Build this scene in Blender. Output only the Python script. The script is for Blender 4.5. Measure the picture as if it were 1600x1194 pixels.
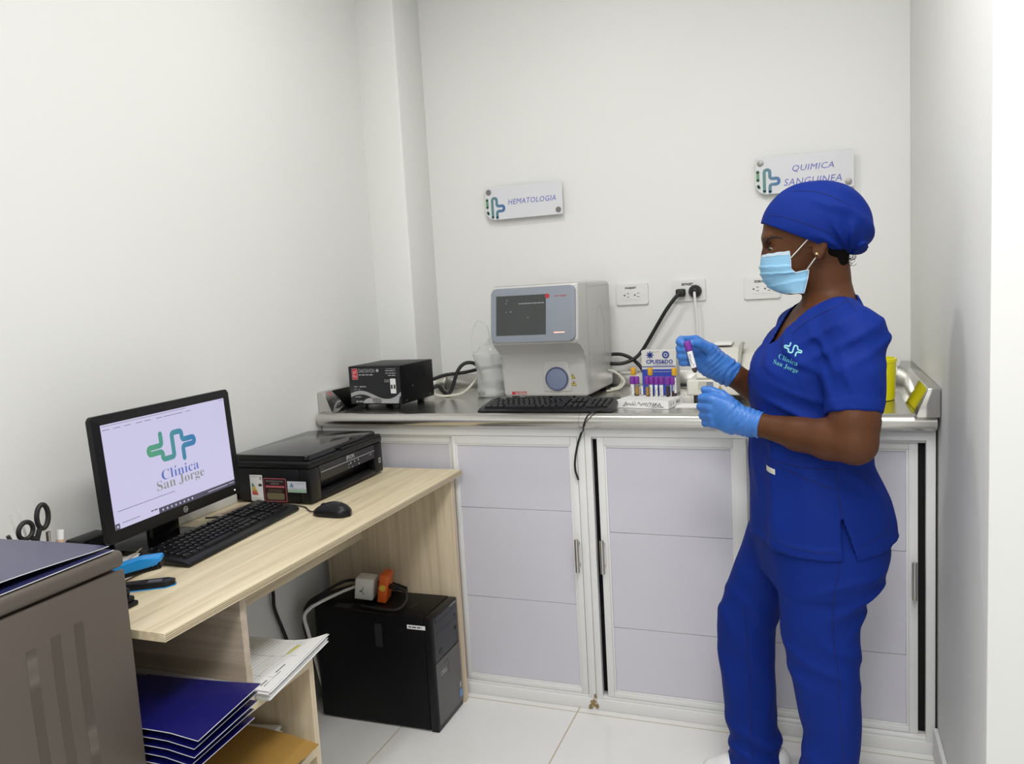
import bpy, bmesh, math, random
import numpy as np
from mathutils import Vector, Matrix, Euler
from mathutils.bvhtree import BVHTree

for _o in list(bpy.data.objects):
    bpy.data.objects.remove(_o)
SC = bpy.context.scene
COL = SC.collection
random.seed(7)

# ---------------------------------------------------------------- camera
cam_data = bpy.data.cameras.new('camera')
cam_data.sensor_fit = 'HORIZONTAL'
cam_data.sensor_width = 36.0
cam_data.lens = 1255.71 * 36.0 / 1600.0
cam_data.clip_start = 0.02
cam = bpy.data.objects.new('camera', cam_data)
COL.objects.link(cam)
_yaw, _pit, _rol = math.radians(-21.002), math.radians(6.435), math.radians(-3.280)
_fw = Vector((math.sin(_yaw) * math.cos(_pit), math.cos(_yaw) * math.cos(_pit), -math.sin(_pit)))
_rt = Vector((math.cos(_yaw), -math.sin(_yaw), 0))
_up = _rt.cross(_fw)
_r2 = _rt * math.cos(_rol) + _up * math.sin(_rol)
_u2 = -_rt * math.sin(_rol) + _up * math.cos(_rol)
cam.matrix_world = Matrix(((_r2.x, _u2.x, -_fw.x, 0), (_r2.y, _u2.y, -_fw.y, 0), (_r2.z, _u2.z, -_fw.z, 1.30), (0, 0, 0, 1)))
SC.camera = cam

# ---------------------------------------------------------------- light and exposure
SC.view_settings.view_transform = 'Standard'
SC.view_settings.look = 'None'
SC.view_settings.exposure = 0.09
SC.view_settings.gamma = 1.0
SC.view_settings.use_curve_mapping = False
wd = bpy.data.worlds.new('world')
SC.world = wd
wd.use_nodes = True
wd.node_tree.nodes['Background'].inputs[0].default_value = (0.9, 0.93, 1.0, 1)
wd.node_tree.nodes['Background'].inputs[1].default_value = 0.5


def lamp(name, loc, size, watts, color):
    d = bpy.data.lights.new(name, 'AREA')
    d.shape = 'DISK'
    d.size = size
    d.energy = watts
    d.color = color
    o = bpy.data.objects.new(name, d)
    o.location = loc
    COL.objects.link(o)
    return o


lamp('ceiling_downlight', (-0.78, 1.85, 2.62), 0.11, 6.5, (1.0, 0.985, 0.955))
lamp('unseen_ceiling_light', (0.08, 1.10, 2.62), 0.60, 17.0, (1.0, 0.985, 0.96))  # added fill light that evens out the wall brightness
lamp('unseen_ceiling_light', (0.05, 0.10, 2.62), 0.60, 19.0, (1.0, 0.985, 0.965))
lamp('unseen_ceiling_light', (-0.20, -1.20, 2.62), 0.60, 28.0, (0.98, 0.985, 1.0))  # unseen fill behind the camera, strength set to even the walls

# ---------------------------------------------------------------- materials
MATS = {}


def mat(name, col, rough=0.5, metal=0.0, noise=0.0, nscale=20.0, bump=0.0, bscale=200.0, spec=0.5, emit=None, estr=0.0,
        alpha=1.0, trans=0.0, ior=1.45, coat=0.0, stretch=(1, 1, 1), rnoise=0.0, sheen=0.0):
    """principled material with optional procedural colour variation, roughness variation and bump"""
    if name in MATS:
        return MATS[name]
    m = bpy.data.materials.new(name)
    m.use_nodes = True
    nt = m.node_tree
    b = nt.nodes['Principled BSDF']
    c = (col[0], col[1], col[2], 1)
    b.inputs['Base Color'].default_value = c
    b.inputs['Roughness'].default_value = rough
    b.inputs['Metallic'].default_value = metal
    b.inputs['Specular IOR Level'].default_value = spec
    b.inputs['IOR'].default_value = ior
    b.inputs['Alpha'].default_value = alpha
    b.inputs['Transmission Weight'].default_value = trans
    b.inputs['Coat Weight'].default_value = coat
    b.inputs['Sheen Weight'].default_value = sheen
    if emit:
        b.inputs['Emission Color'].default_value = (*emit, 1)
        b.inputs['Emission Strength'].default_value = estr
    tc = nt.nodes.new('ShaderNodeTexCoord')
    mp = nt.nodes.new('ShaderNodeMapping')
    mp.inputs['Scale'].default_value = stretch
    nt.links.new(tc.outputs['Object'], mp.inputs['Vector'])
    if noise > 0:
        n = nt.nodes.new('ShaderNodeTexNoise')
        n.inputs['Scale'].default_value = nscale
        n.inputs['Detail'].default_value = 4
        nt.links.new(mp.outputs[0], n.inputs['Vector'])
        r = nt.nodes.new('ShaderNodeMix')
        r.data_type = 'RGBA'
        r.inputs[6].default_value = (*[max(0, x * (1 - noise)) for x in col], 1)
        r.inputs[7].default_value = (*[min(1, x * (1 + noise)) for x in col], 1)
        nt.links.new(n.outputs['Fac'], r.inputs[0])
        nt.links.new(r.outputs[2], b.inputs['Base Color'])
        if rnoise > 0:
            mr = nt.nodes.new('ShaderNodeMapRange')
            mr.inputs['To Min'].default_value = max(0, rough - rnoise)
            mr.inputs['To Max'].default_value = min(1, rough + rnoise)
            nt.links.new(n.outputs['Fac'], mr.inputs['Value'])
            nt.links.new(mr.outputs[0], b.inputs['Roughness'])
    if bump > 0:
        n2 = nt.nodes.new('ShaderNodeTexNoise')
        n2.inputs['Scale'].default_value = bscale
        n2.inputs['Detail'].default_value = 3
        nt.links.new(mp.outputs[0], n2.inputs['Vector'])
        bp = nt.nodes.new('ShaderNodeBump')
        bp.inputs['Strength'].default_value = bump
        bp.inputs['Distance'].default_value = 0.002
        nt.links.new(n2.outputs['Fac'], bp.inputs['Height'])
        nt.links.new(bp.outputs[0], b.inputs['Normal'])
    MATS[name] = m
    return m


def wood_mat(name, c1, c2, axis):
    """pale laminate with long grain along the given axis"""
    m = bpy.data.materials.new(name)
    m.use_nodes = True
    nt = m.node_tree
    b = nt.nodes['Principled BSDF']
    b.inputs['Roughness'].default_value = 0.42
    tc = nt.nodes.new('ShaderNodeTexCoord')
    mp = nt.nodes.new('ShaderNodeMapping')
    s = [26, 26, 26]
    s[axis] = 0.9
    mp.inputs['Scale'].default_value = s
    nt.links.new(tc.outputs['Object'], mp.inputs['Vector'])
    n = nt.nodes.new('ShaderNodeTexNoise')
    n.inputs['Scale'].default_value = 1.6
    n.inputs['Detail'].default_value = 8
    n.inputs['Roughness'].default_value = 0.62
    n.inputs['Distortion'].default_value = 0.7
    nt.links.new(mp.outputs[0], n.inputs['Vector'])
    cr = nt.nodes.new('ShaderNodeValToRGB')
    cr.color_ramp.elements[0].position = 0.34
    cr.color_ramp.elements[0].color = (*c1, 1)
    cr.color_ramp.elements[1].position = 0.64
    cr.color_ramp.elements[1].color = (*c2, 1)
    nt.links.new(n.outputs['Fac'], cr.inputs[0])
    nt.links.new(cr.outputs[0], b.inputs['Base Color'])
    bp = nt.nodes.new('ShaderNodeBump')
    bp.inputs['Strength'].default_value = 0.05
    bp.inputs['Distance'].default_value = 0.001
    nt.links.new(n.outputs['Fac'], bp.inputs['Height'])
    nt.links.new(bp.outputs[0], b.inputs['Normal'])
    MATS[name] = m
    return m


def gradient_mat(name, ca, cb, x0, x1, emit=0.0, rough=0.4):
    """colour of a printed mark running from ca to cb along its own local X"""
    m = bpy.data.materials.new(name)
    m.use_nodes = True
    nt = m.node_tree
    b = nt.nodes['Principled BSDF']
    b.inputs['Roughness'].default_value = rough
    tc = nt.nodes.new('ShaderNodeTexCoord')
    sx = nt.nodes.new('ShaderNodeSeparateXYZ')
    nt.links.new(tc.outputs['Object'], sx.inputs[0])
    mr = nt.nodes.new('ShaderNodeMapRange')
    mr.inputs['From Min'].default_value = x0
    mr.inputs['From Max'].default_value = x1
    nt.links.new(sx.outputs[0], mr.inputs['Value'])
    mx = nt.nodes.new('ShaderNodeMix')
    mx.data_type = 'RGBA'
    mx.inputs[6].default_value = (*ca, 1)
    mx.inputs[7].default_value = (*cb, 1)
    nt.links.new(mr.outputs[0], mx.inputs[0])
    if emit:
        b.inputs['Base Color'].default_value = (0.01, 0.01, 0.01, 1)
        nt.links.new(mx.outputs[2], b.inputs['Emission Color'])
        b.inputs['Emission Strength'].default_value = emit
    else:
        nt.links.new(mx.outputs[2], b.inputs['Base Color'])
    MATS[name] = m
    return m


# ---------------------------------------------------------------- mesh helpers
def T(loc=(0, 0, 0), rz=0.0, rx=0.0, ry=0.0):
    return Matrix.Translation(Vector(loc)) @ Euler((rx, ry, rz), 'XYZ').to_matrix().to_4x4()


def nb():
    return bmesh.new()


def box(bm, x0, x1, y0, y1, z0, z1, mi=0, bev=0.0, seg=2, m=None):
    vs = [bm.verts.new(p) for p in ((x0, y0, z0), (x1, y0, z0), (x1, y1, z0), (x0, y1, z0), (x0, y0, z1), (x1, y0, z1), (x1, y1, z1), (x0, y1, z1))]
    fs = [bm.faces.new([vs[i] for i in q]) for q in ((3, 2, 1, 0), (4, 5, 6, 7), (0, 1, 5, 4), (1, 2, 6, 5), (2, 3, 7, 6), (3, 0, 4, 7))]
    for f in fs:
        f.material_index = mi
    allv = set(vs)
    if bev > 0:
        es = list({e for f in fs for e in f.edges})
        r = bmesh.ops.bevel(bm, geom=es, offset=bev, segments=seg, profile=0.5, affect='EDGES')
        allv = {v for v in allv if v.is_valid} | {v for f in r['faces'] for v in f.verts}
        for f in r['faces']:
            f.material_index = mi
        allv |= {v for v in r['verts']}
    if m is not None:
        for v in allv:
            v.co = m @ v.co
    return bm


def prism(bm, poly, d0, d1, m=None, mi=0, bev=0.0, seg=2):
    """polygon in local XY extruded along local Z from d0 to d1"""
    lo = [bm.verts.new((p[0], p[1], d0)) for p in poly]
    hi = [bm.verts.new((p[0], p[1], d1)) for p in poly]
    n = len(poly)
    fs = [bm.faces.new(lo[::-1]), bm.faces.new(hi)]
    for i in range(n):
        fs.append(bm.faces.new((lo[i], lo[(i + 1) % n], hi[(i + 1) % n], hi[i])))
    for f in fs:
        f.material_index = mi
    allv = set(lo + hi)
    if bev > 0:
        es = list({e for f in fs for e in f.edges})
        r = bmesh.ops.bevel(bm, geom=es, offset=bev, segments=seg, profile=0.5, affect='EDGES')
        for f in r['faces']:
            f.material_index = mi
        allv = {v for v in allv if v.is_valid} | set(r['verts']) | {v for f in r['faces'] for v in f.verts}
    if m is not None:
        for v in allv:
            v.co = m @ v.co
    return bm


def rrect(w, h, r, seg=5, cx=0.0, cy=0.0):
    pts = []
    for (sx, sy, a0) in ((1, -1, -90), (1, 1, 0), (-1, 1, 90), (-1, -1, 180)):
        ox, oy = cx + sx * (w / 2 - r), cy + sy * (h / 2 - r)
        for k in range(seg + 1):
            a = math.radians(a0 + 90 * k / seg)
            pts.append((ox + r * math.cos(a), oy + r * math.sin(a)))
    return pts


def lathe(bm, prof, seg=24, m=None, mi=0, cap=True, smooth=True):
    """profile [(radius, z)] turned about local Z"""
    rings = []
    for r, z in prof:
        if r < 1e-6:
            rings.append([bm.verts.new((0, 0, z))])
        else:
            rings.append([bm.verts.new((r * math.cos(2 * math.pi * k / seg), r * math.sin(2 * math.pi * k / seg), z)) for k in range(seg)])
    fs = []
    for a, b in zip(rings, rings[1:]):
        for k in range(seg):
            k2 = (k + 1) % seg
            if len(a) == 1 and len(b) == 1:
                continue
            if len(a) == 1:
                fs.append(bm.faces.new((a[0], b[k2], b[k])))
            elif len(b) == 1:
                fs.append(bm.faces.new((a[k], a[k2], b[0])))
            else:
                fs.append(bm.faces.new((a[k], a[k2], b[k2], b[k])))
    if cap:
        if len(rings[0]) > 1:
            fs.append(bm.faces.new(rings[0][::-1]))
        if len(rings[-1]) > 1:
            fs.append(bm.faces.new(rings[-1]))
    for f in fs:
        f.material_index = mi
    if m is not None:
        for ring in rings:
            for v in ring:
                v.co = m @ v.co
    return bm


def cyl(bm, p0, p1, r, seg=16, mi=0, r1=None):
    p0, p1 = Vector(p0), Vector(p1)
    d = p1 - p0
    q = Vector((0, 0, 1)).rotation_difference(d.normalized()).to_matrix().to_4x4()
    lathe(bm, [(r, 0), (r1 if r1 is not None else r, d.length)], seg, Matrix.Translation(p0) @ q, mi)
    return bm


def spline(pts, n=8):
    """Catmull-Rom through the points"""
    P = [Vector(p) for p in pts]
    P = [P[0] * 2 - P[1]] + P + [P[-1] * 2 - P[-2]]
    out = []
    for i in range(1, len(P) - 2):
        for k in range(n):
            t = k / n
            a, b, c, d = P[i - 1], P[i], P[i + 1], P[i + 2]
            out.append(0.5 * ((2 * b) + (c - a) * t + (2 * a - 5 * b + 4 * c - d) * t * t + (3 * b - a - 3 * c + d) * t ** 3))
    out.append(P[-2])
    return out


def tube(bm, pts, r, seg=8, mi=0, n=8, smooth=True, sx=1.0):
    P = spline(pts, n) if smooth else [Vector(p) for p in pts]
    rings = []
    t0 = (P[1] - P[0]).normalized()
    nrm = t0.orthogonal().normalized()
    for i, p in enumerate(P):
        t = (P[min(i + 1, len(P) - 1)] - P[max(i - 1, 0)]).normalized()
        nrm = (nrm - t * nrm.dot(t))
        nrm = nrm.normalized() if nrm.length > 1e-6 else t.orthogonal().normalized()
        bi = t.cross(nrm)
        rr = r(i / (len(P) - 1)) if callable(r) else r
        rings.append([bm.verts.new(p + (nrm * math.cos(2 * math.pi * k / seg) * sx + bi * math.sin(2 * math.pi * k / seg)) * rr) for k in range(seg)])
    fs = []
    for a, b in zip(rings, rings[1:]):
        for k in range(seg):
            fs.append(bm.faces.new((a[k], a[(k + 1) % seg], b[(k + 1) % seg], b[k])))
    fs.append(bm.faces.new(rings[0][::-1]))
    fs.append(bm.faces.new(rings[-1]))
    for f in fs:
        f.material_index = mi
    return bm


def round_path(pts, rad, n=6):
    """2D polyline with rounded corners"""
    out = [Vector((*pts[0], 0))]
    for i in range(1, len(pts) - 1):
        a, b, c = Vector((*pts[i - 1], 0)), Vector((*pts[i], 0)), Vector((*pts[i + 1], 0))
        u, v = (a - b), (c - b)
        r = min(rad, u.length * 0.499, v.length * 0.499)
        p, q = b + u.normalized() * r, b + v.normalized() * r
        for k in range(n + 1):
            t = k / n
            out.append(p * (1 - t) ** 2 + b * 2 * t * (1 - t) + q * t * t)
    out.append(Vector((*pts[-1], 0)))
    return out


def ribbon(bm, path, w, th, m=None, mi=0, caps=True):
    """flat band of width w and thickness th following a 2D path, round ends"""
    P = [Vector((p[0], p[1], 0)) for p in path]
    L, R = [], []
    N = len(P)
    for i, p in enumerate(P):
        t = (P[min(i + 1, N - 1)] - P[max(i - 1, 0)])
        t = t.normalized() if t.length > 1e-9 else Vector((1, 0, 0))
        nn = Vector((-t.y, t.x, 0)) * (w / 2)
        L.append(p + nn)
        R.append(p - nn)
    mm = m or Matrix.Identity(4)
    tv = []
    for z in (0, th):
        tv.append(([bm.verts.new(mm @ (v + Vector((0, 0, z)))) for v in L], [bm.verts.new(mm @ (v + Vector((0, 0, z)))) for v in R]))
    (l0, r0), (l1, r1) = tv
    fs = []
    for i in range(N - 1):
        fs.append(bm.faces.new((r1[i], r1[i + 1], l1[i + 1], l1[i])))
        fs.append(bm.faces.new((l1[i], l1[i + 1], l0[i + 1], l0[i])))
        fs.append(bm.faces.new((r0[i], r0[i + 1], r1[i + 1], r1[i])))
    for f in fs:
        f.material_index = mi
    if caps:
        for p in (P[0], P[-1]):
            lathe(bm, [(w / 2, 0), (w / 2, th)], 14, mm @ Matrix.Translation(p), mi)
    return bm


def quad(bm, w, h, th, m, mi=0):
    return box(bm, -w / 2, w / 2, -h / 2, h / 2, 0, th, mi, m=m)


def obj(name, bm, mats, parent=None, ang=38.0, recalc=True):
    if recalc:
        bmesh.ops.recalc_face_normals(bm, faces=bm.faces)
    me = bpy.data.meshes.new(name)
    bm.to_mesh(me)
    bm.free()
    for k in (mats if isinstance(mats, (list, tuple)) else [mats]):
        me.materials.append(k)
    me.shade_smooth()
    if ang < 179:
        me.set_sharp_from_angle(angle=math.radians(ang))
    o = bpy.data.objects.new(name, me)
    COL.objects.link(o)
    if parent:
        o.parent = parent
    return o


def tag(o, label, cat, group=None):
    o['label'] = label
    o['category'] = cat
    if group:
        o['group'] = group
    return o


def thing(name, label, cat, loc=(0, 0, 0), rz=0.0, group=None, rx=0.0):
    o = bpy.data.objects.new(name, None)
    COL.objects.link(o)
    o.empty_display_size = 0.05
    o.location = loc
    o.rotation_euler = (rx, 0, rz)
    return tag(o, label, cat, group)


def struct(name, bm, mats, ang=38.0):
    o = obj(name, bm, mats, None, ang)
    o['kind'] = 'structure'
    return o


def copy_tree(o, parent=None):
    c = o.copy()
    COL.objects.link(c)
    if parent:
        c.parent = parent
        c.matrix_parent_inverse = o.matrix_parent_inverse.copy()
    for ch in list(o.children):
        copy_tree(ch, c)
    return c


def text_mesh(bm, s, size, m, shear=0.0, th=0.0004, ax='CENTER', mi=0, sx=1.0, spacing=1.0, bold=0.0, width=None, height=None):
    """lettering set flat in local XY, facing local +Z"""
    cu = bpy.data.curves.new('lettering', 'FONT')
    cu.body = s
    cu.size = size
    cu.shear = shear
    cu.align_x = ax
    cu.align_y = 'CENTER'
    cu.resolution_u = 2
    cu.space_character = spacing
    cu.offset = bold
    tmp = bpy.data.objects.new('lettering', cu)
    me = bpy.data.meshes.new_from_object(tmp)
    bpy.data.objects.remove(tmp)
    xs_, ys_ = [v.co.x for v in me.vertices], [v.co.y for v in me.vertices]
    ox = oy = 0.0
    sy = 1.0
    if width:
        sx = width / (max(xs_) - min(xs_))
        ox = (max(xs_) + min(xs_)) / 2
    if height:
        sy = height / (max(ys_) - min(ys_))
        oy = (max(ys_) + min(ys_)) / 2
    vs = [bm.verts.new(m @ Vector(((v.co.x - ox) * sx, (v.co.y - oy) * sy, th))) for v in me.vertices]
    for p in me.polygons:
        try:
            f = bm.faces.new([vs[i] for i in p.vertices])
            f.material_index = mi
        except ValueError:
            pass
    bpy.data.meshes.remove(me)
    return bm


def glyph_mesh(bm, key, size, m, mi=0, th=0.0004, sx=1.0):
    """serif lettering from the outline table"""
    xs, ys, tris = GLYPH[key]
    w = max(xs) / 1000.0
    vs = [bm.verts.new(m @ Vector(((x / 1000.0 - w / 2) * size * sx, y / 1000.0 * size, th))) for x, y in zip(xs, ys)]
    for i in range(0, len(tris), 3):
        try:
            f = bm.faces.new((vs[tris[i]], vs[tris[i + 1]], vs[tris[i + 2]]))
            f.material_index = mi
        except ValueError:
            pass
    return bm


# face matrices: text lying on a vertical face.  FRONT faces -Y, EAST faces +X
FRONT = Matrix(((1, 0, 0, 0), (0, 0, -1, 0), (0, 1, 0, 0), (0, 0, 0, 1)))
EAST = Matrix(((0, 0, 1, 0), (1, 0, 0, 0), (0, 1, 0, 0), (0, 0, 0, 1)))


def logo_paths():
    a = [(-70, 85), (-70, 22), (-150, 22), (-150, -14), (-70, -14), (-70, -60), (0, -60), (0, 75), (62, 75), (62, 22), (140, 22), (140, -14), (62, -14), (62, -85)]
    return a


def fine_text(bm, x0, x1, y, h, m, mi=0, seed=1, th=0.0003):
    """a line of print too small to read: a row of short word-like dashes"""
    r = random.Random(seed)
    x = x0
    while x < x1:
        w = min(r.uniform(1.0, 3.2) * h, x1 - x)
        quad(bm, w, h * 0.6, th, m @ T((x + w / 2, y, 0)), mi)
        x += w + h * 0.5
    return bm


# shared materials
m_wall = mat('white_wall_paint', (0.80, 0.803, 0.785), 0.5, noise=0.015, nscale=3, bump=0.06, bscale=60)
m_wall_r = m_wall
m_ceil = mat('ceiling_paint', (0.85, 0.85, 0.84), 0.8, noise=0.01)
m_steel = mat('brushed_steel', (0.58, 0.57, 0.54), 0.24, 1.0, noise=0.03, nscale=4)
m_chrome = mat('satin_chrome', (0.55, 0.53, 0.50), 0.3, 1.0, noise=0.03)
m_alu = mat('white_aluminium', (0.78, 0.78, 0.77), 0.38, noise=0.02, nscale=9)
m_panel = mat('lavender_white_panel', (0.63, 0.62, 0.685), 0.42, noise=0.012, nscale=5)
m_black = mat('black_plastic', (0.0045, 0.0045, 0.006), 0.36, spec=0.38, noise=0.15, nscale=40, bump=0.05, bscale=500)
m_blackgloss = mat('glossy_black_plastic', (0.008, 0.008, 0.010), 0.09, noise=0.1)
m_blackmetal = mat('black_painted_steel', (0.0025, 0.0026, 0.0035), 0.4, spec=0.22, noise=0.12, nscale=50, bump=0.12, bscale=600)
m_darkgrey = mat('dark_grey_plastic', (0.035, 0.035, 0.038), 0.45, noise=0.1)
m_gap = mat('dark_gap', (0.006, 0.006, 0.007), 0.7, noise=0.1)
m_white = mat('white_plastic', (0.78, 0.78, 0.76), 0.3, noise=0.012)
m_whiteprint = mat('white_print', (0.75, 0.75, 0.75), 0.5, noise=0.02)
m_greyprint = mat('grey_print', (0.36, 0.36, 0.37), 0.5, noise=0.03)
m_paper = mat('white_paper', (0.80, 0.80, 0.80), 0.7, noise=0.015)
m_ink = mat('black_ink', (0.02, 0.02, 0.03), 0.6, noise=0.1)
m_rubber = mat('black_rubber', (0.012, 0.012, 0.012), 0.5, noise=0.1)
m_blueink = mat('violet_blue_lettering', (0.13, 0.15, 0.50), 0.4, noise=0.02)
m_red = mat('red_print', (0.52, 0.03, 0.05), 0.45, noise=0.04)
m_yellowlabel = mat('yellow_warning_label', (0.70, 0.52, 0.06), 0.5, noise=0.03)
m_beige = mat('cream_plastic', (0.66, 0.645, 0.58), 0.42, noise=0.015)
m_greybtn = mat('blue_grey_plastic', (0.20, 0.23, 0.29), 0.35, noise=0.03)
W_C1, W_C2 = (0.54, 0.445, 0.285), (0.74, 0.65, 0.455)
m_woodY = wood_mat('pale_oak_laminate_lengthwise', W_C1, W_C2, 1)
m_woodZ = wood_mat('pale_oak_laminate_upright', (0.56, 0.455, 0.315), (0.74, 0.63, 0.46), 2)
m_woodX = wood_mat('darkened_oak_laminate_crosswise', (0.38, 0.31, 0.23), (0.55, 0.46, 0.36), 0)  # same laminate, darker: the divider's shade is put into its colour

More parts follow.
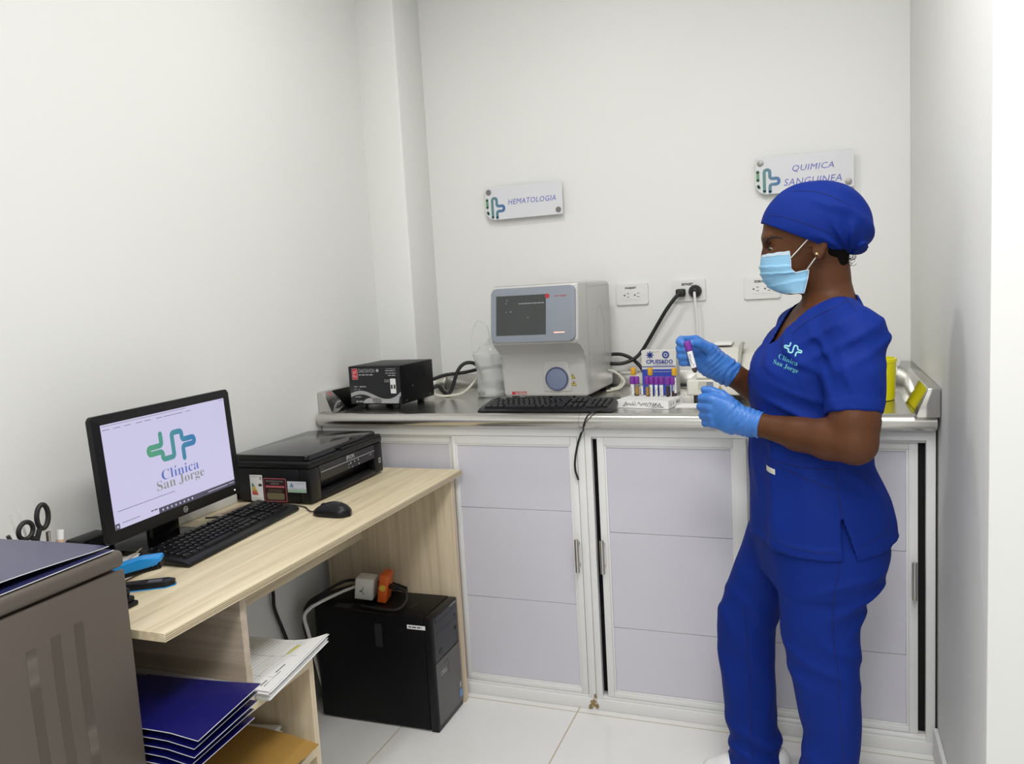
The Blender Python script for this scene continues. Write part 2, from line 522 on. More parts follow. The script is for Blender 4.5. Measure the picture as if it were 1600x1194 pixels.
# outlines of the serif letters of the clinic name: x, y in thousandths, triangles
GLYPH = {
    'a': ([2059,2029,1993,1958,1941,1887,1833,1804,1783,1769,1764,1774,1805,1859,1943,1943,1940,1929,1911,1886,1850,1835,1839,1846,1853,1855,1852,1844,1831,1815,1799,1787,1780,1777,1781,1792,1810,1835,1865,1900,1960,1997,2018,2025,2025,2025,2027,2033,2042,2052,2057,1850,1859,1888,1901,1915,1929,1943,1943,1872,1720,1669,1600,1566,1535,1508,1488,1474,1470,1475,1490,1513,1543,1579,1619,1661,1691,1710,1716,1713,1707,1696,1682,1656,1647,1647,1647,1648,1648,1640,1613,1566,1551,1557,1576,1608,1649,1686,1716,1420,1271,1271,1284,1297,1303,1305,1305,1303,1298,1286,1273,1273,1389,1389,1391,1396,1408,1420,1379,1364,1347,1330,1316,1306,1303,1306,1316,1330,1347,1365,1379,1388,1391,1388,1040,890,890,902,915,922,924,924,922,916,904,890,890,1007,1007,1059,1108,1169,1190,1190,1192,1198,1210,1223,1223,1074,1074,1099,1107,1107,1105,1100,1088,1068,1036,1007,1007,1009,1015,1027,1040,842,692,692,705,718,724,726,726,724,719,707,694,694,810,810,812,817,829,842,773,843,769,739,642,492,492,505,518,525,526,526,525,520,508,494,494,611,611,612,618,629,642,438,362,256,195,140,95,61,39,32,40,61,96,142,197,259,308,365,376,388,412,423,431,431,423,398,360,315,264,169,138,172,277,320,361,399,429],
          [29,5,-4,6,44,8,-3,2,16,37,63,100,131,158,186,241,267,287,298,302,296,275,265,254,241,231,217,206,199,197,200,207,220,236,256,274,290,302,310,312,306,287,256,210,62,47,37,30,28,31,33,84,42,27,30,36,46,61,179,143,60,13,-4,1,16,39,71,108,150,195,234,267,292,308,313,308,293,272,245,230,220,213,210,220,251,256,261,266,272,295,303,273,188,122,73,42,32,41,64,6,6,11,13,21,36,55,252,274,289,297,299,304,304,55,37,22,14,11,381,371,368,371,381,395,412,430,444,454,457,454,444,430,412,395,6,6,11,13,21,36,55,253,273,288,297,299,304,304,254,300,312,287,211,55,36,22,13,11,6,6,10,22,55,217,242,261,273,278,268,237,55,36,22,13,11,6,6,11,13,21,36,55,252,274,289,297,299,304,304,55,37,22,14,11,495,475,370,370,6,6,11,13,21,36,55,398,418,433,442,444,449,449,55,37,22,14,11,89,20,-5,3,25,60,107,164,228,292,348,394,430,452,459,453,434,430,429,438,459,459,314,314,367,412,440,450,393,226,70,17,23,39,66,98],
          [38,40,39,37,40,38,37,19,40,19,41,40,36,19,37,36,20,19,18,41,19,17,41,18,36,21,20,35,21,36,17,42,41,16,42,17,35,22,21,34,22,35,15,42,16,34,23,22,33,23,34,15,43,42,33,24,23,14,43,15,33,25,24,32,25,33,32,26,25,31,26,32,31,27,26,14,44,43,30,27,31,30,28,27,29,28,30,13,58,14,58,44,14,13,59,58,57,44,58,12,59,13,12,51,59,11,51,12,10,51,11,10,52,51,9,52,10,57,45,44,56,45,57,56,46,45,55,4,56,4,46,56,55,5,4,3,46,4,9,53,52,3,47,46,8,53,9,54,5,55,49,0,50,48,0,49,3,48,47,53,5,54,48,1,0,3,1,48,8,5,53,7,5,8,7,6,5,2,1,3,73,75,74,73,90,75,90,76,75,72,90,73,72,91,90,89,76,90,88,76,89,88,77,76,71,91,72,71,92,91,87,77,88,87,78,77,70,92,71,86,78,87,85,78,86,84,78,85,83,78,84,83,79,78,69,92,70,83,80,79,82,80,83,82,81,80,68,92,69,68,93,92,67,93,68,67,94,93,66,94,67,66,95,94,65,95,66,97,60,98,97,61,60,65,96,95,96,61,97,64,96,65,64,61,96,63,61,64,63,62,61,127,129,128,126,129,127,126,130,129,125,130,126,125,131,130,124,131,125,124,132,131,124,133,132,123,133,124,123,118,133,122,118,123,122,119,118,121,119,122,120,119,121,110,112,111,110,109,112,109,108,112,108,113,112,107,113,108,106,113,107,105,113,106,105,114,113,104,114,105,104,115,114,103,115,104,103,116,115,102,116,103,102,117,116,101,117,102,101,99,117,100,99,101,149,151,150,145,147,146,145,144,147,144,148,147,148,168,149,168,167,149,167,151,149,143,148,144,142,148,143,167,166,151,166,152,151,165,152,166,141,148,142,148,169,168,164,152,165,141,169,148,140,169,141,163,152,164,140,170,169,162,152,163,162,153,152,140,171,170,162,154,153,139,171,140,161,154,162,139,172,171,161,155,154,138,172,139,138,173,172,161,156,155,160,156,161,137,173,138,137,174,173,160,157,156,136,174,137,136,134,174,160,158,157,135,134,136,159,158,160,196,194,197,196,195,194,186,188,187,186,185,188,185,184,188,184,189,188,183,189,184,182,189,183,181,189,182,181,190,189,180,190,181,180,191,190,179,191,180,179,192,191,178,192,179,178,193,192,177,193,178,177,175,193,176,175,177,209,211,210,209,208,211,208,207,211,207,206,211,206,212,211,205,212,206,204,212,205,204,213,212,203,213,204,203,214,213,202,214,203,202,215,214,201,215,202,201,216,215,200,216,201,200,198,216,199,198,200,236,238,237,236,239,238,230,232,231,230,244,232,244,233,232,229,244,230,229,245,244,243,233,244,242,233,243,235,239,236,242,234,233,242,235,234,228,245,229,242,241,235,241,239,235,227,245,228,227,246,245,240,239,241,226,246,227,225,246,226,224,246,225,224,247,246,223,247,224,222,247,223,251,217,252,251,218,217,222,248,247,250,218,251,221,248,222,249,218,250,220,248,221,248,218,249,248,219,218,220,219,248]),
    'b': ([2847,2795,2724,2690,2659,2633,2613,2601,2596,2601,2614,2634,2661,2693,2728,2777,2815,2839,2848,2848,2680,2704,2770,2811,2841,2681,2681,2778,2778,2776,2769,2755,2731,2693,2513,2461,2389,2334,2294,2271,2264,2276,2324,2284,2274,2278,2290,2314,2358,2291,2272,2276,2288,2308,2334,2365,2401,2439,2476,2555,2555,2501,2524,2529,2526,2515,2498,2475,2447,2415,2409,2401,2393,2385,2367,2352,2342,2338,2351,2384,2419,2466,2501,2526,2541,2550,2553,2543,2362,2377,2401,2425,2440,2447,2449,2447,2440,2425,2401,2378,2362,2354,2352,2354,2335,2364,2405,2485,2513,2509,2496,2476,2449,2338,2318,2311,2317,2148,1980,1980,1994,2006,2013,2015,2015,2013,2008,1995,1983,1983,2096,2096,2126,2147,2169,2190,2212,2227,2237,2240,2237,2230,2219,2204,2191,2182,2175,2168,2158,2145,2128,2113,2103,2099,2099,2102,2111,2128,2148,1862,1828,1788,1748,1713,1685,1663,1649,1645,1649,1663,1685,1713,1748,1788,1827,1862,1891,1912,1926,1931,1926,1912,1891,1743,1761,1788,1816,1834,1840,1843,1845,1845,1842,1833,1815,1789,1760,1743,1734,1731,1731,1733,1737,1539,1503,1398,1369,1343,1322,1306,1296,1292,1295,1305,1318,1334,1351,1364,1373,1376,1374,1369,1362,1360,1369,1394,1418,1433,1441,1443,1443,1442,1437,1429,1414,1395,1375,1375,1598,1598,1581,1563,1551,1543,1540,1539,908,758,758,771,784,790,792,792,791,785,772,759,759,876,876,927,977,1038,1058,1058,1060,1066,1079,1091,1091,942,942,967,975,975,974,968,957,937,904,876,876,877,883,895,908,711,681,645,610,593,539,485,457,435,421,416,427,457,511,595,595,592,581,563,538,502,488,491,499,505,507,504,496,483,467,451,439,432,429,433,444,462,487,517,552,612,649,670,677,677,678,679,685,695,704,709,502,511,540,553,567,581,595,595,524,57,49,49,58,77,107,147,197,233,261,279,285,270,228,165,115,82,62,56,60,72,92,118,149,185,205,228,253,281,286,290,295,300,318,324,333,333,327,316,298,277,251,223,194,161,136,119,113,118,133,155,186,251,287,313,332,344,351,353,348,334,310,278,239,192,176,159,143,127,112,100,91,85,73,65,59],
          [72,16,-4,1,15,39,71,111,157,200,238,269,292,307,312,303,276,232,173,172,172,69,36,48,78,204,186,186,215,252,280,297,303,277,-108,-128,-134,-130,-116,-97,-75,-50,-26,3,31,51,70,87,109,154,213,240,264,284,299,309,312,309,298,298,274,274,235,203,177,154,135,121,112,109,109,109,110,110,107,99,86,70,49,43,43,41,35,24,9,-11,-37,-77,143,124,118,124,143,172,211,250,279,297,303,297,279,250,211,172,-109,-119,-122,-109,-67,-48,-36,-30,-28,-28,-48,-73,-92,6,6,11,13,21,36,55,252,274,289,297,299,304,304,232,276,296,308,312,309,300,285,266,250,239,231,228,230,235,243,254,263,266,261,245,221,192,55,35,20,13,11,16,1,-4,1,17,41,73,111,154,198,236,268,292,307,312,307,292,269,237,198,154,110,71,40,36,13,5,13,36,55,81,114,154,228,273,297,305,297,273,228,155,114,81,55,90,-22,-59,-56,-48,-35,-19,1,23,42,56,65,68,66,57,45,27,15,1,-11,-20,-40,-46,-42,-28,-7,21,367,392,411,426,436,441,444,449,449,444,441,436,427,413,393,367,6,6,11,13,21,36,55,253,273,288,297,299,304,304,254,300,312,287,211,55,36,22,13,11,6,6,10,22,55,217,242,261,273,278,268,237,55,36,22,13,11,29,5,-4,6,44,8,-3,2,16,37,63,100,131,158,186,241,267,287,298,302,296,275,265,254,241,231,217,206,199,197,200,207,220,236,256,274,290,302,310,312,306,287,256,210,62,47,37,30,28,31,33,84,42,27,30,36,46,61,179,143,-5,-5,152,152,92,45,18,9,14,31,58,90,133,165,196,225,256,291,332,368,400,425,444,456,460,459,455,450,442,441,440,439,439,445,460,460,325,325,357,388,414,434,446,451,446,431,408,380,354,332,314,298,267,248,229,208,186,161,133,94,61,34,13,0,-4,-3,-2,1,6,12,15,17,18,17,11,3],
          [13,15,14,12,32,13,32,15,13,12,33,32,31,15,32,31,16,15,30,16,31,11,33,12,29,16,30,11,25,33,29,17,16,10,25,11,28,17,29,9,25,10,28,18,17,27,18,28,9,26,25,8,26,9,8,20,26,20,27,26,20,18,27,20,19,18,8,21,20,7,21,8,6,21,7,23,0,24,23,1,0,5,21,6,5,22,21,22,1,23,4,22,5,4,1,22,4,2,1,3,2,4,55,57,56,54,57,55,54,98,57,98,58,57,54,99,98,97,58,98,53,99,54,97,59,58,97,60,59,53,100,99,96,60,97,52,100,53,52,101,100,95,61,96,61,60,96,95,62,61,51,101,52,51,102,101,94,62,95,50,102,51,94,63,62,49,102,50,93,63,94,49,103,102,93,64,63,93,65,64,92,65,93,49,88,103,92,66,65,48,88,49,91,66,92,48,89,88,91,67,66,90,67,91,48,90,89,90,68,67,48,68,90,48,73,68,73,72,68,72,69,68,48,74,73,71,69,72,70,69,71,47,74,48,47,75,74,47,76,75,46,76,47,46,77,76,46,78,77,45,78,46,44,78,45,44,79,78,44,80,79,44,81,80,44,82,81,44,83,82,43,83,44,43,84,83,43,85,84,42,85,43,42,112,85,112,111,85,111,86,85,41,113,42,113,112,42,41,114,113,110,86,111,109,86,110,109,87,86,108,87,109,41,115,114,40,115,41,107,87,108,40,116,115,39,116,40,107,34,87,39,104,116,38,104,39,107,35,34,38,105,104,106,35,107,37,105,38,37,106,105,37,35,106,37,36,35,134,136,135,134,137,136,133,137,134,128,130,129,128,127,130,127,126,130,126,131,130,133,138,137,132,138,133,125,131,126,132,139,138,131,150,132,150,149,132,149,139,132,124,131,125,148,139,149,148,140,139,147,140,148,131,151,150,146,140,147,123,131,124,146,141,140,131,152,151,145,141,146,145,142,141,144,142,145,123,152,131,144,143,142,123,153,152,123,154,153,122,154,123,122,155,154,121,155,122,121,156,155,120,156,121,120,157,156,119,157,120,119,158,157,118,158,119,118,117,158,172,174,173,172,195,174,195,175,174,171,195,172,171,196,195,194,175,195,171,197,196,193,175,194,193,176,175,170,197,171,192,176,193,170,198,197,192,177,176,169,198,170,192,178,177,168,198,169,191,178,192,168,199,198,191,179,178,167,199,168,167,200,199,190,179,191,166,200,167,190,180,179,166,201,200,189,180,190,165,201,166,189,181,180,165,202,201,188,181,189,164,202,165,188,182,181,164,183,202,187,182,188,163,183,164,187,159,182,186,159,187,163,184,183,162,184,163,186,160,159,162,185,184,185,160,186,162,160,185,161,160,162,236,238,237,236,239,238,235,239,236,235,240,239,235,241,240,234,241,235,234,242,241,233,242,234,233,243,242,232,243,233,232,244,243,231,244,232,231,245,244,230,245,231,229,245,230,229,203,245,229,204,203,214,216,215,214,217,216,213,217,214,213,218,217,212,218,213,212,219,218,211,219,212,211,220,219,210,220,211,228,204,229,210,221,220,210,222,221,209,222,210,227,204,228,209,223,222,208,223,209,208,224,223,227,226,204,226,205,204,207,224,208,207,225,224,225,205,226,207,205,225,206,205,207,261,263,262,257,259,258,257,256,259,256,260,259,260,280,261,280,279,261,279,263,261,255,260,256,254,260,255,279,278,263,278,264,263,277,264,278,253,260,254,260,281,280,276,264,277,253,281,260,252,281,253,275,264,276,252,282,281,274,264,275,274,265,264,252,283,282,274,266,265,251,283,252,273,266,274,251,284,283,273,267,266,250,284,251,250,285,284,273,268,267,272,268,273,249,285,250,249,286,285,272,269,268,248,286,249,248,246,286,272,270,269,247,246,248,271,270,272,325,327,326,324,327,325,324,306,327,306,328,327,323,306,324,323,307,306,305,328,306,304,328,305,323,308,307,322,308,323,304,329,328,303,329,304,322,309,308,321,309,322,302,329,303,321,310,309,320,310,321,302,330,329,320,311,310,301,330,302,320,312,311,319,312,320,319,313,312,318,313,319,318,314,313,301,331,330,317,314,318,317,315,314,316,315,317,300,345,301,345,331,301,300,346,345,344,331,345,299,346,300,299,338,346,298,338,299,297,338,298,297,339,338,296,339,297,344,332,331,343,332,344,343,333,332,342,291,343,291,333,343,342,292,291,290,333,291,296,340,339,290,334,333,295,340,296,341,292,342,336,287,337,335,287,336,290,335,334,340,292,341,335,288,287,290,288,335,295,292,340,294,292,295,294,293,292,289,288,290,380,382,381,380,383,382,370,372,371,370,373,372,369,373,370,369,390,373,390,374,373,369,391,390,389,374,390,389,375,374,388,375,389,369,392,391,379,383,380,368,392,369,388,376,375,388,377,376,388,378,377,388,379,378,388,387,379,387,386,379,386,385,379,385,383,379,368,393,392,367,393,368,367,394,393,366,394,367,366,395,394,365,395,366,384,383,385,365,396,395,365,397,396,364,397,365,364,398,397,364,399,398,363,399,364,363,400,399,362,400,363,362,401,400,362,402,401,361,402,362,361,403,402,360,403,361,360,404,403,359,404,360,359,405,404,348,350,349,348,351,350,359,406,405,358,406,359,358,407,406,348,421,351,421,352,351,357,407,358,357,408,407,356,408,357,421,420,352,420,419,352,419,353,352,356,409,408,355,409,356,418,353,419,418,354,353,417,354,418,416,354,417,354,409,355,354,410,409,415,354,416,348,422,421,415,410,354,414,410,415,348,347,422,413,410,414,413,411,410,412,411,413]),
}

# ================================================================ the room
XL, YB, XR, YR, HC = -1.57, 2.93, 0.285, 1.63, 2.66


def floor_mat():
    m = bpy.data.materials.new('white_porcelain_tiles')
    m.use_nodes = True
    nt = m.node_tree
    b = nt.nodes['Principled BSDF']
    tc = nt.nodes.new('ShaderNodeTexCoord')
    sx = nt.nodes.new('ShaderNodeSeparateXYZ')
    nt.links.new(tc.outputs['Object'], sx.inputs[0])
    prev = None
    for i, off in ((0, 1.2035), (1, 0.23)):
        a = nt.nodes.new('ShaderNodeMath'); a.operation = 'ADD'; a.inputs[1].default_value = off + 10 * 0.495
        nt.links.new(sx.outputs[i], a.inputs[0])
        md = nt.nodes.new('ShaderNodeMath'); md.operation = 'PINGPONG'; md.inputs[1].default_value = 0.2475
        nt.links.new(a.outputs[0], md.inputs[0])
        lt = nt.nodes.new('ShaderNodeMath'); lt.operation = 'LESS_THAN'; lt.inputs[1].default_value = 0.0022
        nt.links.new(md.outputs[0], lt.inputs[0])
        if prev is None:
            prev = lt
        else:
            mx = nt.nodes.new('ShaderNodeMath'); mx.operation = 'MAXIMUM'
            nt.links.new(prev.outputs[0], mx.inputs[0]); nt.links.new(lt.outputs[0], mx.inputs[1])
            prev = mx
    n = nt.nodes.new('ShaderNodeTexNoise'); n.inputs['Scale'].default_value = 5; n.inputs['Detail'].default_value = 5
    nt.links.new(tc.outputs['Object'], n.inputs['Vector'])
    tile = nt.nodes.new('ShaderNodeMix'); tile.data_type = 'RGBA'
    tile.inputs[6].default_value = (0.72, 0.72, 0.70, 1); tile.inputs[7].default_value = (0.80, 0.80, 0.785, 1)
    nt.links.new(n.outputs['Fac'], tile.inputs[0])
    col = nt.nodes.new('ShaderNodeMix'); col.data_type = 'RGBA'
    col.inputs[7].default_value = (0.50, 0.44, 0.33, 1)
    nt.links.new(tile.outputs[2], col.inputs[6]); nt.links.new(prev.outputs[0], col.inputs[0])
    nt.links.new(col.outputs[2], b.inputs['Base Color'])
    rg = nt.nodes.new('ShaderNodeMapRange'); rg.inputs['To Min'].default_value = 0.16; rg.inputs['To Max'].default_value = 0.6
    nt.links.new(prev.outputs[0], rg.inputs['Value']); nt.links.new(rg.outputs[0], b.inputs['Roughness'])
    return m


bm = nb(); box(bm, XL - 0.1, 2.5, -2.3, YB + 0.1, -0.08, 0.0); struct('floor', bm, floor_mat())
bm = nb(); box(bm, XL - 0.1, 2.5, -2.3, YB + 0.1, HC, HC + 0.08); struct('ceiling', bm, m_ceil)
bm = nb(); box(bm, XL - 0.1, XL, -2.3, YB, 0, HC); struct('wall_left', bm, m_wall)
bm = nb(); box(bm, XL - 0.1, XR + 0.02, YB, YB + 0.1, 0, HC); struct('wall_back', bm, m_wall)
bm = nb(); box(bm, XR, 2.4, YR, YB + 0.1, 0, HC, bev=0.006); struct('wall_right', bm, m_wall)
bm = nb(); box(bm, 2.4, 2.5, -2.3, YR, 0, HC); struct('wall_far_right', bm, m_wall)
bm = nb(); box(bm, XL, 2.4, -2.4, -2.3, 0, HC); struct('wall_rear', bm, m_wall)
# boxed-in corner column, slightly rounded plaster edges
bm = nb(); prism(bm, [(XL - 0.01, 2.70), (-1.415, 2.70), (-1.425, YB + 0.01), (XL - 0.01, YB + 0.01)], 0, HC, bev=0.008, seg=3); struct('column', bm, m_wall)
# skirting
bm = nb(); box(bm, XR - 0.012, XR, YR + 0.002, 2.262, 0, 0.085, bev=0.003); struct('baseboard_right', bm, m_wall)
bm = nb(); box(bm, XL, XL + 0.012, 1.46, 2.19, 0, 0.07, bev=0.003); struct('baseboard_left', bm, m_wall)

# ================================================================ steel counter
ZC = 0.928      # worktop surface
ZT = ZC + 0.0006      # things stand on it
m_steelp = mat('polished_steel', (0.60, 0.585, 0.56), 0.11, 1.0, noise=0.03, nscale=5)
ctr = thing('steel_counter', 'long stainless steel counter with rolled front edge along the back wall', 'counter', (-0.64, 2.26, ZC))
CI = Matrix.Translation((0.64, -2.26, -ZC))


def cobj(name, bm, mats, parent=None, ang=38):
    bm.transform(CI)
    return obj(name, bm, mats, parent or ctr, ang)


YZ = Matrix(((0, 0, 1, 0), (1, 0, 0, 0), (0, 1, 0, 0), (0, 0, 0, 1)))      # polygon (y,z) extruded along x
for (xa, xb) in ((-1.560, -0.6575), (-0.6565, 0.2785)):
    bm = nb()
    arc = [(2.2585 + 0.0245 * math.cos(a), 0.9095 + 0.0225 * math.sin(a)) for a in [math.radians(90 + 180 * k / 14) for k in range(15)]]
    prof = [(2.272, 0.928), (2.268, 0.928)] + arc + [(2.268, 0.887), (2.268, 0.908), (2.272, 0.908)]
    prism(bm, prof, xa, xb, YZ)
    if xa < -1:
        prism(bm, [(xa, 2.2721), (xb, 2.2721), (xb, 2.927), (-1.412, 2.927), (-1.402, 2.695), (xa, 2.695)], 0.908, 0.928)
    else:
        box(bm, xa, xb, 2.2721, 2.927, 0.908, 0.928)
    cobj('worktop', bm, m_steel)
XZ = Matrix(((1, 0, 0, 0), (0, 0, 1, 0), (0, 1, 0, 0), (0, 0, 0, 1)))      # polygon (x,z) extruded along y
bm = nb(); prism(bm, [(-1.568, ZC), (-1.568, 1.001), (-1.546, 1.001), (-1.514, ZC)], 2.262, 2.697, XZ, bev=0.0015); cobj('side_splash', bm, m_steelp)
bm = nb(); prism(bm, [(0.2825, ZC), (0.2825, 1.001), (0.254, 1.001), (0.226, ZC)], 2.215, 2.905, XZ, bev=0.0015); cobj('side_splash', bm, m_steelp)
bm = nb(); prism(bm, [(2.926, ZC), (2.926, 0.982), (2.914, 0.982), (2.900, ZC)], -1.40, 0.27, YZ, bev=0.0015)
box(bm, -1.4105, -1.400, 2.70, 2.92, ZC, 0.982, bev=0.001); cobj('back_splash', bm, m_steel)

# ================================================================ cabinets under the counter
m_stain = mat('rust_stain', (0.38, 0.27, 0.12), 0.7, noise=0.5, nscale=60, alpha=0.75)


def cab_door(parent, x0, x1, y, z0, z1, seams, fl, fr, handle_x=None, hz=0.497):
    d = obj('door', box(box(box(box(nb(), x0, x0 + fl, y, y + 0.012, z0, z1, bev=0.0015), x1 - fr, x1, y, y + 0.012, z0, z1, bev=0.0015),
                            x0 + fl, x1 - fr, y, y + 0.012, z1 - 0.026, z1, bev=0.0015), x0 + fl, x1 - fr, y, y + 0.012, z0, z0 + 0.016, bev=0.0015), m_alu, parent)
    bm = nb()
    # glazing bead round the panel
    for (a, b, c, e) in ((x0 + fl, x0 + fl + 0.006, z0 + 0.016, z1 - 0.026), (x1 - fr - 0.006, x1 - fr, z0 + 0.016, z1 - 0.026)):
        box(bm, a, b, y + 0.003, y + 0.011, c, e, bev=0.001)
    for (c, e) in ((z1 - 0.032, z1 - 0.026), (z0 + 0.016, z0 + 0.022)):
        box(bm, x0 + fl + 0.006, x1 - fr - 0.006, y + 0.003, y + 0.011, c, e, bev=0.001)
    obj('bead', bm, m_alu, d)
    bm = nb()
    zs = [z0 + 0.022] + sorted(seams) + [z1 - 0.032]
    for a, b in zip(zs, zs[1:]):
        box(bm, x0 + fl + 0.006, x1 - fr - 0.006, y + 0.006, y + 0.011, a + 0.0006, b - 0.0006, bev=0.0008, seg=1)
    box(bm, x0 + fl + 0.006, x1 - fr - 0.006, y + 0.0085, y + 0.0115, zs[0], zs[-1], 1)
    obj('panel', bm, [m_panel, m_greyprint], d)
    if handle_x is not None:
        bm = nb()
        cyl(bm, (handle_x, y - 0.026, hz - 0.051), (handle_x, y - 0.026, hz + 0.051), 0.0068, 14)
        for dz in (-0.034, 0.034):
            cyl(bm, (handle_x, y - 0.026, hz + dz), (handle_x, y + 0.001, hz + dz), 0.0042, 10)
        h = obj('handle', bm, m_chrome, d)
        h['label'] = 'satin steel bar handle'
    return d


def cabinet(label, x0, x1, xl, xr):
    root = thing('base_cabinet', label, 'cabinet', (0, 0, 0))
    bm = nb()
    # rails and stiles
    box(bm, x0, x1, 2.272, 2.292, 0.858, 0.887, bev=0.002)
    box(bm, x0, x1, 2.272, 2.312, 0.0, 0.036, bev=0.002)
    box(bm, x0, x1, 2.276, 2.312, 0.036, 0.045, bev=0.0015)
    box(bm, x0, xl, 2.272, 2.296, 0.034, 0.860, bev=0.002)
    box(bm, xr, x1, 2.272, 2.296, 0.034, 0.860, bev=0.002)
    box(bm, xl, xr, 2.284, 2.296, 0.850, 0.858)
    obj('frame', bm, m_alu, root)
    ye = 2.69 if x0 < -1 else 2.90
    bm = nb(); box(bm, x0 + 0.002, x0 + 0.014, 2.315, ye, 0.0, 0.886); obj('side_board', bm, m_gap, root)
    bm = nb(); box(bm, x1 - 0.014, x1 - 0.002, 2.315, 2.90, 0.0, 0.886); obj('side_board', bm, m_gap, root)
    bm = nb()
    box(bm, x0 + 0.014, x1 - 0.014, 2.318, 2.325, 0.0, 0.886)
    obj('interior_shade_sheet', bm, m_gap, root)  # near-black sheet stands in for the unlit interior behind the doors
    return root


cl = cabinet('white aluminium framed cabinet behind the desk and computer tower', -1.566, -0.6535, -1.545, -0.6765)
cab_door(cl, -1.545, -1.082, 2.2905, 0.046, 0.857, (0.624, 0.330), 0.022, 0.022)
cab_door(cl, -1.090, -0.6785, 2.2765, 0.046, 0.857, (0.624, 0.330), 0.010, 0.021, -0.6865, 0.497)
bm = nb()
for (cx, cz, r, s) in ((-0.6625, 0.022, 0.011, 1), (-0.672, 0.008, 0.008, 2), (-0.651, 0.012, 0.007, 3), (-0.6565, 0.045, 0.006, 4)):
    rr = random.Random(s)
    prism(bm, [(cx + r * rr.uniform(0.5, 1.1) * math.cos(a), max(0.001, cz + 1.5 * r * rr.uniform(0.5, 1.1) * math.sin(a))) for a in [2 * math.pi * k / 13 for k in range(13)]], -2.2718, -2.2712,
          Matrix(((1, 0, 0, 0), (0, 0, -1, 0), (0, 1, 0, 0), (0, 0, 0, 1))))
obj('rust_stain', bm, m_stain, cl)['label'] = 'brown rust stain at the foot of the post'

cr = cabinet('white aluminium framed cabinet behind the person', -0.6525, 0.2795, -0.6325, 0.257)
cab_door(cr, -0.617, -0.190, 2.2765, 0.046, 0.857, (0.566, 0.269), 0.021, 0.036, -0.6085, 0.498)
cab_door(cr, -0.214, 0.240, 2.2905, 0.046, 0.857, (0.553, 0.264), 0.021, 0.022, 0.2295, 0.484)

# ================================================================ things on the wall
m_acryl = mat('frosted_acrylic', (0.76, 0.76, 0.795), 0.16, noise=0.01, alpha=0.93, spec=0.6)
LOGO_G, LOGO_B = (0.10, 0.34, 0.17), (0.035, 0.15, 0.42)
m_logo_sign = gradient_mat('green_to_blue_print', (0.13, 0.30, 0.16), (0.05, 0.14, 0.40), -0.150, -0.072)


def wall_sign(label, x0, zb, lines):
    root = thing('wall_sign', label, 'sign', (x0 + 0.154, 2.930, zb + 0.0605), group=None)
    w, h = 0.154, 0.0605
    poly = [(w, -h), (w, h), (-w, h), (-w, -h + 0.036)] + [(-w + 0.036 - 0.036 * math.cos(a), -h + 0.036 - 0.036 * math.sin(a)) for a in [math.radians(90 * k / 8) for k in range(1, 9)]]
    F = Matrix.Translation((0, -0.022, 0)) @ FRONT
    bm = nb(); prism(bm, poly, 0, 0.004, F, bev=0.0006, seg=1); obj('acrylic_plate', bm, m_acryl, root)
    for sx, sz in ((-0.138, 0.044), (0.137, -0.043)):
        bm = nb()
        lathe(bm, [(0.0062, -0.0215), (0.0062, 0.004), (0.0094, 0.0042), (0.0100, 0.0055), (0.0100, 0.0075), (0.0090, 0.0088), (0.004, 0.0092)], 20, F @ Matrix.Translation((sx, sz, 0)))
        obj('standoff', bm, mat('dark_satin_steel', (0.23, 0.22, 0.205), 0.34, 1.0, noise=0.15, nscale=400), root)
    bm = nb()
    G = F @ Matrix.Translation((0, 0, 0.0042))
    ribbon(bm, [(-0.1462, 0.0165), (-0.1462, -0.0135)], 0.0100, 0.0004, G)
    ribbon(bm, [(-0.1458, -0.0300), (-0.1445, -0.0335), (-0.1420, -0.0375)], 0.0090, 0.0004, G)
    ribbon(bm, round_path([(-0.1255, -0.0515), (-0.1255, 0.0200), (-0.1075, 0.0200), (-0.1075, -0.0100), (-0.0790, -0.0100), (-0.0790, -0.0290), (-0.1075, -0.0290), (-0.1075, -0.0540)], 0.0090, 8), 0.0104, 0.0004, G)
    obj('clinic_logo', bm, m_logo_sign, root)
    bm = nb()
    for (t, wd_, ht_, cx, cz) in lines:
        text_mesh(bm, t, 0.03, F @ Matrix.Translation((cx, cz, 0.0044)), shear=0.20, th=0.0002, spacing=1.06, width=wd_, height=ht_)
    obj('lettering', bm, m_blueink, root)
    return root


wall_sign('small frosted acrylic wall sign reading HEMATOLOGIA above the analyser', -1.182, 1.574, [('HEMATOLOGIA', 0.190, 0.0200, 0.034, 0.0015)])
wall_sign('frosted acrylic wall sign reading QUIMICA SANGUINEA above the person', -0.190, 1.576, [('QUIMICA', 0.130, 0.0235, 0.029, 0.0150), ('SANGUINEA', 0.180, 0.0225, 0.027, -0.0270)])


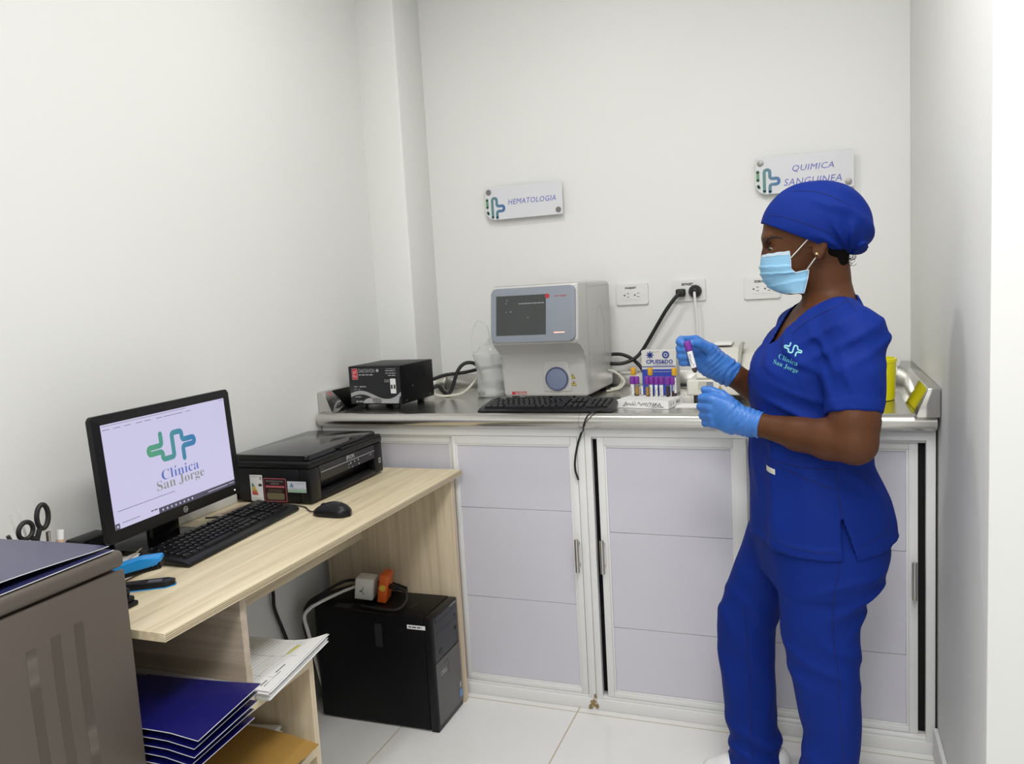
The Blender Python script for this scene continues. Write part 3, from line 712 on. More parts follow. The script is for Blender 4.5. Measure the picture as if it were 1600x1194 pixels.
def wall_outlet(label, x0, z0, word, w=0.117, h=0.0755, slots=(0, 1)):
    root = thing('wall_outlet', label, 'outlet', (x0 + w / 2, 2.930, z0 + h / 2), group='double wall outlets above the counter')
    bm = nb(); prism(bm, rrect(w, h, 0.004), 0.0005, 0.0085, FRONT, bev=0.0028, seg=3); obj('cover_plate', bm, m_white, root)
    F = FRONT @ Matrix.Translation((0, 0, 0.0086))
    bm = nb(); prism(bm, rrect(0.066, 0.034, 0.001), -0.001, 0.0008, F @ Matrix.Translation((0, -0.003, 0)), bev=0.0004, seg=1)
    sk = obj('socket_insert', bm, m_white, root)
    bm = nb()
    for cx in (-0.019, 0.019):
        G = F @ Matrix.Translation((cx, -0.003, 0.0008))
        lathe(bm, [(0.0028, 0.0), (0.0028, 0.0004)], 14, G @ Matrix.Translation((-0.0085, 0, 0)))
        for dz in (0.0062, -0.0062):
            quad(bm, 0.0082, 0.0019, 0.0004, G @ Matrix.Translation((0.0045, dz, 0)))
    obj('slot', bm, m_ink, sk)
    bm = nb(); text_mesh(bm, word, 0.0105, F @ Matrix.Translation((-0.004, 0.0225, 0)), th=0.0002, width=0.041, height=0.0092, bold=0.0005); obj('lettering', bm, m_ink, root)
    return root


wall_outlet('white double wall outlet with nothing plugged in beside the blood analyser', -0.691, 1.226, 'PANJGET')
wall_outlet('white double wall outlet with two black plugs in it', -0.4865, 1.229, 'SKPASET')
wall_outlet('white double wall outlet partly hidden by the blue face mask', -0.2375, 1.225, 'SOROUT', w=0.119)

# black plug and its power cord
t = thing('mains_lead', 'thick black power lead from the middle outlet down to the analyser', 'cable', (-0.450, 2.905, 1.262))
bm = nb(); box(bm, -0.020, 0.013, -0.016, 0.0125, -0.016, 0.012, bev=0.006, seg=3); obj('plug', bm, m_rubber, t)
O = Vector((-0.450, 2.905, 1.262))
bm = nb()
tube(bm, [Vector(p) - O for p in ((-0.455, 2.893, 1.260), (-0.472, 2.884, 1.242), (-0.505, 2.88, 1.199), (-0.554, 2.885, 1.123), (-0.594, 2.878, 1.060), (-0.622, 2.860, 1.032), (-0.658, 2.845, 1.019), (-0.688, 2.84, 1.018), (-0.7035, 2.84, 1.019))], 0.0068, 10)
obj('cable', bm, m_rubber, t)
t = thing('round_plug', 'black round plug with a white cord in the middle outlet', 'plug', (-0.404, 2.918, 1.263))
bm = nb(); lathe(bm, [(0.0225, 0.0), (0.0225, 0.012), (0.020, 0.017), (0.013, 0.0175), (0.0115, 0.024), (0.005, 0.026)], 28, FRONT); obj('plug_body', bm, m_rubber, t)
bm = nb()
tube(bm, [(0.0, -0.020, -0.002), (0.001, -0.031, -0.012), (0.003, -0.032, -0.04), (0.006, -0.028, -0.10), (0.008, -0.024, -0.20), (0.012, -0.024, -0.275)], 0.0048, 10)
obj('cable', bm, m_white, t)['label'] = 'white cord'

t = tag(obj('black_cable', tube(tube(nb(), [(-0.7055, 2.872, 1.049), (-0.696, 2.878, 1.050), (-0.669, 2.890, 1.046), (-0.637, 2.890, 1.031), (-0.605, 2.885, 1.002), (-0.578, 2.865, 0.962), (-0.56, 2.86, 0.940), (-0.50, 2.86, 0.9365)], 0.0066, 10),
                                [(-0.50, 2.86, 0.9365), (-0.45, 2.85, 0.9360), (-0.405, 2.84, 0.9360)], 0.0060, 8), m_rubber),
        'black cable running from the analyser behind the reagent box', 'cable')
bm = nb()
tube(bm, [(-0.7035, 2.80, 0.998), (-0.690, 2.80, 0.998), (-0.661, 2.795, 0.981), (-0.643, 2.785, 0.960), (-0.655, 2.77, 0.940), (-0.680, 2.75, 0.934), (-0.694, 2.73, 0.9335)], 0.0042, 8)
tube(bm, [(-0.7035, 2.83, 0.990), (-0.680, 2.83, 0.985), (-0.660, 2.82, 0.960), (-0.668, 2.80, 0.940), (-0.692, 2.78, 0.9340)], 0.0036, 8)
tag(obj('reagent_tubing', bm, mat('cream_tubing', (0.62, 0.60, 0.52), 0.4, noise=0.02)), 'cream plastic tubing looped on the counter beside the blood analyser', 'tubing')

# ================================================================ voltage regulator
VR = thing('voltage_regulator', 'black metal voltage regulator box with a grey wave on its front', 'voltage regulator', (-1.507, 2.366, ZT), -0.031)
W_, D_, H_, F0 = 0.205, 0.227, 0.1305, 0.016
bm = nb(); box(bm, 0, W_, 0, D_, F0, F0 + H_, bev=0.0022); obj('housing', bm, m_blackmetal, VR)
for sx, sy in ((0.035, 0.03), (0.165, 0.03), (0.035, 0.195), (0.165, 0.195)):
    bm = nb(); lathe(bm, [(0.011, 0.0), (0.013, 0.004), (0.013, F0)], 16, Matrix.Translation((sx, sy, 0))); obj('foot', bm, m_rubber, VR)
VF = Matrix.Translation((0, -0.0004, F0)) @ FRONT
bm = nb(); box(bm, 0.004, W_ - 0.003, 0.003, H_ - 0.003, -0.001, 0.0004, m=VF); fp = obj('front_panel', bm, mat('satin_black_panel', (0.012, 0.013, 0.016), 0.25, noise=0.05), VR)
bm = nb()


def wave_top(x):
    return 0.047 - 0.028 * (0.5 - 0.5 * math.cos(math.pi * min(1, max(0, (x - 0.045) / 0.100)))) - (0.000 if x > 0.045 else 0.009 * ((0.045 - x) / 0.040) ** 2) + (0.024 * max(0, (x - 0.150) / 0.052) ** 2)


N = 36
xs = [0.0045 + (W_ - 0.008) * k / N for k in range(N + 1)]
for xa, xb in zip(xs, xs[1:]):
    ya, yb = wave_top(xa), wave_top(xb)

    def low(x, y):
        lo = y - 0.0125
        if x > 0.052:
            e = 0.0045 + 0.0005
            dome = 0.0045 + 0.018 * math.sqrt(max(0, 1 - ((0.086 - min(x, 0.086)) / 0.034) ** 2))
            lo = min(lo, dome) if lo > dome else 0.004
            if y - 0.0125 > dome:
                lo = y - 0.0125
            else:
                lo = 0.004
        return lo
    prism(bm, [(xa, low(xa, ya)), (xb, low(xb, yb)), (xb, yb), (xa, ya)], 0.0004, 0.0008, VF)
dome = [(0.052, 0.004)] + [(0.086 - 0.034 * math.cos(a), 0.0045 + 0.018 * math.sin(a)) for a in [math.radians(9 * k) for k in range(11)]] + [(0.11, 0.0225), (0.125, 0.018), (0.125, 0.004)]
prism(bm, dome, 0.0004, 0.0008, VF)
obj('grey_wave', bm, m_greyprint, fp)['label'] = 'grey wave band across the black front'
bm = nb(); prism(bm, rrect(0.023, 0.038, 0.003, cx=0.026, cy=0.1045), 0.0004, 0.0008, VF); prism(bm, rrect(0.0205, 0.0355, 0.002, cx=0.026, cy=0.1045), 0.0008, 0.001, VF, 1)
for (cx, cy, w, h) in ((0.023, 0.110, 0.006, 0.008), (0.030, 0.112, 0.004, 0.010), (0.022, 0.098, 0.005, 0.010), (0.030, 0.096, 0.006, 0.006)):
    quad(bm, w, h, 0.0003, VF @ T((cx, cy, 0.001)), 2)
obj('red_badge', bm, [m_greyprint, m_red, mat('pale_pink_print', (0.6, 0.3, 0.32), 0.5, noise=0.05)], fp)
bm = nb(); text_mesh(bm, 'DAIOSAVON', 0.0185, VF @ T((0.041, 0.1145, 0.0004)), th=0.0003, ax='LEFT', sx=0.62, spacing=0.95)
lathe(bm, [(0.0055, 0), (0.0055, 0.0003)], 12, VF @ T((0.116, 0.1155, 0.0004)))
fine_text(bm, 0.041, 0.100, 0.1015, 0.006, VF @ T((0, 0, 0.0004)), seed=3)
for (xa, xb, yy, hh, sd) in ((0.150, 0.186, 0.121, 0.002, 1), (0.147, 0.186, 0.1145, 0.0045, 2), (0.147, 0.187, 0.106, 0.004, 5), (0.157, 0.187, 0.0985, 0.0045, 6), (0.141, 0.160, 0.083, 0.003, 7), (0.141, 0.160, 0.0775, 0.0035, 8),
                            (0.020, 0.034, 0.061, 0.005, 9), (0.042, 0.066, 0.061, 0.006, 10), (0.020, 0.030, 0.052, 0.003, 11), (0.036, 0.044, 0.052, 0.003, 12), (0.022, 0.046, 0.026, 0.0045, 13), (0.024, 0.052, 0.010, 0.007, 14)):
    fine_text(bm, xa, xb, yy, hh, VF @ T((0, 0, 0.0004)), seed=sd)
obj('lettering', bm, m_greyprint, fp)
bm = nb(); prism(bm, rrect(0.021, 0.050, 0.002, cx=0.174, cy=0.0625), 0.0004, 0.0009, VF); quad(bm, 0.0065, 0.014, 0.0003, VF @ T((0.1685, 0.060, 0.0009)), 1); quad(bm, 0.0065, 0.014, 0.0003, VF @ T((0.1795, 0.060, 0.0009)), 1)
obj('white_sticker', bm, [m_whiteprint, m_ink], fp)
bm = nb()
VE = Matrix.Translation((W_ + 0.0003, 0, F0)) @ EAST
for r, (za, n) in enumerate(((0.106, 15), (0.084, 15))):
    for k in range(n):
        y = 0.040 + k * 0.0088
        prism(bm, [(y, za - 0.010), (y + 0.0028, za - 0.010), (y + 0.0052, za + 0.010), (y + 0.0024, za + 0.010)], 0.0, 0.0004, VE)
obj('vent_slots', bm, m_gap, VR)
for y, z in ((0.030, 0.010), (0.195, 0.010), (0.075, 0.055)):
    bm = nb(); lathe(bm, [(0.0024, 0), (0.0024, 0.0006), (0.001, 0.0012)], 10, VE @ T((y, z, 0))); obj('screw', bm, m_chrome, VR)

bm = nb()
tube(bm, [(-1.322, 2.615, 0.962), (-1.302, 2.635, 0.970), (-1.288, 2.65, 0.946), (-1.276, 2.66, 0.938), (-1.262, 2.67, 0.958), (-1.240, 2.68, 1.020), (-1.217, 2.70, 1.046), (-1.185, 2.72, 1.040), (-1.172, 2.735, 1.000), (-1.165, 2.75, 0.960), (-1.10, 2.79, 0.9375)], 0.0068, 10)
tag(obj('black_cable', bm, m_rubber), 'looping black cable between the voltage regulator and the clear jug', 'cable')
bm = nb()
tube(bm, [(-1.322, 2.64, 0.996), (-1.290, 2.68, 1.006), (-1.230, 2.725, 1.010), (-1.170, 2.765, 1.020), (-1.10, 2.79, 1.024), (-1.04, 2.80, 1.02)], 0.0066, 10)
tag(obj('black_cable', bm, m_rubber), 'nearly straight black cable passing behind the clear jug', 'cable')
bm = nb()
tube(bm, [(-1.325, 2.598, 0.985), (-1.312, 2.605, 0.950), (-1.290, 2.625, 0.936), (-1.255, 2.64, 0.9345), (-1.215, 2.655, 0.942), (-1.185, 2.665, 0.966), (-1.178, 2.70, 0.985), (-1.18, 2.715, 0.99)], 0.0043, 8)
tag(obj('white_cable', bm, mat('ivory_cable', (0.66, 0.64, 0.56), 0.4, noise=0.02)), 'ivory cable sagging on the counter beside the voltage regulator', 'cable')

# ================================================================ haematology analyser
AN = thing('blood_analyser', 'white benchtop blood analyser with grey screen bezel and round port', 'lab analyser', (-1.012, 2.556, ZT), -0.024)
AW = 0.301
m_anw = mat('warm_white_enamel', (0.55, 0.54, 0.52), 0.34, noise=0.012, nscale=6)
prof = [(0.0, 0.012), (0.0, 0.128)] + [(-0.006 - 0.074 * (k / 7) ** 1.25, 0.140 + 0.058 * (k / 7) ** 0.8) for k in range(8)] + [(-0.084, 0.206), (-0.058, 0.378), (-0.052, 0.388), (-0.040, 0.394), (0.30, 0.391), (0.318, 0.386), (0.322, 0.370), (0.322, 0.012)]
bm = nb(); prism(bm, prof, 0, AW, YZ, bev=0.011, seg=4); obj('housing', bm, m_anw, AN, ang=30)
for sx, sy in ((0.03, 0.03), (0.27, 0.03), (0.03, 0.29), (0.27, 0.29)):
    bm = nb(); lathe(bm, [(0.014, 0), (0.014, 0.016)], 16, Matrix.Translation((sx, sy, 0))); obj('foot', bm, m_rubber, AN)
# tilted bezel frame: local x right, y up the slope, z outwards
tl = math.atan2(0.026, 0.172)
BZ = Matrix.Translation((AW / 2 - 0.003, -0.0845, 0.204)) @ Euler((-tl, 0, 0)).to_matrix().to_4x4() @ FRONT
m_bez = mat('blue_grey_bezel', (0.245, 0.27, 0.315), 0.35, noise=0.02)
bm = nb(); prism(bm, rrect(0.292, 0.178, 0.018, 8, 0, 0.089), -0.004, 0.0075, BZ, bev=0.0035, seg=3); bz = obj('bezel', bm, m_bez, AN, ang=30)
bm = nb(); box(bm, -0.127, 0.0475, 0.022, 0.153, 0.0070, 0.0079, m=BZ); sc = obj('display', bm, mat('dark_display_glass', (0.045, 0.050, 0.050), 0.16, noise=0.1, nscale=8), bz)
bm = nb(); fine_text(bm, -0.047, 0.042, 0.1255, 0.0042, BZ @ T((0, 0, 0.0080)), seed=21)
for (px_, py_, r_) in ((-0.088, 0.138, 0.0016), (-0.092, 0.128, 0.0016), (-0.075, 0.100, 0.002), (-0.091, 0.099, 0.0014), (-0.015, 0.079, 0.0016)):
    lathe(bm, [(r_, 0), (r_, 0.0002)], 8, BZ @ T((px_, py_, 0.0080)))
obj('display_lettering', bm, m_greyprint, sc)
bm = nb(); lathe(bm, [(0.0078, 0), (0.0078, 0.0006)], 24, BZ @ T((0.0525, 0.1465, 0.0076))); text_mesh(bm, 'activ diagen', 0.0105, BZ @ T((0.0975, 0.1460, 0.0076)), th=0.0003, sx=0.86); obj('brand_mark', bm, mat('crimson_print', (0.42, 0.03, 0.04), 0.4, noise=0.03), bz)
bm = nb(); prism(bm, rrect(0.036, 0.0026, 0.0012, 4, 0.093, 0.0275), 0.0074, 0.0082, BZ); o = obj('status_light', bm, mat('red_status_light', (0.9, 0.2, 0.15), 0.3, emit=(1.0, 0.33, 0.25), estr=2.2, noise=0.01), bz); o['label'] = 'glowing red status light bar'
AF = Matrix.Translation((0, -0.0004, 0)) @ FRONT
bm = nb(); prism(bm, [(0.150, 0.030), (0.246, 0.030), (0.246, 0.080), (0.236, 0.126), (0.228, 0.130), (0.158, 0.130), (0.152, 0.126), (0.146, 0.080)], -0.02, 0.0035, AF, bev=0.0015, seg=2); pc = obj('sample_port_cover', bm, m_anw, AN)
bm = nb(); lathe(bm, [(0.0405, 0.0), (0.0405, 0.004), (0.0385, 0.006), (0.0360, 0.005), (0.0355, 0.0025)], 40, AF @ T((0.196, 0.072, 0.0033)), cap=False); obj('port_ring', bm, mat('dark_blue_ring', (0.10, 0.12, 0.21), 0.35, noise=0.02), pc)
bm = nb(); lathe(bm, [(0.0358, 0.0015), (0.0350, 0.0045), (0.030, 0.0055)], 40, AF @ T((0.196, 0.072, 0.0033))); obj('port_door', bm, mat('slate_blue_plastic', (0.20, 0.24, 0.36), 0.3, noise=0.02), pc)


def warning_triangle(parent, mtx, s):
    bm = nb()
    prism(bm, [(-s, -s * 0.6), (s, -s * 0.6), (0, s * 1.05)], 0.0, 0.0004, mtx, 1)
    prism(bm, [(-s * 0.8, -s * 0.49), (s * 0.8, -s * 0.49), (0, s * 0.82)], 0.0004, 0.0006, mtx, 0)
    prism(bm, [(-s * 0.13, s * 0.4), (s * 0.16, s * 0.4), (0.0, 0.0), (s * 0.25, 0.0), (-s * 0.12, -s * 0.4), (0, -s * 0.08), (-s * 0.25, -s * 0.08)], 0.0006, 0.0008, mtx, 1)
    return obj('warning_label', bm, [m_yellowlabel, m_ink], parent)


warning_triangle(AN, AF @ T((0.250, 0.078, 0.0006)), 0.0095)
warning_triangle(AN, AF @ T((0.253, 0.054, 0.0006)), 0.0095)
bm = nb(); quad(bm, 0.013, 0.010, 0.0004, AF @ T((0.036, 0.024, 0)), 0); text_mesh(bm, 'TECNTR', 0.011, AF @ T((0.064, 0.0255, 0)), th=0.0003, bold=0.0003); fine_text(bm, 0.045, 0.083, 0.0185, 0.002, AF, seed=4); obj('maker_plate', bm, m_red, AN)
AE = Matrix.Translation((AW + 0.0003, 0, 0)) @ EAST
bm = nb()
ribbon(bm, [(0.030, 0.385), (0.030, 0.372), (0.030, 0.20), (0.030, 0.05)], 0.0009, 0.0003, AE, caps=False)
ribbon(bm, [(0.030, 0.372), (0.312, 0.376)], 0.0009, 0.0003, AE, caps=False)
ribbon(bm, [(0.180 + 0.050 * math.cos(a), 0.200 + 0.105 * math.sin(a)) for a in [math.radians(-90 + 9 * k) for k in range(31)]], 0.0009, 0.0003, AE, caps=False)
obj('side_panel_seam', bm, m_greyprint, AN)

# ================================================================ translucent jug
m_clear = mat('translucent_plastic', (0.80, 0.82, 0.81), 0.18, noise=0.02, alpha=0.45, spec=0.8)
JG = thing('plastic_jug', 'translucent plastic waste jug with a thin tube beside the blood analyser', 'jug', (-1.1010, 2.672, ZT))
bm = nb()
lathe(bm, [(0.0, 0.002), (0.052, 0.002), (0.057, 0.006), (0.058, 0.022), (0.0565, 0.030), (0.056, 0.055), (0.055, 0.080), (0.057, 0.105), (0.061, 0.130), (0.068, 0.154), (0.066, 0.158), (0.050, 0.164), (0.046, 0.171), (0.040, 0.182), (0.024, 0.188), (0.0, 0.189)], 36, cap=False)
obj('jug_body', bm, m_clear, JG, ang=60)
bm = nb(); tube(bm, [(-0.02, 0.055, 0.15), (-0.03, 0.085, 0.13), (-0.03, 0.087, 0.08), (-0.02, 0.053, 0.035)], 0.008, 10); obj('handle', bm, m_clear, JG)
bm = nb(); tube(bm, [(-0.070, 0.0, 0.148), (-0.074, 0.005, 0.19), (-0.068, 0.01, 0.245), (-0.046, 0.012, 0.272), (-0.020, 0.012, 0.262), (-0.008, 0.012, 0.230), (-0.008, 0.012, 0.186)], 0.0022, 8); obj('tube', bm, mat('clear_tube', (0.75, 0.77, 0.76), 0.2, alpha=0.5, noise=0.02), JG)
bm = nb(); lathe(bm, [(0.013, 0.184), (0.013, 0.196), (0.006, 0.198), (0.006, 0.206)], 16, T((-0.008, 0.012, 0))); obj('cap', bm, m_clear, JG)
bm = nb(); lathe(bm, [(0.012, 0), (0.014, 0.008), (0.010, 0.014), (0, 0.016)], 12, T((-0.040, -0.010, 0.0045))); obj('tube_weight', bm, m_darkgrey, JG)


# ================================================================ keyboards
def keyboard(label, loc, rz, W, D, hf, hb, group=None):
    root = thing('keyboard', label, 'keyboard', loc, rz)
    bm = nb()
    prof = [(0.004, 0.0), (0.0, 0.005), (0.004, hf - 0.004), (0.020, hf), (D - 0.006, hb), (D, hb - 0.005), (D - 0.004, hb - 0.016)]
    prism(bm, prof, 0, W, YZ, bev=0.003, seg=2)
    b = obj('case', bm, m_black, root)
    sl = math.atan2(hb - hf, D - 0.026)
    K = Matrix.Translation((0, 0.020, hf)) @ Euler((sl, 0, 0)).to_matrix().to_4x4()
    bm = nb()
    L = nb()
    u = (W - 0.034) / 22.6
    depth = (D - 0.032) / 6.2
    rr = random.Random(5)
    rows = [[1.25, 1.25, 1.25, 6.0, 1.25, 1.25, 1.25, 1.5], [2.25] + [1] * 10 + [2.75], [1.75] + [1] * 11 + [2.25], [1.5] + [1] * 12 + [1.5], [1] * 13 + [2], [1, -1, 1, 1, 1, 1, -0.5, 1, 1, 1, 1, -0.5, 1, 1, 1, 1]]
    for ri, row in enumerate(rows):
        x = 0.016
        y = ri * depth + (depth * 0.2 if ri == 5 else 0) + 0.002
        segs = list(row) + ([-0.35] + [1, 1, 1] if ri not in (2,) else [-3.35]) + ([-0.35] + ([2, 1, 1] if ri == 0 else [1, 1, 1, 1] if ri < 5 else [-4]))
        for wu in segs:
            if wu < 0:
                x -= wu * u
                continue
            a, b_ = x + 0.0008, x + wu * u - 0.0008
            x += wu * u
            if b_ > W - 0.012:
                break
            dd = depth - 0.0018
            lo = [(a, y), (b_, y), (b_, y + dd), (a, y + dd)]
            hi = [(a + 0.0016, y + 0.0012), (b_ - 0.0016, y + 0.0012), (b_ - 0.0016, y + dd - 0.0022), (a + 0.0016, y + dd - 0.0022)]
            v0 = [bm.verts.new(K @ Vector((p[0], p[1], 0.0))) for p in lo]
            v1 = [bm.verts.new(K @ Vector((p[0], p[1], 0.0055))) for p in hi]
            bm.faces.new(v1)
            for i in range(4):
                bm.faces.new((v0[i], v0[(i + 1) % 4], v1[(i + 1) % 4], v1[i]))
            if wu < 3:
                quad(L, rr.uniform(0.0018, 0.0032), 0.0018, 0.0002, K @ T(((a + a + 0.006) / 2 + 0.002, y + dd * 0.62, 0.0055)))
    obj('keys', bm, m_black, root, ang=20)
    obj('key_legends', L, mat('grey_key_print', (0.30, 0.31, 0.33), 0.5, noise=0.02), root)
    bm = nb(); quad(bm, 0.022, 0.0018, 0.0002, K @ T((W * 0.70, D - 0.034, 0.0004))); obj('brand_mark', bm, m_greyprint, root)
    return root


kb = keyboard('black keyboard lying on the steel counter in front of the analyser', (-0.995, 2.274, ZC + 0.001), 0.030, 0.425, 0.150, 0.012, 0.026)
t = tag(obj('keyboard_cable', tube(tube(nb(), [(-0.60, 2.30, 0.934), (-0.612, 2.262, 0.937), (-0.626, 2.2295, 0.930), (-0.638, 2.224, 0.905), (-0.645, 2.238, 0.884), (-0.658, 2.262, 0.872)], 0.0024, 8),
                                   [(-0.658, 2.262, 0.872), (-0.672, 2.2675, 0.838), (-0.682, 2.2675, 0.795), (-0.684, 2.2675, 0.760), (-0.676, 2.2675, 0.728)], 0.0032, 8), m_rubber), 'thin black cable hanging over the counter edge between the cabinets', 'cable')

# ================================================================ sample rack and tubes
m_foam = mat('white_foam', (0.78, 0.78, 0.77), 0.6, noise=0.02, bump=0.1, bscale=400)
RK = thing('tube_rack', 'white foam tube rack with black handwriting on the counter', 'tube rack', (-0.577, 2.386, ZT), -0.213)
RW, RD, RH = 0.167, 0.111, 0.024
nx, ny = 11, 7
bm = nb()
gx, gy = RW / nx, RD / ny
grid = [[bm.verts.new((i * gx, j * gy, RH)) for j in range(ny + 1)] for i in range(nx + 1)]
for i in range(nx):
    for j in range(ny):
        c = ((i + 0.5) * gx, (j + 0.5) * gy)
        A = [(45 * k + 22.5) for k in range(8)]
        ring = [bm.verts.new((c[0] + 0.0062 * math.cos(math.radians(a)), c[1] + 0.0062 * math.sin(math.radians(a)), RH)) for a in A]
        bot = [bm.verts.new((v.co.x, v.co.y, RH - 0.016)) for v in ring]
        q = [grid[i + 1][j + 1], grid[i][j + 1], grid[i][j], grid[i + 1][j]]
        # fan: each octagon edge to the nearest square corner, plus one triangle per side
        for k in range(8):
            k2 = (k + 1) % 8
            am = (A[k] + 22.5) % 360
            if (round(am) % 90) == 45:
                corner = q[int(am // 90)]
                bm.faces.new((corner, ring[k2], ring[k]))
            else:
                side = int(round(am / 90)) % 4
                c1, c2 = q[(side - 1) % 4], q[side]
                bm.faces.new((c1, c2, ring[k2], ring[k]))
            bm.faces.new((ring[k], ring[k2], bot[k2], bot[k]))
        bm.faces.new(bot)
for side in ([grid[i][0] for i in range(nx + 1)], [grid[nx][j] for j in range(ny + 1)], [grid[i][ny] for i in range(nx, -1, -1)], [grid[0][j] for j in range(ny, -1, -1)]):
    lo = [bm.verts.new((v.co.x, v.co.y, 0)) for v in side]
    for k in range(len(side) - 1):
        bm.faces.new((lo[k], lo[k + 1], side[k + 1], side[k]))
bmesh.ops.remove_doubles(bm, verts=bm.verts, dist=1e-5)
rb = obj('rack_body', bm, m_foam, RK, ang=30)


def scribble(bm, strokes, m, w=0.0011):
    for s in strokes:
        ribbon(bm, [(p.x, p.y) for p in spline([(a, b, 0) for a, b in s], 4)], w, 0.0002, m)
    return bm


RF = Matrix.Translation((0, -0.0003, 0)) @ FRONT
bm = nb()
S1 = [[(.022, .006), (.026, .012), (.031, .019), (.032, .011), (.034, .008)], [(.024, .008), (.030, .012), (.036, .014)], [(.034, .008), (.038, .014), (.040, .009), (.044, .014), (.045, .008), (.049, .013), (.050, .008), (.054, .013), (.055, .009)],
      [(.052, .019), (.055, .013), (.057, .008), (.060, .011)], [(.059, .021), (.062, .013), (.064, .008)], [(.072, .019), (.070, .014), (.075, .014), (.074, .019), (.078, .009), (.080, .007)], [(.080, .014), (.082, .009), (.086, .016), (.087, .010), (.092, .017), (.093, .008), (.098, .018), (.100, .008)],
      [(.097, .005), (.103, .012), (.108, .019), (.110, .010), (.104, .004)], [(.108, .006), (.114, .018), (.116, .006), (.121, .019), (.120, .008), (.127, .016), (.126, .005)], [(.118, .003), (.124, .010), (.130, .018), (.131, .007), (.135, .013), (.136, .006), (.140, .016), (.142, .007)],
      [(.138, .018), (.142, .012), (.145, .006), (.152, .006)], [(.020, .005), (.028, .006), (.034, .007)], [(.112, .003), (.130, .004), (.150, .005)]]
scribble(bm, S1, RF)
RE = Matrix.Translation((RW + 0.0003, 0, 0)) @ EAST
S2 = [[(.020, .016), (.018, .009), (.023, .009)], [(.036, .009), (.041, .016)], [(.036, .015), (.042, .010)], [(.060, .008), (.062, .017), (.066, .010), (.069, .018), (.071, .009)], [(.076, .017), (.073, .010), (.079, .009), (.079, .017)], [(.084, .009), (.085, .018), (.090, .013), (.085, .012), (.091, .008)]]
scribble(bm, S2, RE, 0.0013)
obj('handwriting', bm, m_ink, rb)

m_glass = mat('clear_tube_glass', (0.35, 0.37, 0.37), 0.05, alpha=0.08, noise=0.01, spec=0.5)
m_purple = mat('purple_cap', (0.20, 0.035, 0.32), 0.4, noise=0.05)
m_ycap = mat('amber_cap', (0.66, 0.36, 0.025), 0.4, noise=0.04)
m_blood = mat('dark_blood', (0.035, 0.006, 0.007), 0.15, noise=0.1)
m_serum = mat('amber_serum', (0.42, 0.22, 0.035), 0.2, noise=0.05)


def make_tube(name, label, cat, loc, length, r, cap, cap_len, blood, serum, lab, group, rz=0.0, cap_r=None):
    root = thing(name, label, cat, loc, rz, group)
    bm = nb()
    lathe(bm, [(0.0, 0.0), (r * 0.55, 0.0008), (r * 0.9, 0.0035), (r, 0.007), (r, length - 0.002)], 18, cap=False)
    obj('glass', bm, m_glass, root, ang=60)
    ri = r - 0.0008
    z0 = 0.0012
    if blood > 0:
        bm = nb(); lathe(bm, [(0.0, z0), (ri * 0.6, z0 + 0.001), (ri, 0.007), (ri, blood), (0, blood)], 16, cap=False); obj('blood', bm, m_blood, root, ang=50)
    if serum > 0:
        bm = nb(); lathe(bm, [(0.0, blood + 0.0002), (ri, blood + 0.0002), (ri, blood + serum), (0, blood + serum)], 16, cap=False); obj('serum', bm, m_serum, root, ang=50)
    if lab:
        # paper label wrapped most of the way round
        bm = nb()
        rr, n = r + 0.0003, 14
        a0, a1 = math.radians(lab[2]), math.radians(lab[3])
        lo = [bm.verts.new((rr * math.cos(a0 + (a1 - a0) * k / n), rr * math.sin(a0 + (a1 - a0) * k / n), lab[0])) for k in range(n + 1)]
        hi = [bm.verts.new((v.co.x, v.co.y, lab[1])) for v in lo]
        for k in range(n):
            bm.faces.new((lo[k], lo[k + 1], hi[k + 1], hi[k]))
        pl = obj('paper_label', bm, m_paper, root, ang=80)
        bm = nb()
        q = random.Random(int(length * 1e5) + int(loc[0] * 1e4))
        for k in range(9):
            z = lab[0] + (lab[1] - lab[0]) * (0.12 + 0.085 * k)
            am = (a0 + a1) / 2 + q.uniform(-0.35, 0.35)
            mtx = Matrix.Translation((0, 0, z)) @ Matrix.Rotation(am, 4, 'Z') @ Matrix.Translation((rr + 0.0002, 0, 0)) @ EAST
            quad(bm, q.uniform(0.002, 0.004), 0.0016, 0.0002, mtx)
        obj('label_print', bm, m_darkgrey, pl)
    if cap:
        cr_ = cap_r or r * 1.28
        bm = nb(); lathe(bm, [(cr_ * 0.96, length - cap_len * 0.62), (cr_, length - cap_len * 0.58), (cr_, length + cap_len * 0.30), (cr_ * 0.94, length + cap_len * 0.36), (cr_ * 0.72, length + cap_len * 0.38), (cr_ * 0.68, length + cap_len * 0.30), (0, length + cap_len * 0.30)], 22, cap=False)
        obj('cap', bm, cap, root, ang=45)
    return root


RM = T((-0.577, 2.386, ZT), -0.213)
gp = 'purple capped blood tubes in the foam rack'
PUR = [(0.0124, 0.040, 0, (0.006, 0.052, 190, 330), 'purple capped tube with paper label, last of the row towards the analyser'),
       (0.0276, 0.018, 0.024, None, 'purple capped serum tube on the analyser side of the capless tube'),
       (0.0621, 0.016, 0.026, None, 'purple capped serum tube on the hand side of the capless tube'),
       (0.0770, 0.040, 0, (0.006, 0.050, 200, 300), 'purple capped tube with a label, in front of the middle amber cap'),
       (0.0935, 0.044, 0, (0.004, 0.050, 215, 300), 'purple capped tube with a narrow label, between two labelled tubes'),
       (0.1096, 0.040, 0, (0.006, 0.050, 195, 320), 'purple capped tube with a wide white label beside the dark blood tube'),
       (0.1294, 0.047, 0, None, 'purple capped tube full of dark blood without a label'),
       (0.1418, 0.030, 0, (0.006, 0.050, 180, 250), 'purple capped tube half hidden behind the dark blood tube')]
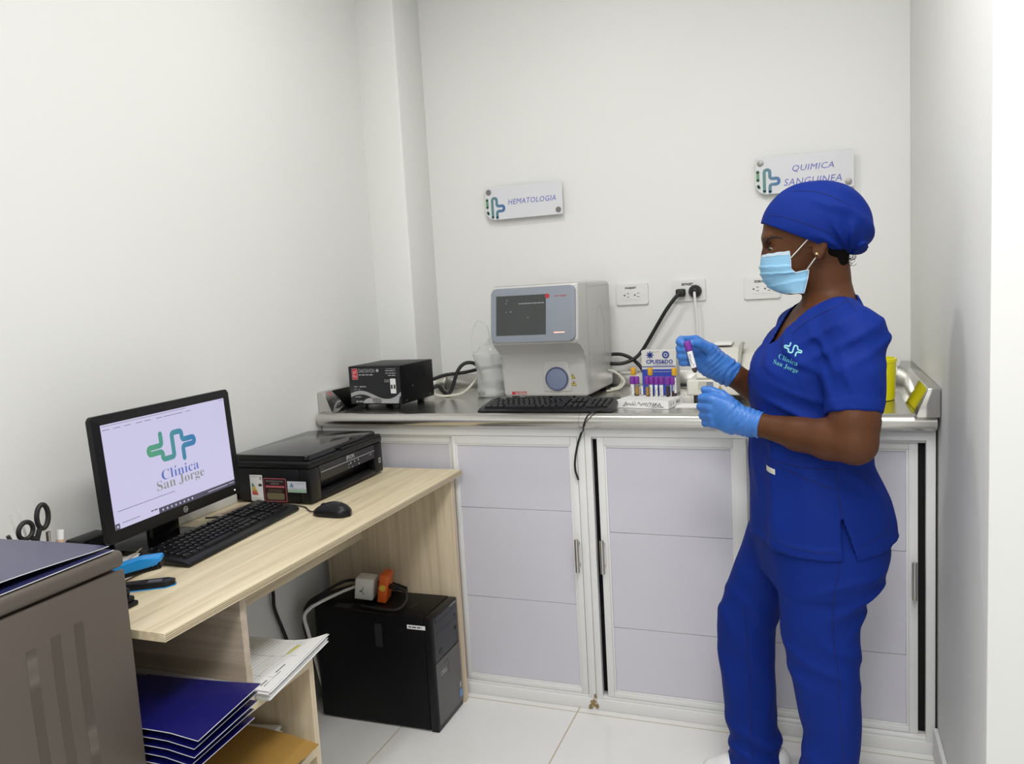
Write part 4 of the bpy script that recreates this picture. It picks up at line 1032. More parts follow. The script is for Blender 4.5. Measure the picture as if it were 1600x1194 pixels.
for i, (lx, bl, se, lab, lb) in enumerate(PUR):
    p = RM @ Vector((lx, (0.092 if i != 7 else 0.099), 0.010))
    make_tube('blood_tube', lb, 'test tube', p, 0.066, 0.0063, m_purple, 0.0235, bl, se, lab, gp, 0.0)
ga = 'amber capped tubes at the back of the foam rack'
for lx, lab, bl, lb in ((0.0094, (0.02, 0.07, 180, 330), 0.02, 'amber capped tube behind the analyser end of the purple row'), (0.0667, (0.02, 0.07, 180, 330), 0.02, 'amber capped tube standing behind the middle of the purple row'),
                        (0.1466, (0.024, 0.072, 215, 325), 0.022, 'amber capped tube with white label nearest the gloved hands')):
    p = RM @ Vector((lx, 0.1075 if lx < 0.1 else 0.1055, 0.010))
    make_tube('serum_tube', lb, 'test tube', p, 0.092, 0.0064, m_ycap, 0.0235, bl, 0, lab, ga, 0.0)
p = RM @ Vector((0.0440, 0.097, 0.010))
make_tube('glass_tube', 'short capless clear tube with a label in the gap of the row', 'test tube', p, 0.050, 0.0063, None, 0, 0, 0, (0.008, 0.045, 200, 290), None)

# ================================================================ reagent box
RB = thing('reagent_box', 'white and blue cardboard reagent box reading CPUES&DO behind the tubes', 'box', (-0.561, 2.700, ZT), -0.08)
BW, BD, BH = 0.118, 0.050, 0.146
m_carton = mat('white_carton', (0.70, 0.69, 0.66), 0.55, noise=0.015)
bm = nb(); box(bm, 0, BW, 0, BD, 0, BH, bev=0.0012, seg=1); bx = obj('carton', bm, m_carton, RB)
BF = Matrix.Translation((0, -0.0004, 0)) @ FRONT
m_navy = mat('navy_print', (0.030, 0.060, 0.30), 0.5, noise=0.03)
m_cobalt = mat('cobalt_print', (0.030, 0.060, 0.42), 0.5, noise=0.03)
bm = nb(); box(bm, 0.001, BW - 0.001, 0.0, 0.082, 0.0, 0.0004, m=BF); obj('blue_band', bm, m_cobalt, bx)
bm = nb(); box(bm, 0.001, BW - 0.001, 0.0845, 0.0875, 0, 0.0006, 1, m=BF); box(bm, 0.001, BW - 0.001, 0.0895, 0.0925, 0, 0.0004, 0, m=BF)
text_mesh(bm, 'CPUES&DO', 0.0185, BF @ T((0.062, 0.107, 0)), th=0.0005, bold=0.0006, sx=0.98)
fine_text(bm, 0.040, 0.108, 0.0965, 0.0028, BF, seed=31)
for k in range(8):
    a = math.radians(45 * k)
    c = (0.030, 0.1305)
    ribbon(bm, [(c[0] + 0.003 * math.cos(a), c[1] + 0.003 * math.sin(a)), (c[0] + 0.0105 * math.cos(a), c[1] + 0.0105 * math.sin(a))], 0.0042, 0.0004, BF)
lathe(bm, [(0.006, 0), (0.006, 0.0004)], 16, BF @ T((0.030, 0.1305, 0)))
c = (0.084, 0.1305)
ribbon(bm, [(c[0] + 0.0095 * math.cos(2 * math.pi * k / 40), c[1] + 0.0095 * math.sin(2 * math.pi * k / 40)) for k in range(41)], 0.0058, 0.0004, BF, caps=False)
lathe(bm, [(0.0038, 0), (0.0038, 0.0004)], 16, BF @ T((c[0], c[1], 0)))
obj('printing', bm, [m_navy, m_whiteprint], bx)
bm = nb(); ribbon(bm, [(0.046 + 0.014 * math.cos(a), 0.1458 - 0.006 * math.sin(a)) for a in [math.radians(15 * k) for k in range(13)]], 0.0009, 0.0003, BF, caps=False); fine_text(bm, 0.040, 0.100, 0.074, 0.004, BF @ T((0, 0, 0.0004)), seed=33); obj('tuck_flap', bm, m_greyprint, bx)

# ================================================================ cream chemistry analyser behind the hands
CM = thing('chemistry_analyser', 'cream benchtop chemistry analyser behind the gloved hands', 'lab analyser', (-0.378, 2.475, ZT))
bm = nb(); box(bm, 0.0, 0.40, 0.0, 0.36, 0.022, 0.070, bev=0.006, seg=3)
lower = obj('lower_body', bm, m_beige, CM)
bm = nb(); prism(bm, [(0.018, 0.0705), (0.016, 0.078), (0.060, 0.098), (0.190, 0.150), (0.300, 0.158), (0.345, 0.150), (0.35, 0.0705)], 0.026, 0.145, YZ, bev=0.006, seg=3); obj('lid', bm, m_beige, CM)
bm = nb(); prism(bm, [(0.060, 0.0705), (0.085, 0.085), (0.19, 0.130), (0.30, 0.140), (0.35, 0.0705)], 0.150, 0.205, YZ, bev=0.006, seg=3); obj('hinge_cover', bm, m_beige, CM)
bm = nb(); prism(bm, [(0.020, 0.0705), (0.022, 0.095), (0.150, 0.135), (0.230, 0.160), (0.345, 0.160), (0.35, 0.0705)], 0.209, 0.395, YZ, bev=0.008, seg=3); obj('reagent_bay', bm, m_beige, CM)
bm = nb(); tube(bm, [(0.1475, 0.075, 0.085), (0.1475, 0.12, 0.112), (0.1475, 0.18, 0.146), (0.1475, 0.23, 0.158), (0.1475, 0.27, 0.158)], 0.006, 10); obj('hinge_trim', bm, mat('grey_beige_trim', (0.40, 0.39, 0.345), 0.5, noise=0.02), CM)
bm = nb(); box(bm, 0.060, 0.118, 0.20, 0.30, 0.1575, 0.166, bev=0.002); obj('paper_roll_cover', bm, m_white, CM)
CF = Matrix.Translation((0, -0.0003, 0)) @ FRONT
bm = nb(); prism(bm, rrect(0.020, 0.037, 0.003, 4, 0.070, 0.0460), 0.0, 0.002, CF, bev=0.0008, seg=1); obj('latch_button', bm, m_greybtn, CM)
bm = nb(); box(bm, 0.035, 0.0595, -0.0006, 0.0, 0.040, 0.0655); obj('recess_shade_patch', bm, mat('shaded_cream_recess', (0.48, 0.465, 0.41), 0.5, noise=0.02), CM)  # flat patch; the shade of the recess is in its darker cream
warning_triangle(CM, CF @ T((0.100, 0.043, 0)), 0.0095)
for sx, sy in ((0.028, 0.025), (0.36, 0.025), (0.028, 0.33), (0.36, 0.33)):
    bm = nb(); lathe(bm, [(0.011, 0), (0.011, 0.023)], 14, Matrix.Translation((sx, sy, 0))); obj('foot', bm, m_darkgrey, CM)
bm = nb(); box(bm, -0.005, 0.060, -0.06, 0.02, 0.0, 0.0012); tag(obj('paper_slip', bm, m_paper), 'white slip of paper on the counter beside the foam rack', 'paper')
bpy.data.objects['paper_slip'].location = (-0.395, 2.44, ZC + 0.0003)

# ================================================================ yellow bin
m_yel = mat('yellow_plastic', (0.85, 0.78, 0.0), 0.33, noise=0.02)
YB_ = thing('sharps_bin', 'bright yellow plastic sharps bin standing in the counter corner', 'bin', (0.150, 2.535, ZT))
bm = nb(); lathe(bm, [(0.0, 0.001), (0.054, 0.001), (0.056, 0.004), (0.060, 0.112), (0.0605, 0.116), (0.058, 0.117), (0.054, 0.010), (0.0, 0.009)], 36, cap=False); obj('bin_body', bm, m_yel, YB_)
bm = nb(); lathe(bm, [(0.0602, 0.108), (0.0618, 0.109), (0.0618, 0.119), (0.0560, 0.120), (0.0560, 0.108)], 36, cap=False); obj('rim', bm, m_yel, YB_)

# ================================================================ desk
ZD = 0.752
DK = thing('desk', 'pale oak laminate computer desk with open shelves under its top', 'desk', (-1.30, 1.64, 0))
DI = Matrix.Translation((1.30, -1.64, 0))


def dobj(name, bm, mats, parent=None, ang=38):
    bm.transform(DI)
    return obj(name, bm, mats, parent or DK, ang)


m_edge = wood_mat('layered_oak_edge', (0.40, 0.32, 0.21), (0.68, 0.58, 0.42), 1)
bm = nb(); box(bm, -1.556, -1.053, 1.014, 2.258, ZD - 0.017, ZD, bev=0.0008, seg=1); dobj('desk_top', bm, m_woodY)
bm = nb()
for z in (ZD - 0.0125, ZD - 0.009, ZD - 0.005):
    box(bm, -1.0532, -1.0524, 1.0145, 2.2575, z - 0.0004, z + 0.0004)
dobj('edge_banding_lines', bm, mat('brown_edge_lines', (0.21, 0.15, 0.085), 0.5, noise=0.1))
bm = nb(); box(bm, -1.545, -1.070, 2.209, 2.233, 0.0, ZD - 0.0172, bev=0.0008, seg=1); dobj('end_panel', bm, m_woodZ)
bm = nb(); box(bm, -1.420, -1.403, 1.243, 2.2085, 0.522, ZD - 0.0172, bev=0.0008, seg=1); dobj('apron', bm, m_woodY)
bm = nb(); box(bm, -1.545, -1.070, 1.224, 1.2415, 0.5092, ZD - 0.0172, bev=0.0008, seg=1); dobj('divider', bm, m_woodX)
bm = nb(); box(bm, -1.545, -1.070, 1.4245, 1.4405, 0.0, 0.5085, bev=0.0008, seg=1); dobj('upright', bm, m_woodZ)
bm = nb(); box(bm, -1.545, -1.470, 1.018, 1.034, 0.0, ZD - 0.0172, bev=0.0008, seg=1); dobj('upright', bm, m_woodZ)
bm = nb(); box(bm, -1.545, -1.068, 1.0343, 1.4242, 0.492, 0.509, bev=0.0008, seg=1); dobj('shelf', bm, m_woodY)
bm = nb(); box(bm, -1.545, -1.068, 1.0343, 1.4242, 0.284, 0.301, bev=0.0008, seg=1); dobj('shelf', bm, m_woodY)
bm = nb(); box(bm, -1.545, -1.068, 1.0343, 1.4242, 0.060, 0.077, bev=0.0008, seg=1); dobj('shelf', bm, m_woodY)
bm = nb(); box(bm, -1.545, -1.530, 1.0343, 1.4242, 0.0772, 0.2838, bev=0.0008, seg=1); dobj('back_panel', bm, m_woodY)

# ================================================================ monitor
MO = thing('monitor', 'black desktop monitor showing the clinic logo on a pale lavender screen', 'monitor', (-1.368, 1.201, ZD), 1.634)
MW, MH = 0.445, 0.268
tilt = 0.047
MM = Matrix.Translation((0, 0, 0.826 - ZD)) @ Euler((-tilt, 0, 0)).to_matrix().to_4x4()
bm = nb(); prism(bm, rrect(MW, MH, 0.008, 5, MW / 2, MH / 2), -0.013, 0.0, MM @ FRONT, bev=0.003, seg=2); case = obj('case', bm, m_black, MO)
bm = nb(); prism(bm, rrect(0.34, 0.20, 0.03, 6, MW / 2, MH / 2), -0.045, -0.0132, MM @ FRONT, bev=0.006, seg=2); obj('back_housing', bm, m_black, MO)
SX0, SX1, SZ0, SZ1 = 0.0225, MW - 0.0225, 0.026, MH - 0.020
MF = MM @ FRONT
m_scr = mat('lit_screen', (0.02, 0.02, 0.02), 0.25, emit=(0.60, 0.575, 0.80), estr=0.88, noise=0.01)
bm = nb(); box(bm, SX0, SX1, SZ0, SZ1, -0.001, 0.0006, m=MF); scr = obj('screen', bm, m_scr, MO)
SF = MF @ Matrix.Translation((0, 0, 0.0007))
bm = nb(); box(bm, SX0 + 0.128, SX1, SZ0, SZ0 + 0.0125, 0, 0.0003, m=SF); box(bm, SX0, SX0 + 0.012, SZ0, SZ0 + 0.0125, 0, 0.0003, m=SF)
obj('taskbar', bm, mat('dark_taskbar', (0.02, 0.02, 0.03), 0.3, emit=(0.055, 0.05, 0.085), estr=1.0, noise=0.01), scr)
bm = nb()
for k in range(8):
    lathe(bm, [(0.0026, 0), (0.0026, 0.0003)], 10, SF @ T((SX0 + 0.140 + 0.014 * k, SZ0 + 0.006, 0.0003)))
lathe(bm, [(0.003, 0), (0.003, 0.0003)], 10, SF @ T((SX0 + 0.006, SZ0 + 0.006, 0.0003)))
fine_text(bm, SX1 - 0.105, SX1 - 0.030, SZ0 + 0.006, 0.0028, SF @ T((0, 0, 0.0003)), seed=2)
fine_text(bm, SX1 - 0.024, SX1 - 0.004, SZ0 + 0.0065, 0.0028, SF @ T((0, 0, 0.0003)), seed=9)
obj('taskbar_icons_and_text', bm, mat('lit_icons', (0.02, 0.02, 0.02), 0.3, emit=(0.55, 0.58, 0.70), estr=0.8, noise=0.01), scr)  # round taskbar icons together with lines of small print
bm = nb()
m_lt = mat('screen_text', (0.02, 0.02, 0.02), 0.3, emit=(0.10, 0.09, 0.15), estr=1.0, noise=0.01)
fine_text(bm, SX0 + 0.003, SX0 + 0.26, SZ1 - 0.0035, 0.0016, SF, seed=3)
for k, xx in enumerate((0.004, 0.034, 0.064, 0.098, 0.124, 0.160)):
    fine_text(bm, SX0 + xx, SX0 + xx + 0.018, SZ1 - 0.0115, 0.0022, SF, seed=30 + k)
fine_text(bm, SX0 + 0.184, SX0 + 0.245, SZ1 - 0.0115, 0.0022, SF, seed=44)
fine_text(bm, SX0 + 0.258, SX0 + 0.274, SZ1 - 0.0115, 0.0022, SF, seed=45)
fine_text(bm, SX0 + 0.012, SX0 + 0.185, SZ0 + 0.037, 0.0021, SF, seed=5)
fine_text(bm, SX0 + 0.020, SX0 + 0.070, SZ0 + 0.011, 0.0022, SF, seed=6)
fine_text(bm, SX1 - 0.020, SX1 - 0.004, SZ1 - 0.004, 0.0016, SF, seed=7)
fine_text(bm, SX0 + 0.104, SX0 + 0.124, SZ0 + 0.012, 0.005, SF, seed=8)
obj('screen_lettering', bm, m_lt, scr)
# the clinic mark and name on the screen
sx_, sz_ = 0.000515, 0.000400
cxm, czm = SX0 + 0.200, SZ0 + 0.1395
m_lg = gradient_mat('logo_green_to_blue_lit', (0.070, 0.29, 0.17), (0.03, 0.17, 0.37), cxm - 0.06, cxm + 0.06, emit=1.0)
bm = nb(); ribbon(bm, round_path([(x * sx_, y * sz_) for x, y in logo_paths()], 0.0078, 8), 0.0122, 0.0004, SF @ T((cxm, czm, 0))); obj('clinic_logo', bm, m_lg, scr)
bm = nb(); glyph_mesh(bm, 'a', 0.0490, SF @ T((SX0 + 0.212, SZ0 + 0.0700, 0)), sx=1.26); obj('clinic_name', bm, mat('lit_blue_letters', (0.02, 0.02, 0.02), 0.3, emit=(0.075, 0.13, 0.42), estr=1.0, noise=0.01), scr)
bm = nb(); glyph_mesh(bm, 'b', 0.0470, SF @ T((SX0 + 0.210, SZ0 + 0.0495, 0)), sx=1.21); obj('clinic_name', bm, mat('lit_olive_letters', (0.02, 0.02, 0.02), 0.3, emit=(0.19, 0.22, 0.19), estr=1.0, noise=0.01), scr)
bm = nb(); lathe(bm, [(0.0072, 0), (0.0072, 0.0005)], 24, MF @ T((MW / 2 + 0.012, 0.0125, 0))); lathe(bm, [(0.006, 0), (0.006, 0.0002)], 20, MF @ T((MW / 2 + 0.012, 0.0125, 0.0005)), 1); text_mesh(bm, 'hp', 0.0105, MF @ T((MW / 2 + 0.012, 0.0125, 0.0007)), shear=0.25, th=0.0002)
obj('brand_mark', bm, [m_greyprint, m_darkgrey], case)
bm = nb(); lathe(bm, [(0.0016, 0), (0.0016, 0.0006)], 10, MF @ T((MW - 0.026, 0.0115, 0))); obj('power_light', bm, mat('white_led', (0.8, 0.8, 0.9), 0.3, emit=(0.8, 0.85, 1.0), estr=3.0, noise=0.01), case)
bm = nb(); box(bm, MW / 2 - 0.045, MW / 2 + 0.045, 0.050, 0.070, 0.012, 0.18, bev=0.004, seg=2); obj('stand_neck', bm, m_blackgloss, MO)
bm = nb(); prism(bm, rrect(0.190, 0.138, 0.03, 8, MW / 2 + 0.014, 0.1005), 0.0005, 0.013, bev=0.005, seg=2); obj('stand_base', bm, m_blackgloss, MO)

# ================================================================ printer
PR = thing('printer', 'black desktop inkjet printer with scanner lid at the far end of the desk', 'printer', (-1.290, 1.795, ZD), math.pi / 2 + 0.012)
PW, PD, PH = 0.397, 0.252, 0.135
bm = nb()
# body with an open output bay in the front
box(bm, 0, PW, 0.035, PD, 0.006, 0.100, bev=0.005, seg=2)
box(bm, 0, 0.050, 0, 0.035, 0.006, 0.100, bev=0.005, seg=2)
box(bm, PW - 0.050, PW, 0, 0.035, 0.006, 0.100, bev=0.005, seg=2)
box(bm, 0.0485, PW - 0.0485, 0, 0.035, 0.006, 0.017, bev=0.002)
body = obj('body', bm, m_black, PR)
bm = nb(); box(bm, -0.0008, PW + 0.0008, -0.001, PD + 0.001, 0.1005, 0.1195, bev=0.005, seg=3); obj('scanner_deck', bm, m_black, PR)
bm = nb(); prism(bm, rrect(PW - 0.020, PD - 0.010, 0.012, 6, PW / 2, PD / 2 + 0.007), 0.120, PH, bev=0.004, seg=3); lid = obj('scanner_lid', bm, m_blackgloss, PR)
bm = nb(); box(bm, PW * 0.42, PW - 0.004, 0.0, 0.020, 0.1197, 0.125, bev=0.002); obj('lid_handle', bm, m_black, PR)
PF = Matrix.Translation((0, -0.0002, 0)) @ FRONT
m_pan = mat('dark_control_panel', (0.016, 0.016, 0.018), 0.22, noise=0.05)
bm = nb(); box(bm, 0.050, PW - 0.050, 0.0, 0.014, 0.056, 0.0995, bev=0.001, seg=1); cp = obj('control_panel', bm, m_pan, PR)
bm = nb(); box(bm, 0.053, PW - 0.050, 0.0795, 0.0813, 0, 0.0006, m=PF); obj('silver_strip', bm, m_greyprint, cp)
bm = nb(); text_mesh(bm, 'EPSON', 0.0165, PF @ T((0.207, 0.0905, 0.0)), th=0.0005, bold=0.0006, sx=0.86); text_mesh(bm, 'L395', 0.008, PF @ T((0.322, 0.0735, 0.0)), th=0.0005)
for (cx, cz, r) in ((0.196, 0.0705, 0.0020), (0.196, 0.062, 0.0016), (0.208, 0.072, 0.0032), (0.229, 0.0735, 0.0024), (0.250, 0.074, 0.0026), (0.216, 0.060, 0.0022), (0.253, 0.061, 0.0026)):
    lathe(bm, [(r, 0), (r, 0.0005)], 10, PF @ T((cx, cz, 0.0)))
obj('panel_marks', bm, m_greyprint, cp)
bm = nb(); quad(bm, 0.013, 0.016, 0.0005, PF @ T((PW - 0.022, 0.044, 0.0))); quad(bm, 0.005, 0.008, 0.0003, PF @ T((PW - 0.022, 0.044, 0.0005)), 1); obj('corner_label', bm, [m_greyprint, m_ink], body)
bm = nb(); box(bm, 0.052, PW - 0.052, 0.002, 0.033, 0.0175, 0.021); obj('paper_tray', bm, m_gap, PR)
# stickers on the near side face
PS = Matrix.Translation((-0.0004, 0, 0)) @ Matrix(((0, 0, -1, 0), (-1, 0, 0, 0), (0, 1, 0, 0), (0, 0, 0, 1)))
PB = PS @ Matrix.Translation((-PD + 0.010, 0, 0))      # u from the back edge towards the front
bm = nb(); quad(bm, 0.0415, 0.074, 0.0004, PB @ T((0.0645, 0.0440, 0)), 0)
for k, (w, mi) in enumerate(((0.006, 1), (0.009, 1), (0.012, 2), (0.014, 2), (0.016, 3), (0.018, 4), (0.020, 4))):
    quad(bm, w, 0.0042, 0.0002, PB @ T((0.0485 + w / 2, 0.0545 - k * 0.0047, 0.0004)), mi)
quad(bm, 0.011, 0.007, 0.0002, PB @ T((0.077, 0.0525, 0.0004)), 5); quad(bm, 0.006, 0.010, 0.0002, PB @ T((0.079, 0.072, 0.0004)), 6)
fine_text(bm, 0.047, 0.072, 0.076, 0.003, PB @ T((0, 0, 0.0004)), 6, 3); fine_text(bm, 0.047, 0.082, 0.016, 0.0026, PB @ T((0, 0, 0.0004)), 6, 4); fine_text(bm, 0.047, 0.082, 0.011, 0.0026, PB @ T((0, 0, 0.0004)), 6, 5)
obj('energy_label', bm, [m_paper, mat('green_print', (0.06, 0.26, 0.20), 0.5, noise=0.02), mat('amber_print', (0.62, 0.48, 0.08), 0.5, noise=0.02), mat('orange_print', (0.62, 0.25, 0.05), 0.5, noise=0.02), mat('rust_red_print', (0.50, 0.07, 0.04), 0.5, noise=0.02), m_ink, m_greyprint], body)
bm = nb(); prism(bm, rrect(0.074, 0.066, 0.004, 4, 0.126, 0.040), 0, 0.0004, PB, 0); prism(bm, rrect(0.0705, 0.0625, 0.003, 4, 0.126, 0.040), 0.0004, 0.0006, PB, 1)
text_mesh(bm, 'IMPRESORA ECOLOGICA', 0.0052, PB @ T((0.126, 0.0645, 0.0006)), th=0.0002, mi=2); text_mesh(bm, 'GARANTIA', 0.0058, PB @ T((0.126, 0.0575, 0.0006)), th=0.0002, mi=2)
quad(bm, 0.062, 0.0052, 0.0002, PB @ T((0.126, 0.0495, 0.0006)), 0)
fine_text(bm, 0.104, 0.148, 0.0405, 0.0024, PB @ T((0, 0, 0.0006)), 3, 8); fine_text(bm, 0.104, 0.148, 0.0365, 0.0024, PB @ T((0, 0, 0.0006)), 3, 9)
prism(bm, rrect(0.058, 0.0185, 0.006, 4, 0.126, 0.0225), 0.0006, 0.0008, PB, 3)
obj('warranty_label', bm, [mat('pink_red_print', (0.45, 0.10, 0.13), 0.5, noise=0.02), mat('maroon_black', (0.022, 0.006, 0.007), 0.4, noise=0.05), m_greyprint, mat('olive_print', (0.14, 0.125, 0.07), 0.5, noise=0.1)], body)
bm = nb(); quad(bm, 0.060, 0.031, 0.0004, PB @ T((0.197, 0.0505, 0)), 0); quad(bm, 0.060, 0.009, 0.0002, PB @ T((0.197, 0.0395, 0.0004)), 1); prism(bm, [(0.174, 0.050), (0.188, 0.050), (0.181, 0.063)], 0.0004, 0.0006, PB, 2)
fine_text(bm, 0.194, 0.222, 0.060, 0.003, PB @ T((0, 0, 0.0004)), 3, 8); fine_text(bm, 0.171, 0.222, 0.0465, 0.003, PB @ T((0, 0, 0.0004)), 3, 6)
obj('eco_label', bm, [mat('pale_blue_paper', (0.55, 0.58, 0.64), 0.5, noise=0.02), mat('pale_green_print', (0.30, 0.42, 0.33), 0.5, noise=0.1), mat('steel_blue_print', (0.13, 0.24, 0.36), 0.5, noise=0.05), m_greyprint], body)

# ================================================================ keyboard, mouse, stapler and small things on the desk
keyboard('black keyboard on the wooden desk in front of the monitor', (-1.258, 1.300, ZD + 0.0005), 1.654, 0.448, 0.132, 0.014, 0.028)
MS = thing('mouse', 'black computer mouse on the desk in front of the printer', 'mouse', (-1.178, 1.722, ZD), 1.50)
bm = nb()
rings = []
for k in range(13):
    t_ = k / 12
    y = -0.056 + 0.112 * t_
    w = 0.031 * math.sqrt(max(0.0, 1 - abs(2 * t_ - 1) ** 3.2)) * (1 - 0.10 * math.sin(math.pi * t_)) + 0.001
    h = 0.036 * (math.sin(math.pi * (0.06 + 0.90 * t_)) ** 0.7) * (0.72 + 0.28 * (1 - t_)) + 0.004
    rings.append([bm.verts.new((w * math.cos(a) * (1.0 if math.sin(a) > 0.2 else 0.93), y, max(0.001, h * max(0, math.sin(a)) ** 0.75 + 0.001))) for a in [math.radians(180 * j / 14) for j in range(15)]])
for a, b in zip(rings, rings[1:]):
    for j in range(14):
        bm.faces.new((a[j], a[j + 1], b[j + 1], b[j]))
    bm.faces.new((a[0], b[0], b[14], a[14]))
bm.faces.new(rings[0]); bm.faces.new(rings[-1])
ms = obj('shell', bm, m_black, MS, ang=60)
bm = nb(); cyl(bm, (-0.003, 0.026, 0.0215), (0.003, 0.026, 0.0215), 0.009, 14); obj('scroll_wheel', bm, m_rubber, MS)
bm = nb(); quad(bm, 0.017, 0.003, 0.0004, T((0.0, -0.030, 0.0375), 0, -0.30)); obj('brand_mark', bm, m_greyprint, MS)
bm = nb(); tube(bm, [(0.0, 0.055, 0.006), (0.004, 0.072, 0.004), (0.016, 0.092, 0.003), (0.040, 0.125, 0.003), (0.05, 0.19, 0.003)], 0.0018, 6); obj('cable', bm, m_rubber, MS)

SP = thing('stapler', 'blue and black stapler on the near end of the desk', 'stapler', (-1.275, 1.179, ZD), 0.56)
m_blue = mat('cyan_blue_plastic', (0.012, 0.24, 0.60), 0.35, noise=0.03)
bm = nb(); prism(bm, [(-0.075, -0.017), (0.052, -0.017), (0.068, -0.006), (0.068, 0.006), (0.052, 0.017), (-0.075, 0.017)], 0.0015, 0.012, bev=0.002, seg=2); obj('base', bm, m_black, SP)
bm = nb(); prism(bm, [(-0.076, -0.018), (0.0525, -0.018), (0.069, -0.0065), (0.069, 0.0065), (0.0525, 0.018), (-0.076, 0.018)], 0.0, 0.002); obj('blue_sole', bm, m_blue, SP)
bm = nb(); quad(bm, 0.026, 0.016, 0.0006, T((0.030, 0, 0.012))); obj('anvil', bm, m_chrome, SP)
A_ = Matrix.Translation((-0.070, 0, 0.018)) @ Euler((0, -0.17, 0)).to_matrix().to_4x4()
bm = nb(); box(bm, 0.0, 0.118, -0.010, 0.010, 0.0, 0.012, bev=0.002, m=A_); obj('magazine', bm, m_darkgrey, SP)
bm = nb(); prism(bm, [(0.0, 0.010), (0.112, 0.010), (0.124, 0.017), (0.124, 0.026), (0.085, 0.031), (0.0, 0.028)], -0.016, 0.016, A_ @ XZ, bev=0.003, seg=2); obj('arm', bm, m_blue, SP)
bm = nb()
for k in range(3):
    box(bm, 0.100 + k * 0.008, 0.105 + k * 0.008, -0.0155, 0.0155, 0.004, 0.0245, bev=0.001, seg=1, m=A_)
box(bm, 0.0, 0.112, -0.0135, 0.0135, 0.004, 0.0125, bev=0.001, seg=1, m=A_)
obj('grip_ribs', bm, m_black, SP)
bm = nb(); cyl(bm, (-0.062, -0.014, 0.020), (-0.062, 0.014, 0.020), 0.010, 14); obj('pivot', bm, m_black, SP)

ST = thing('rubber_stamp', 'small black rubber stamp at the near edge of the desk', 'stamp', (-1.222, 1.092, ZD))
bm = nb(); box(bm, -0.022, 0.016, -0.018, 0.018, 0.0, 0.010, bev=0.003); box(bm, -0.018, 0.012, -0.014, 0.014, 0.010, 0.020, bev=0.003); obj('base', bm, m_black, ST)
bm = nb(); box(bm, -0.014, 0.006, -0.011, 0.011, 0.020, 0.036, bev=0.004); obj('grip', bm, m_black, ST)

bm = nb()
rr = random.Random(4)
NP = thing('paper_stack', 'small pile of note papers between the monitor and the stapler', 'papers', (-1.390, 1.250, ZD))
for k in range(6):
    bm = nb(); box(bm, -0.05, 0.05, -0.075, 0.075, 0, 0.0009, m=T((rr.uniform(-.006, .006), rr.uniform(-.008, .008), 0.0015 + 0.0022 * k), rr.uniform(-.08, .08)))
    obj('sheet', bm, m_paper if k % 3 else mat('tan_card', (0.42, 0.33, 0.24), 0.6, noise=0.05), NP)
bm = nb(); tube(bm, [(0.015, -0.05, 0.017), (0.01, -0.005, 0.022), (0.0, 0.05, 0.034)], 0.0016, 6, sx=3.0); tag(obj('paper_strip', bm, mat('tan_card', (0.42, 0.33, 0.24), 0.6)), 'curled tan paper strip lying on the note papers', 'paper strip')
bpy.data.objects['paper_strip'].location = (-1.390, 1.250, ZD + 0.0005)

# dark box against the wall behind the monitor's near corner
BX = thing('speaker_bar', 'low black box against the wall behind the near side of the monitor', 'device', (-1.520, 1.245, ZD))
bm = nb(); box(bm, -0.030, 0.025, 0.0, 0.085, 0.0, 0.062, bev=0.006, seg=3); obj('housing', bm, m_black, BX)
bm = nb(); lathe(bm, [(0.010, 0), (0.010, 0.004), (0.006, 0.005)], 14, T((0.0, -0.0005, 0.045)) @ FRONT); obj('knob', bm, m_darkgrey, BX)

# white cable duct and flat things behind the monitor
bm = nb(); box(bm, -1.569, -1.535, 1.560, 1.790, ZD, ZD + 0.032, bev=0.003); tag(obj('cable_duct', bm, m_white), 'white plastic cable duct along the wall behind the monitor stand', 'cable duct')
bm = nb(); box(bm, -0.045, 0.045, -0.060, 0.060, 0.0, 0.002); tag(obj('wooden_sample', bm, m_woodX), 'thin pale wood sheet lying on the desk behind the keyboard', 'wood sheet')
bpy.data.objects['wooden_sample'].location = (-1.462, 1.715, ZD)
bm = nb(); box(bm, -0.022, 0.022, -0.040, 0.040, 0.0, 0.0012); tag(obj('brown_rectangle', bm, mat('brown_rectangle', (0.30, 0.22, 0.13), 0.6, noise=0.05)), 'small flat brown rectangle lying on the pale wood sheet', 'card')  # flat rectangle in a darker brown than the sheet below
bpy.data.objects['brown_rectangle'].location = (-1.470, 1.712, ZD + 0.0022)
bm = nb(); tube(bm, [(-1.50, 1.62, ZD + 0.006), (-1.47, 1.64, ZD + 0.004), (-1.435, 1.65, ZD + 0.004), (-1.42, 1.70, ZD + 0.005), (-1.425, 1.76, ZD + 0.005)], 0.0024, 8); tag(obj('black_cable', bm, m_rubber), 'thin black cable on the desk beside the monitor stand', 'cable')

# ================================================================ things standing behind the brown drawers
CUP = thing('pencil_cup', 'clear pencil cup on the desk behind the brown drawers', 'pencil cup', (-1.425, 1.095, ZD))
bm = nb(); lathe(bm, [(0.0, 0.001), (0.036, 0.001), (0.038, 0.004), (0.040, 0.098), (0.0375, 0.098), (0.0355, 0.006), (0, 0.006)], 24, cap=False); obj('cup_body', bm, m_clear, CUP)
SCI = thing('scissors', 'black handled scissors standing handles up in the pencil cup', 'scissors', (-1.425, 1.085, ZD + 0.010))


def ring_handle(cy, cz, ry, rz_, ang, r):
    pts = []
    for k in range(25):
        a = 2 * math.pi * k / 24
        y, z = ry * math.cos(a), rz_ * math.sin(a)
        pts.append((0.0, cy + y * math.cos(ang) - z * math.sin(ang), cz + y * math.sin(ang) + z * math.cos(ang)))
    return tube(nb(), pts, r, 10, smooth=False)


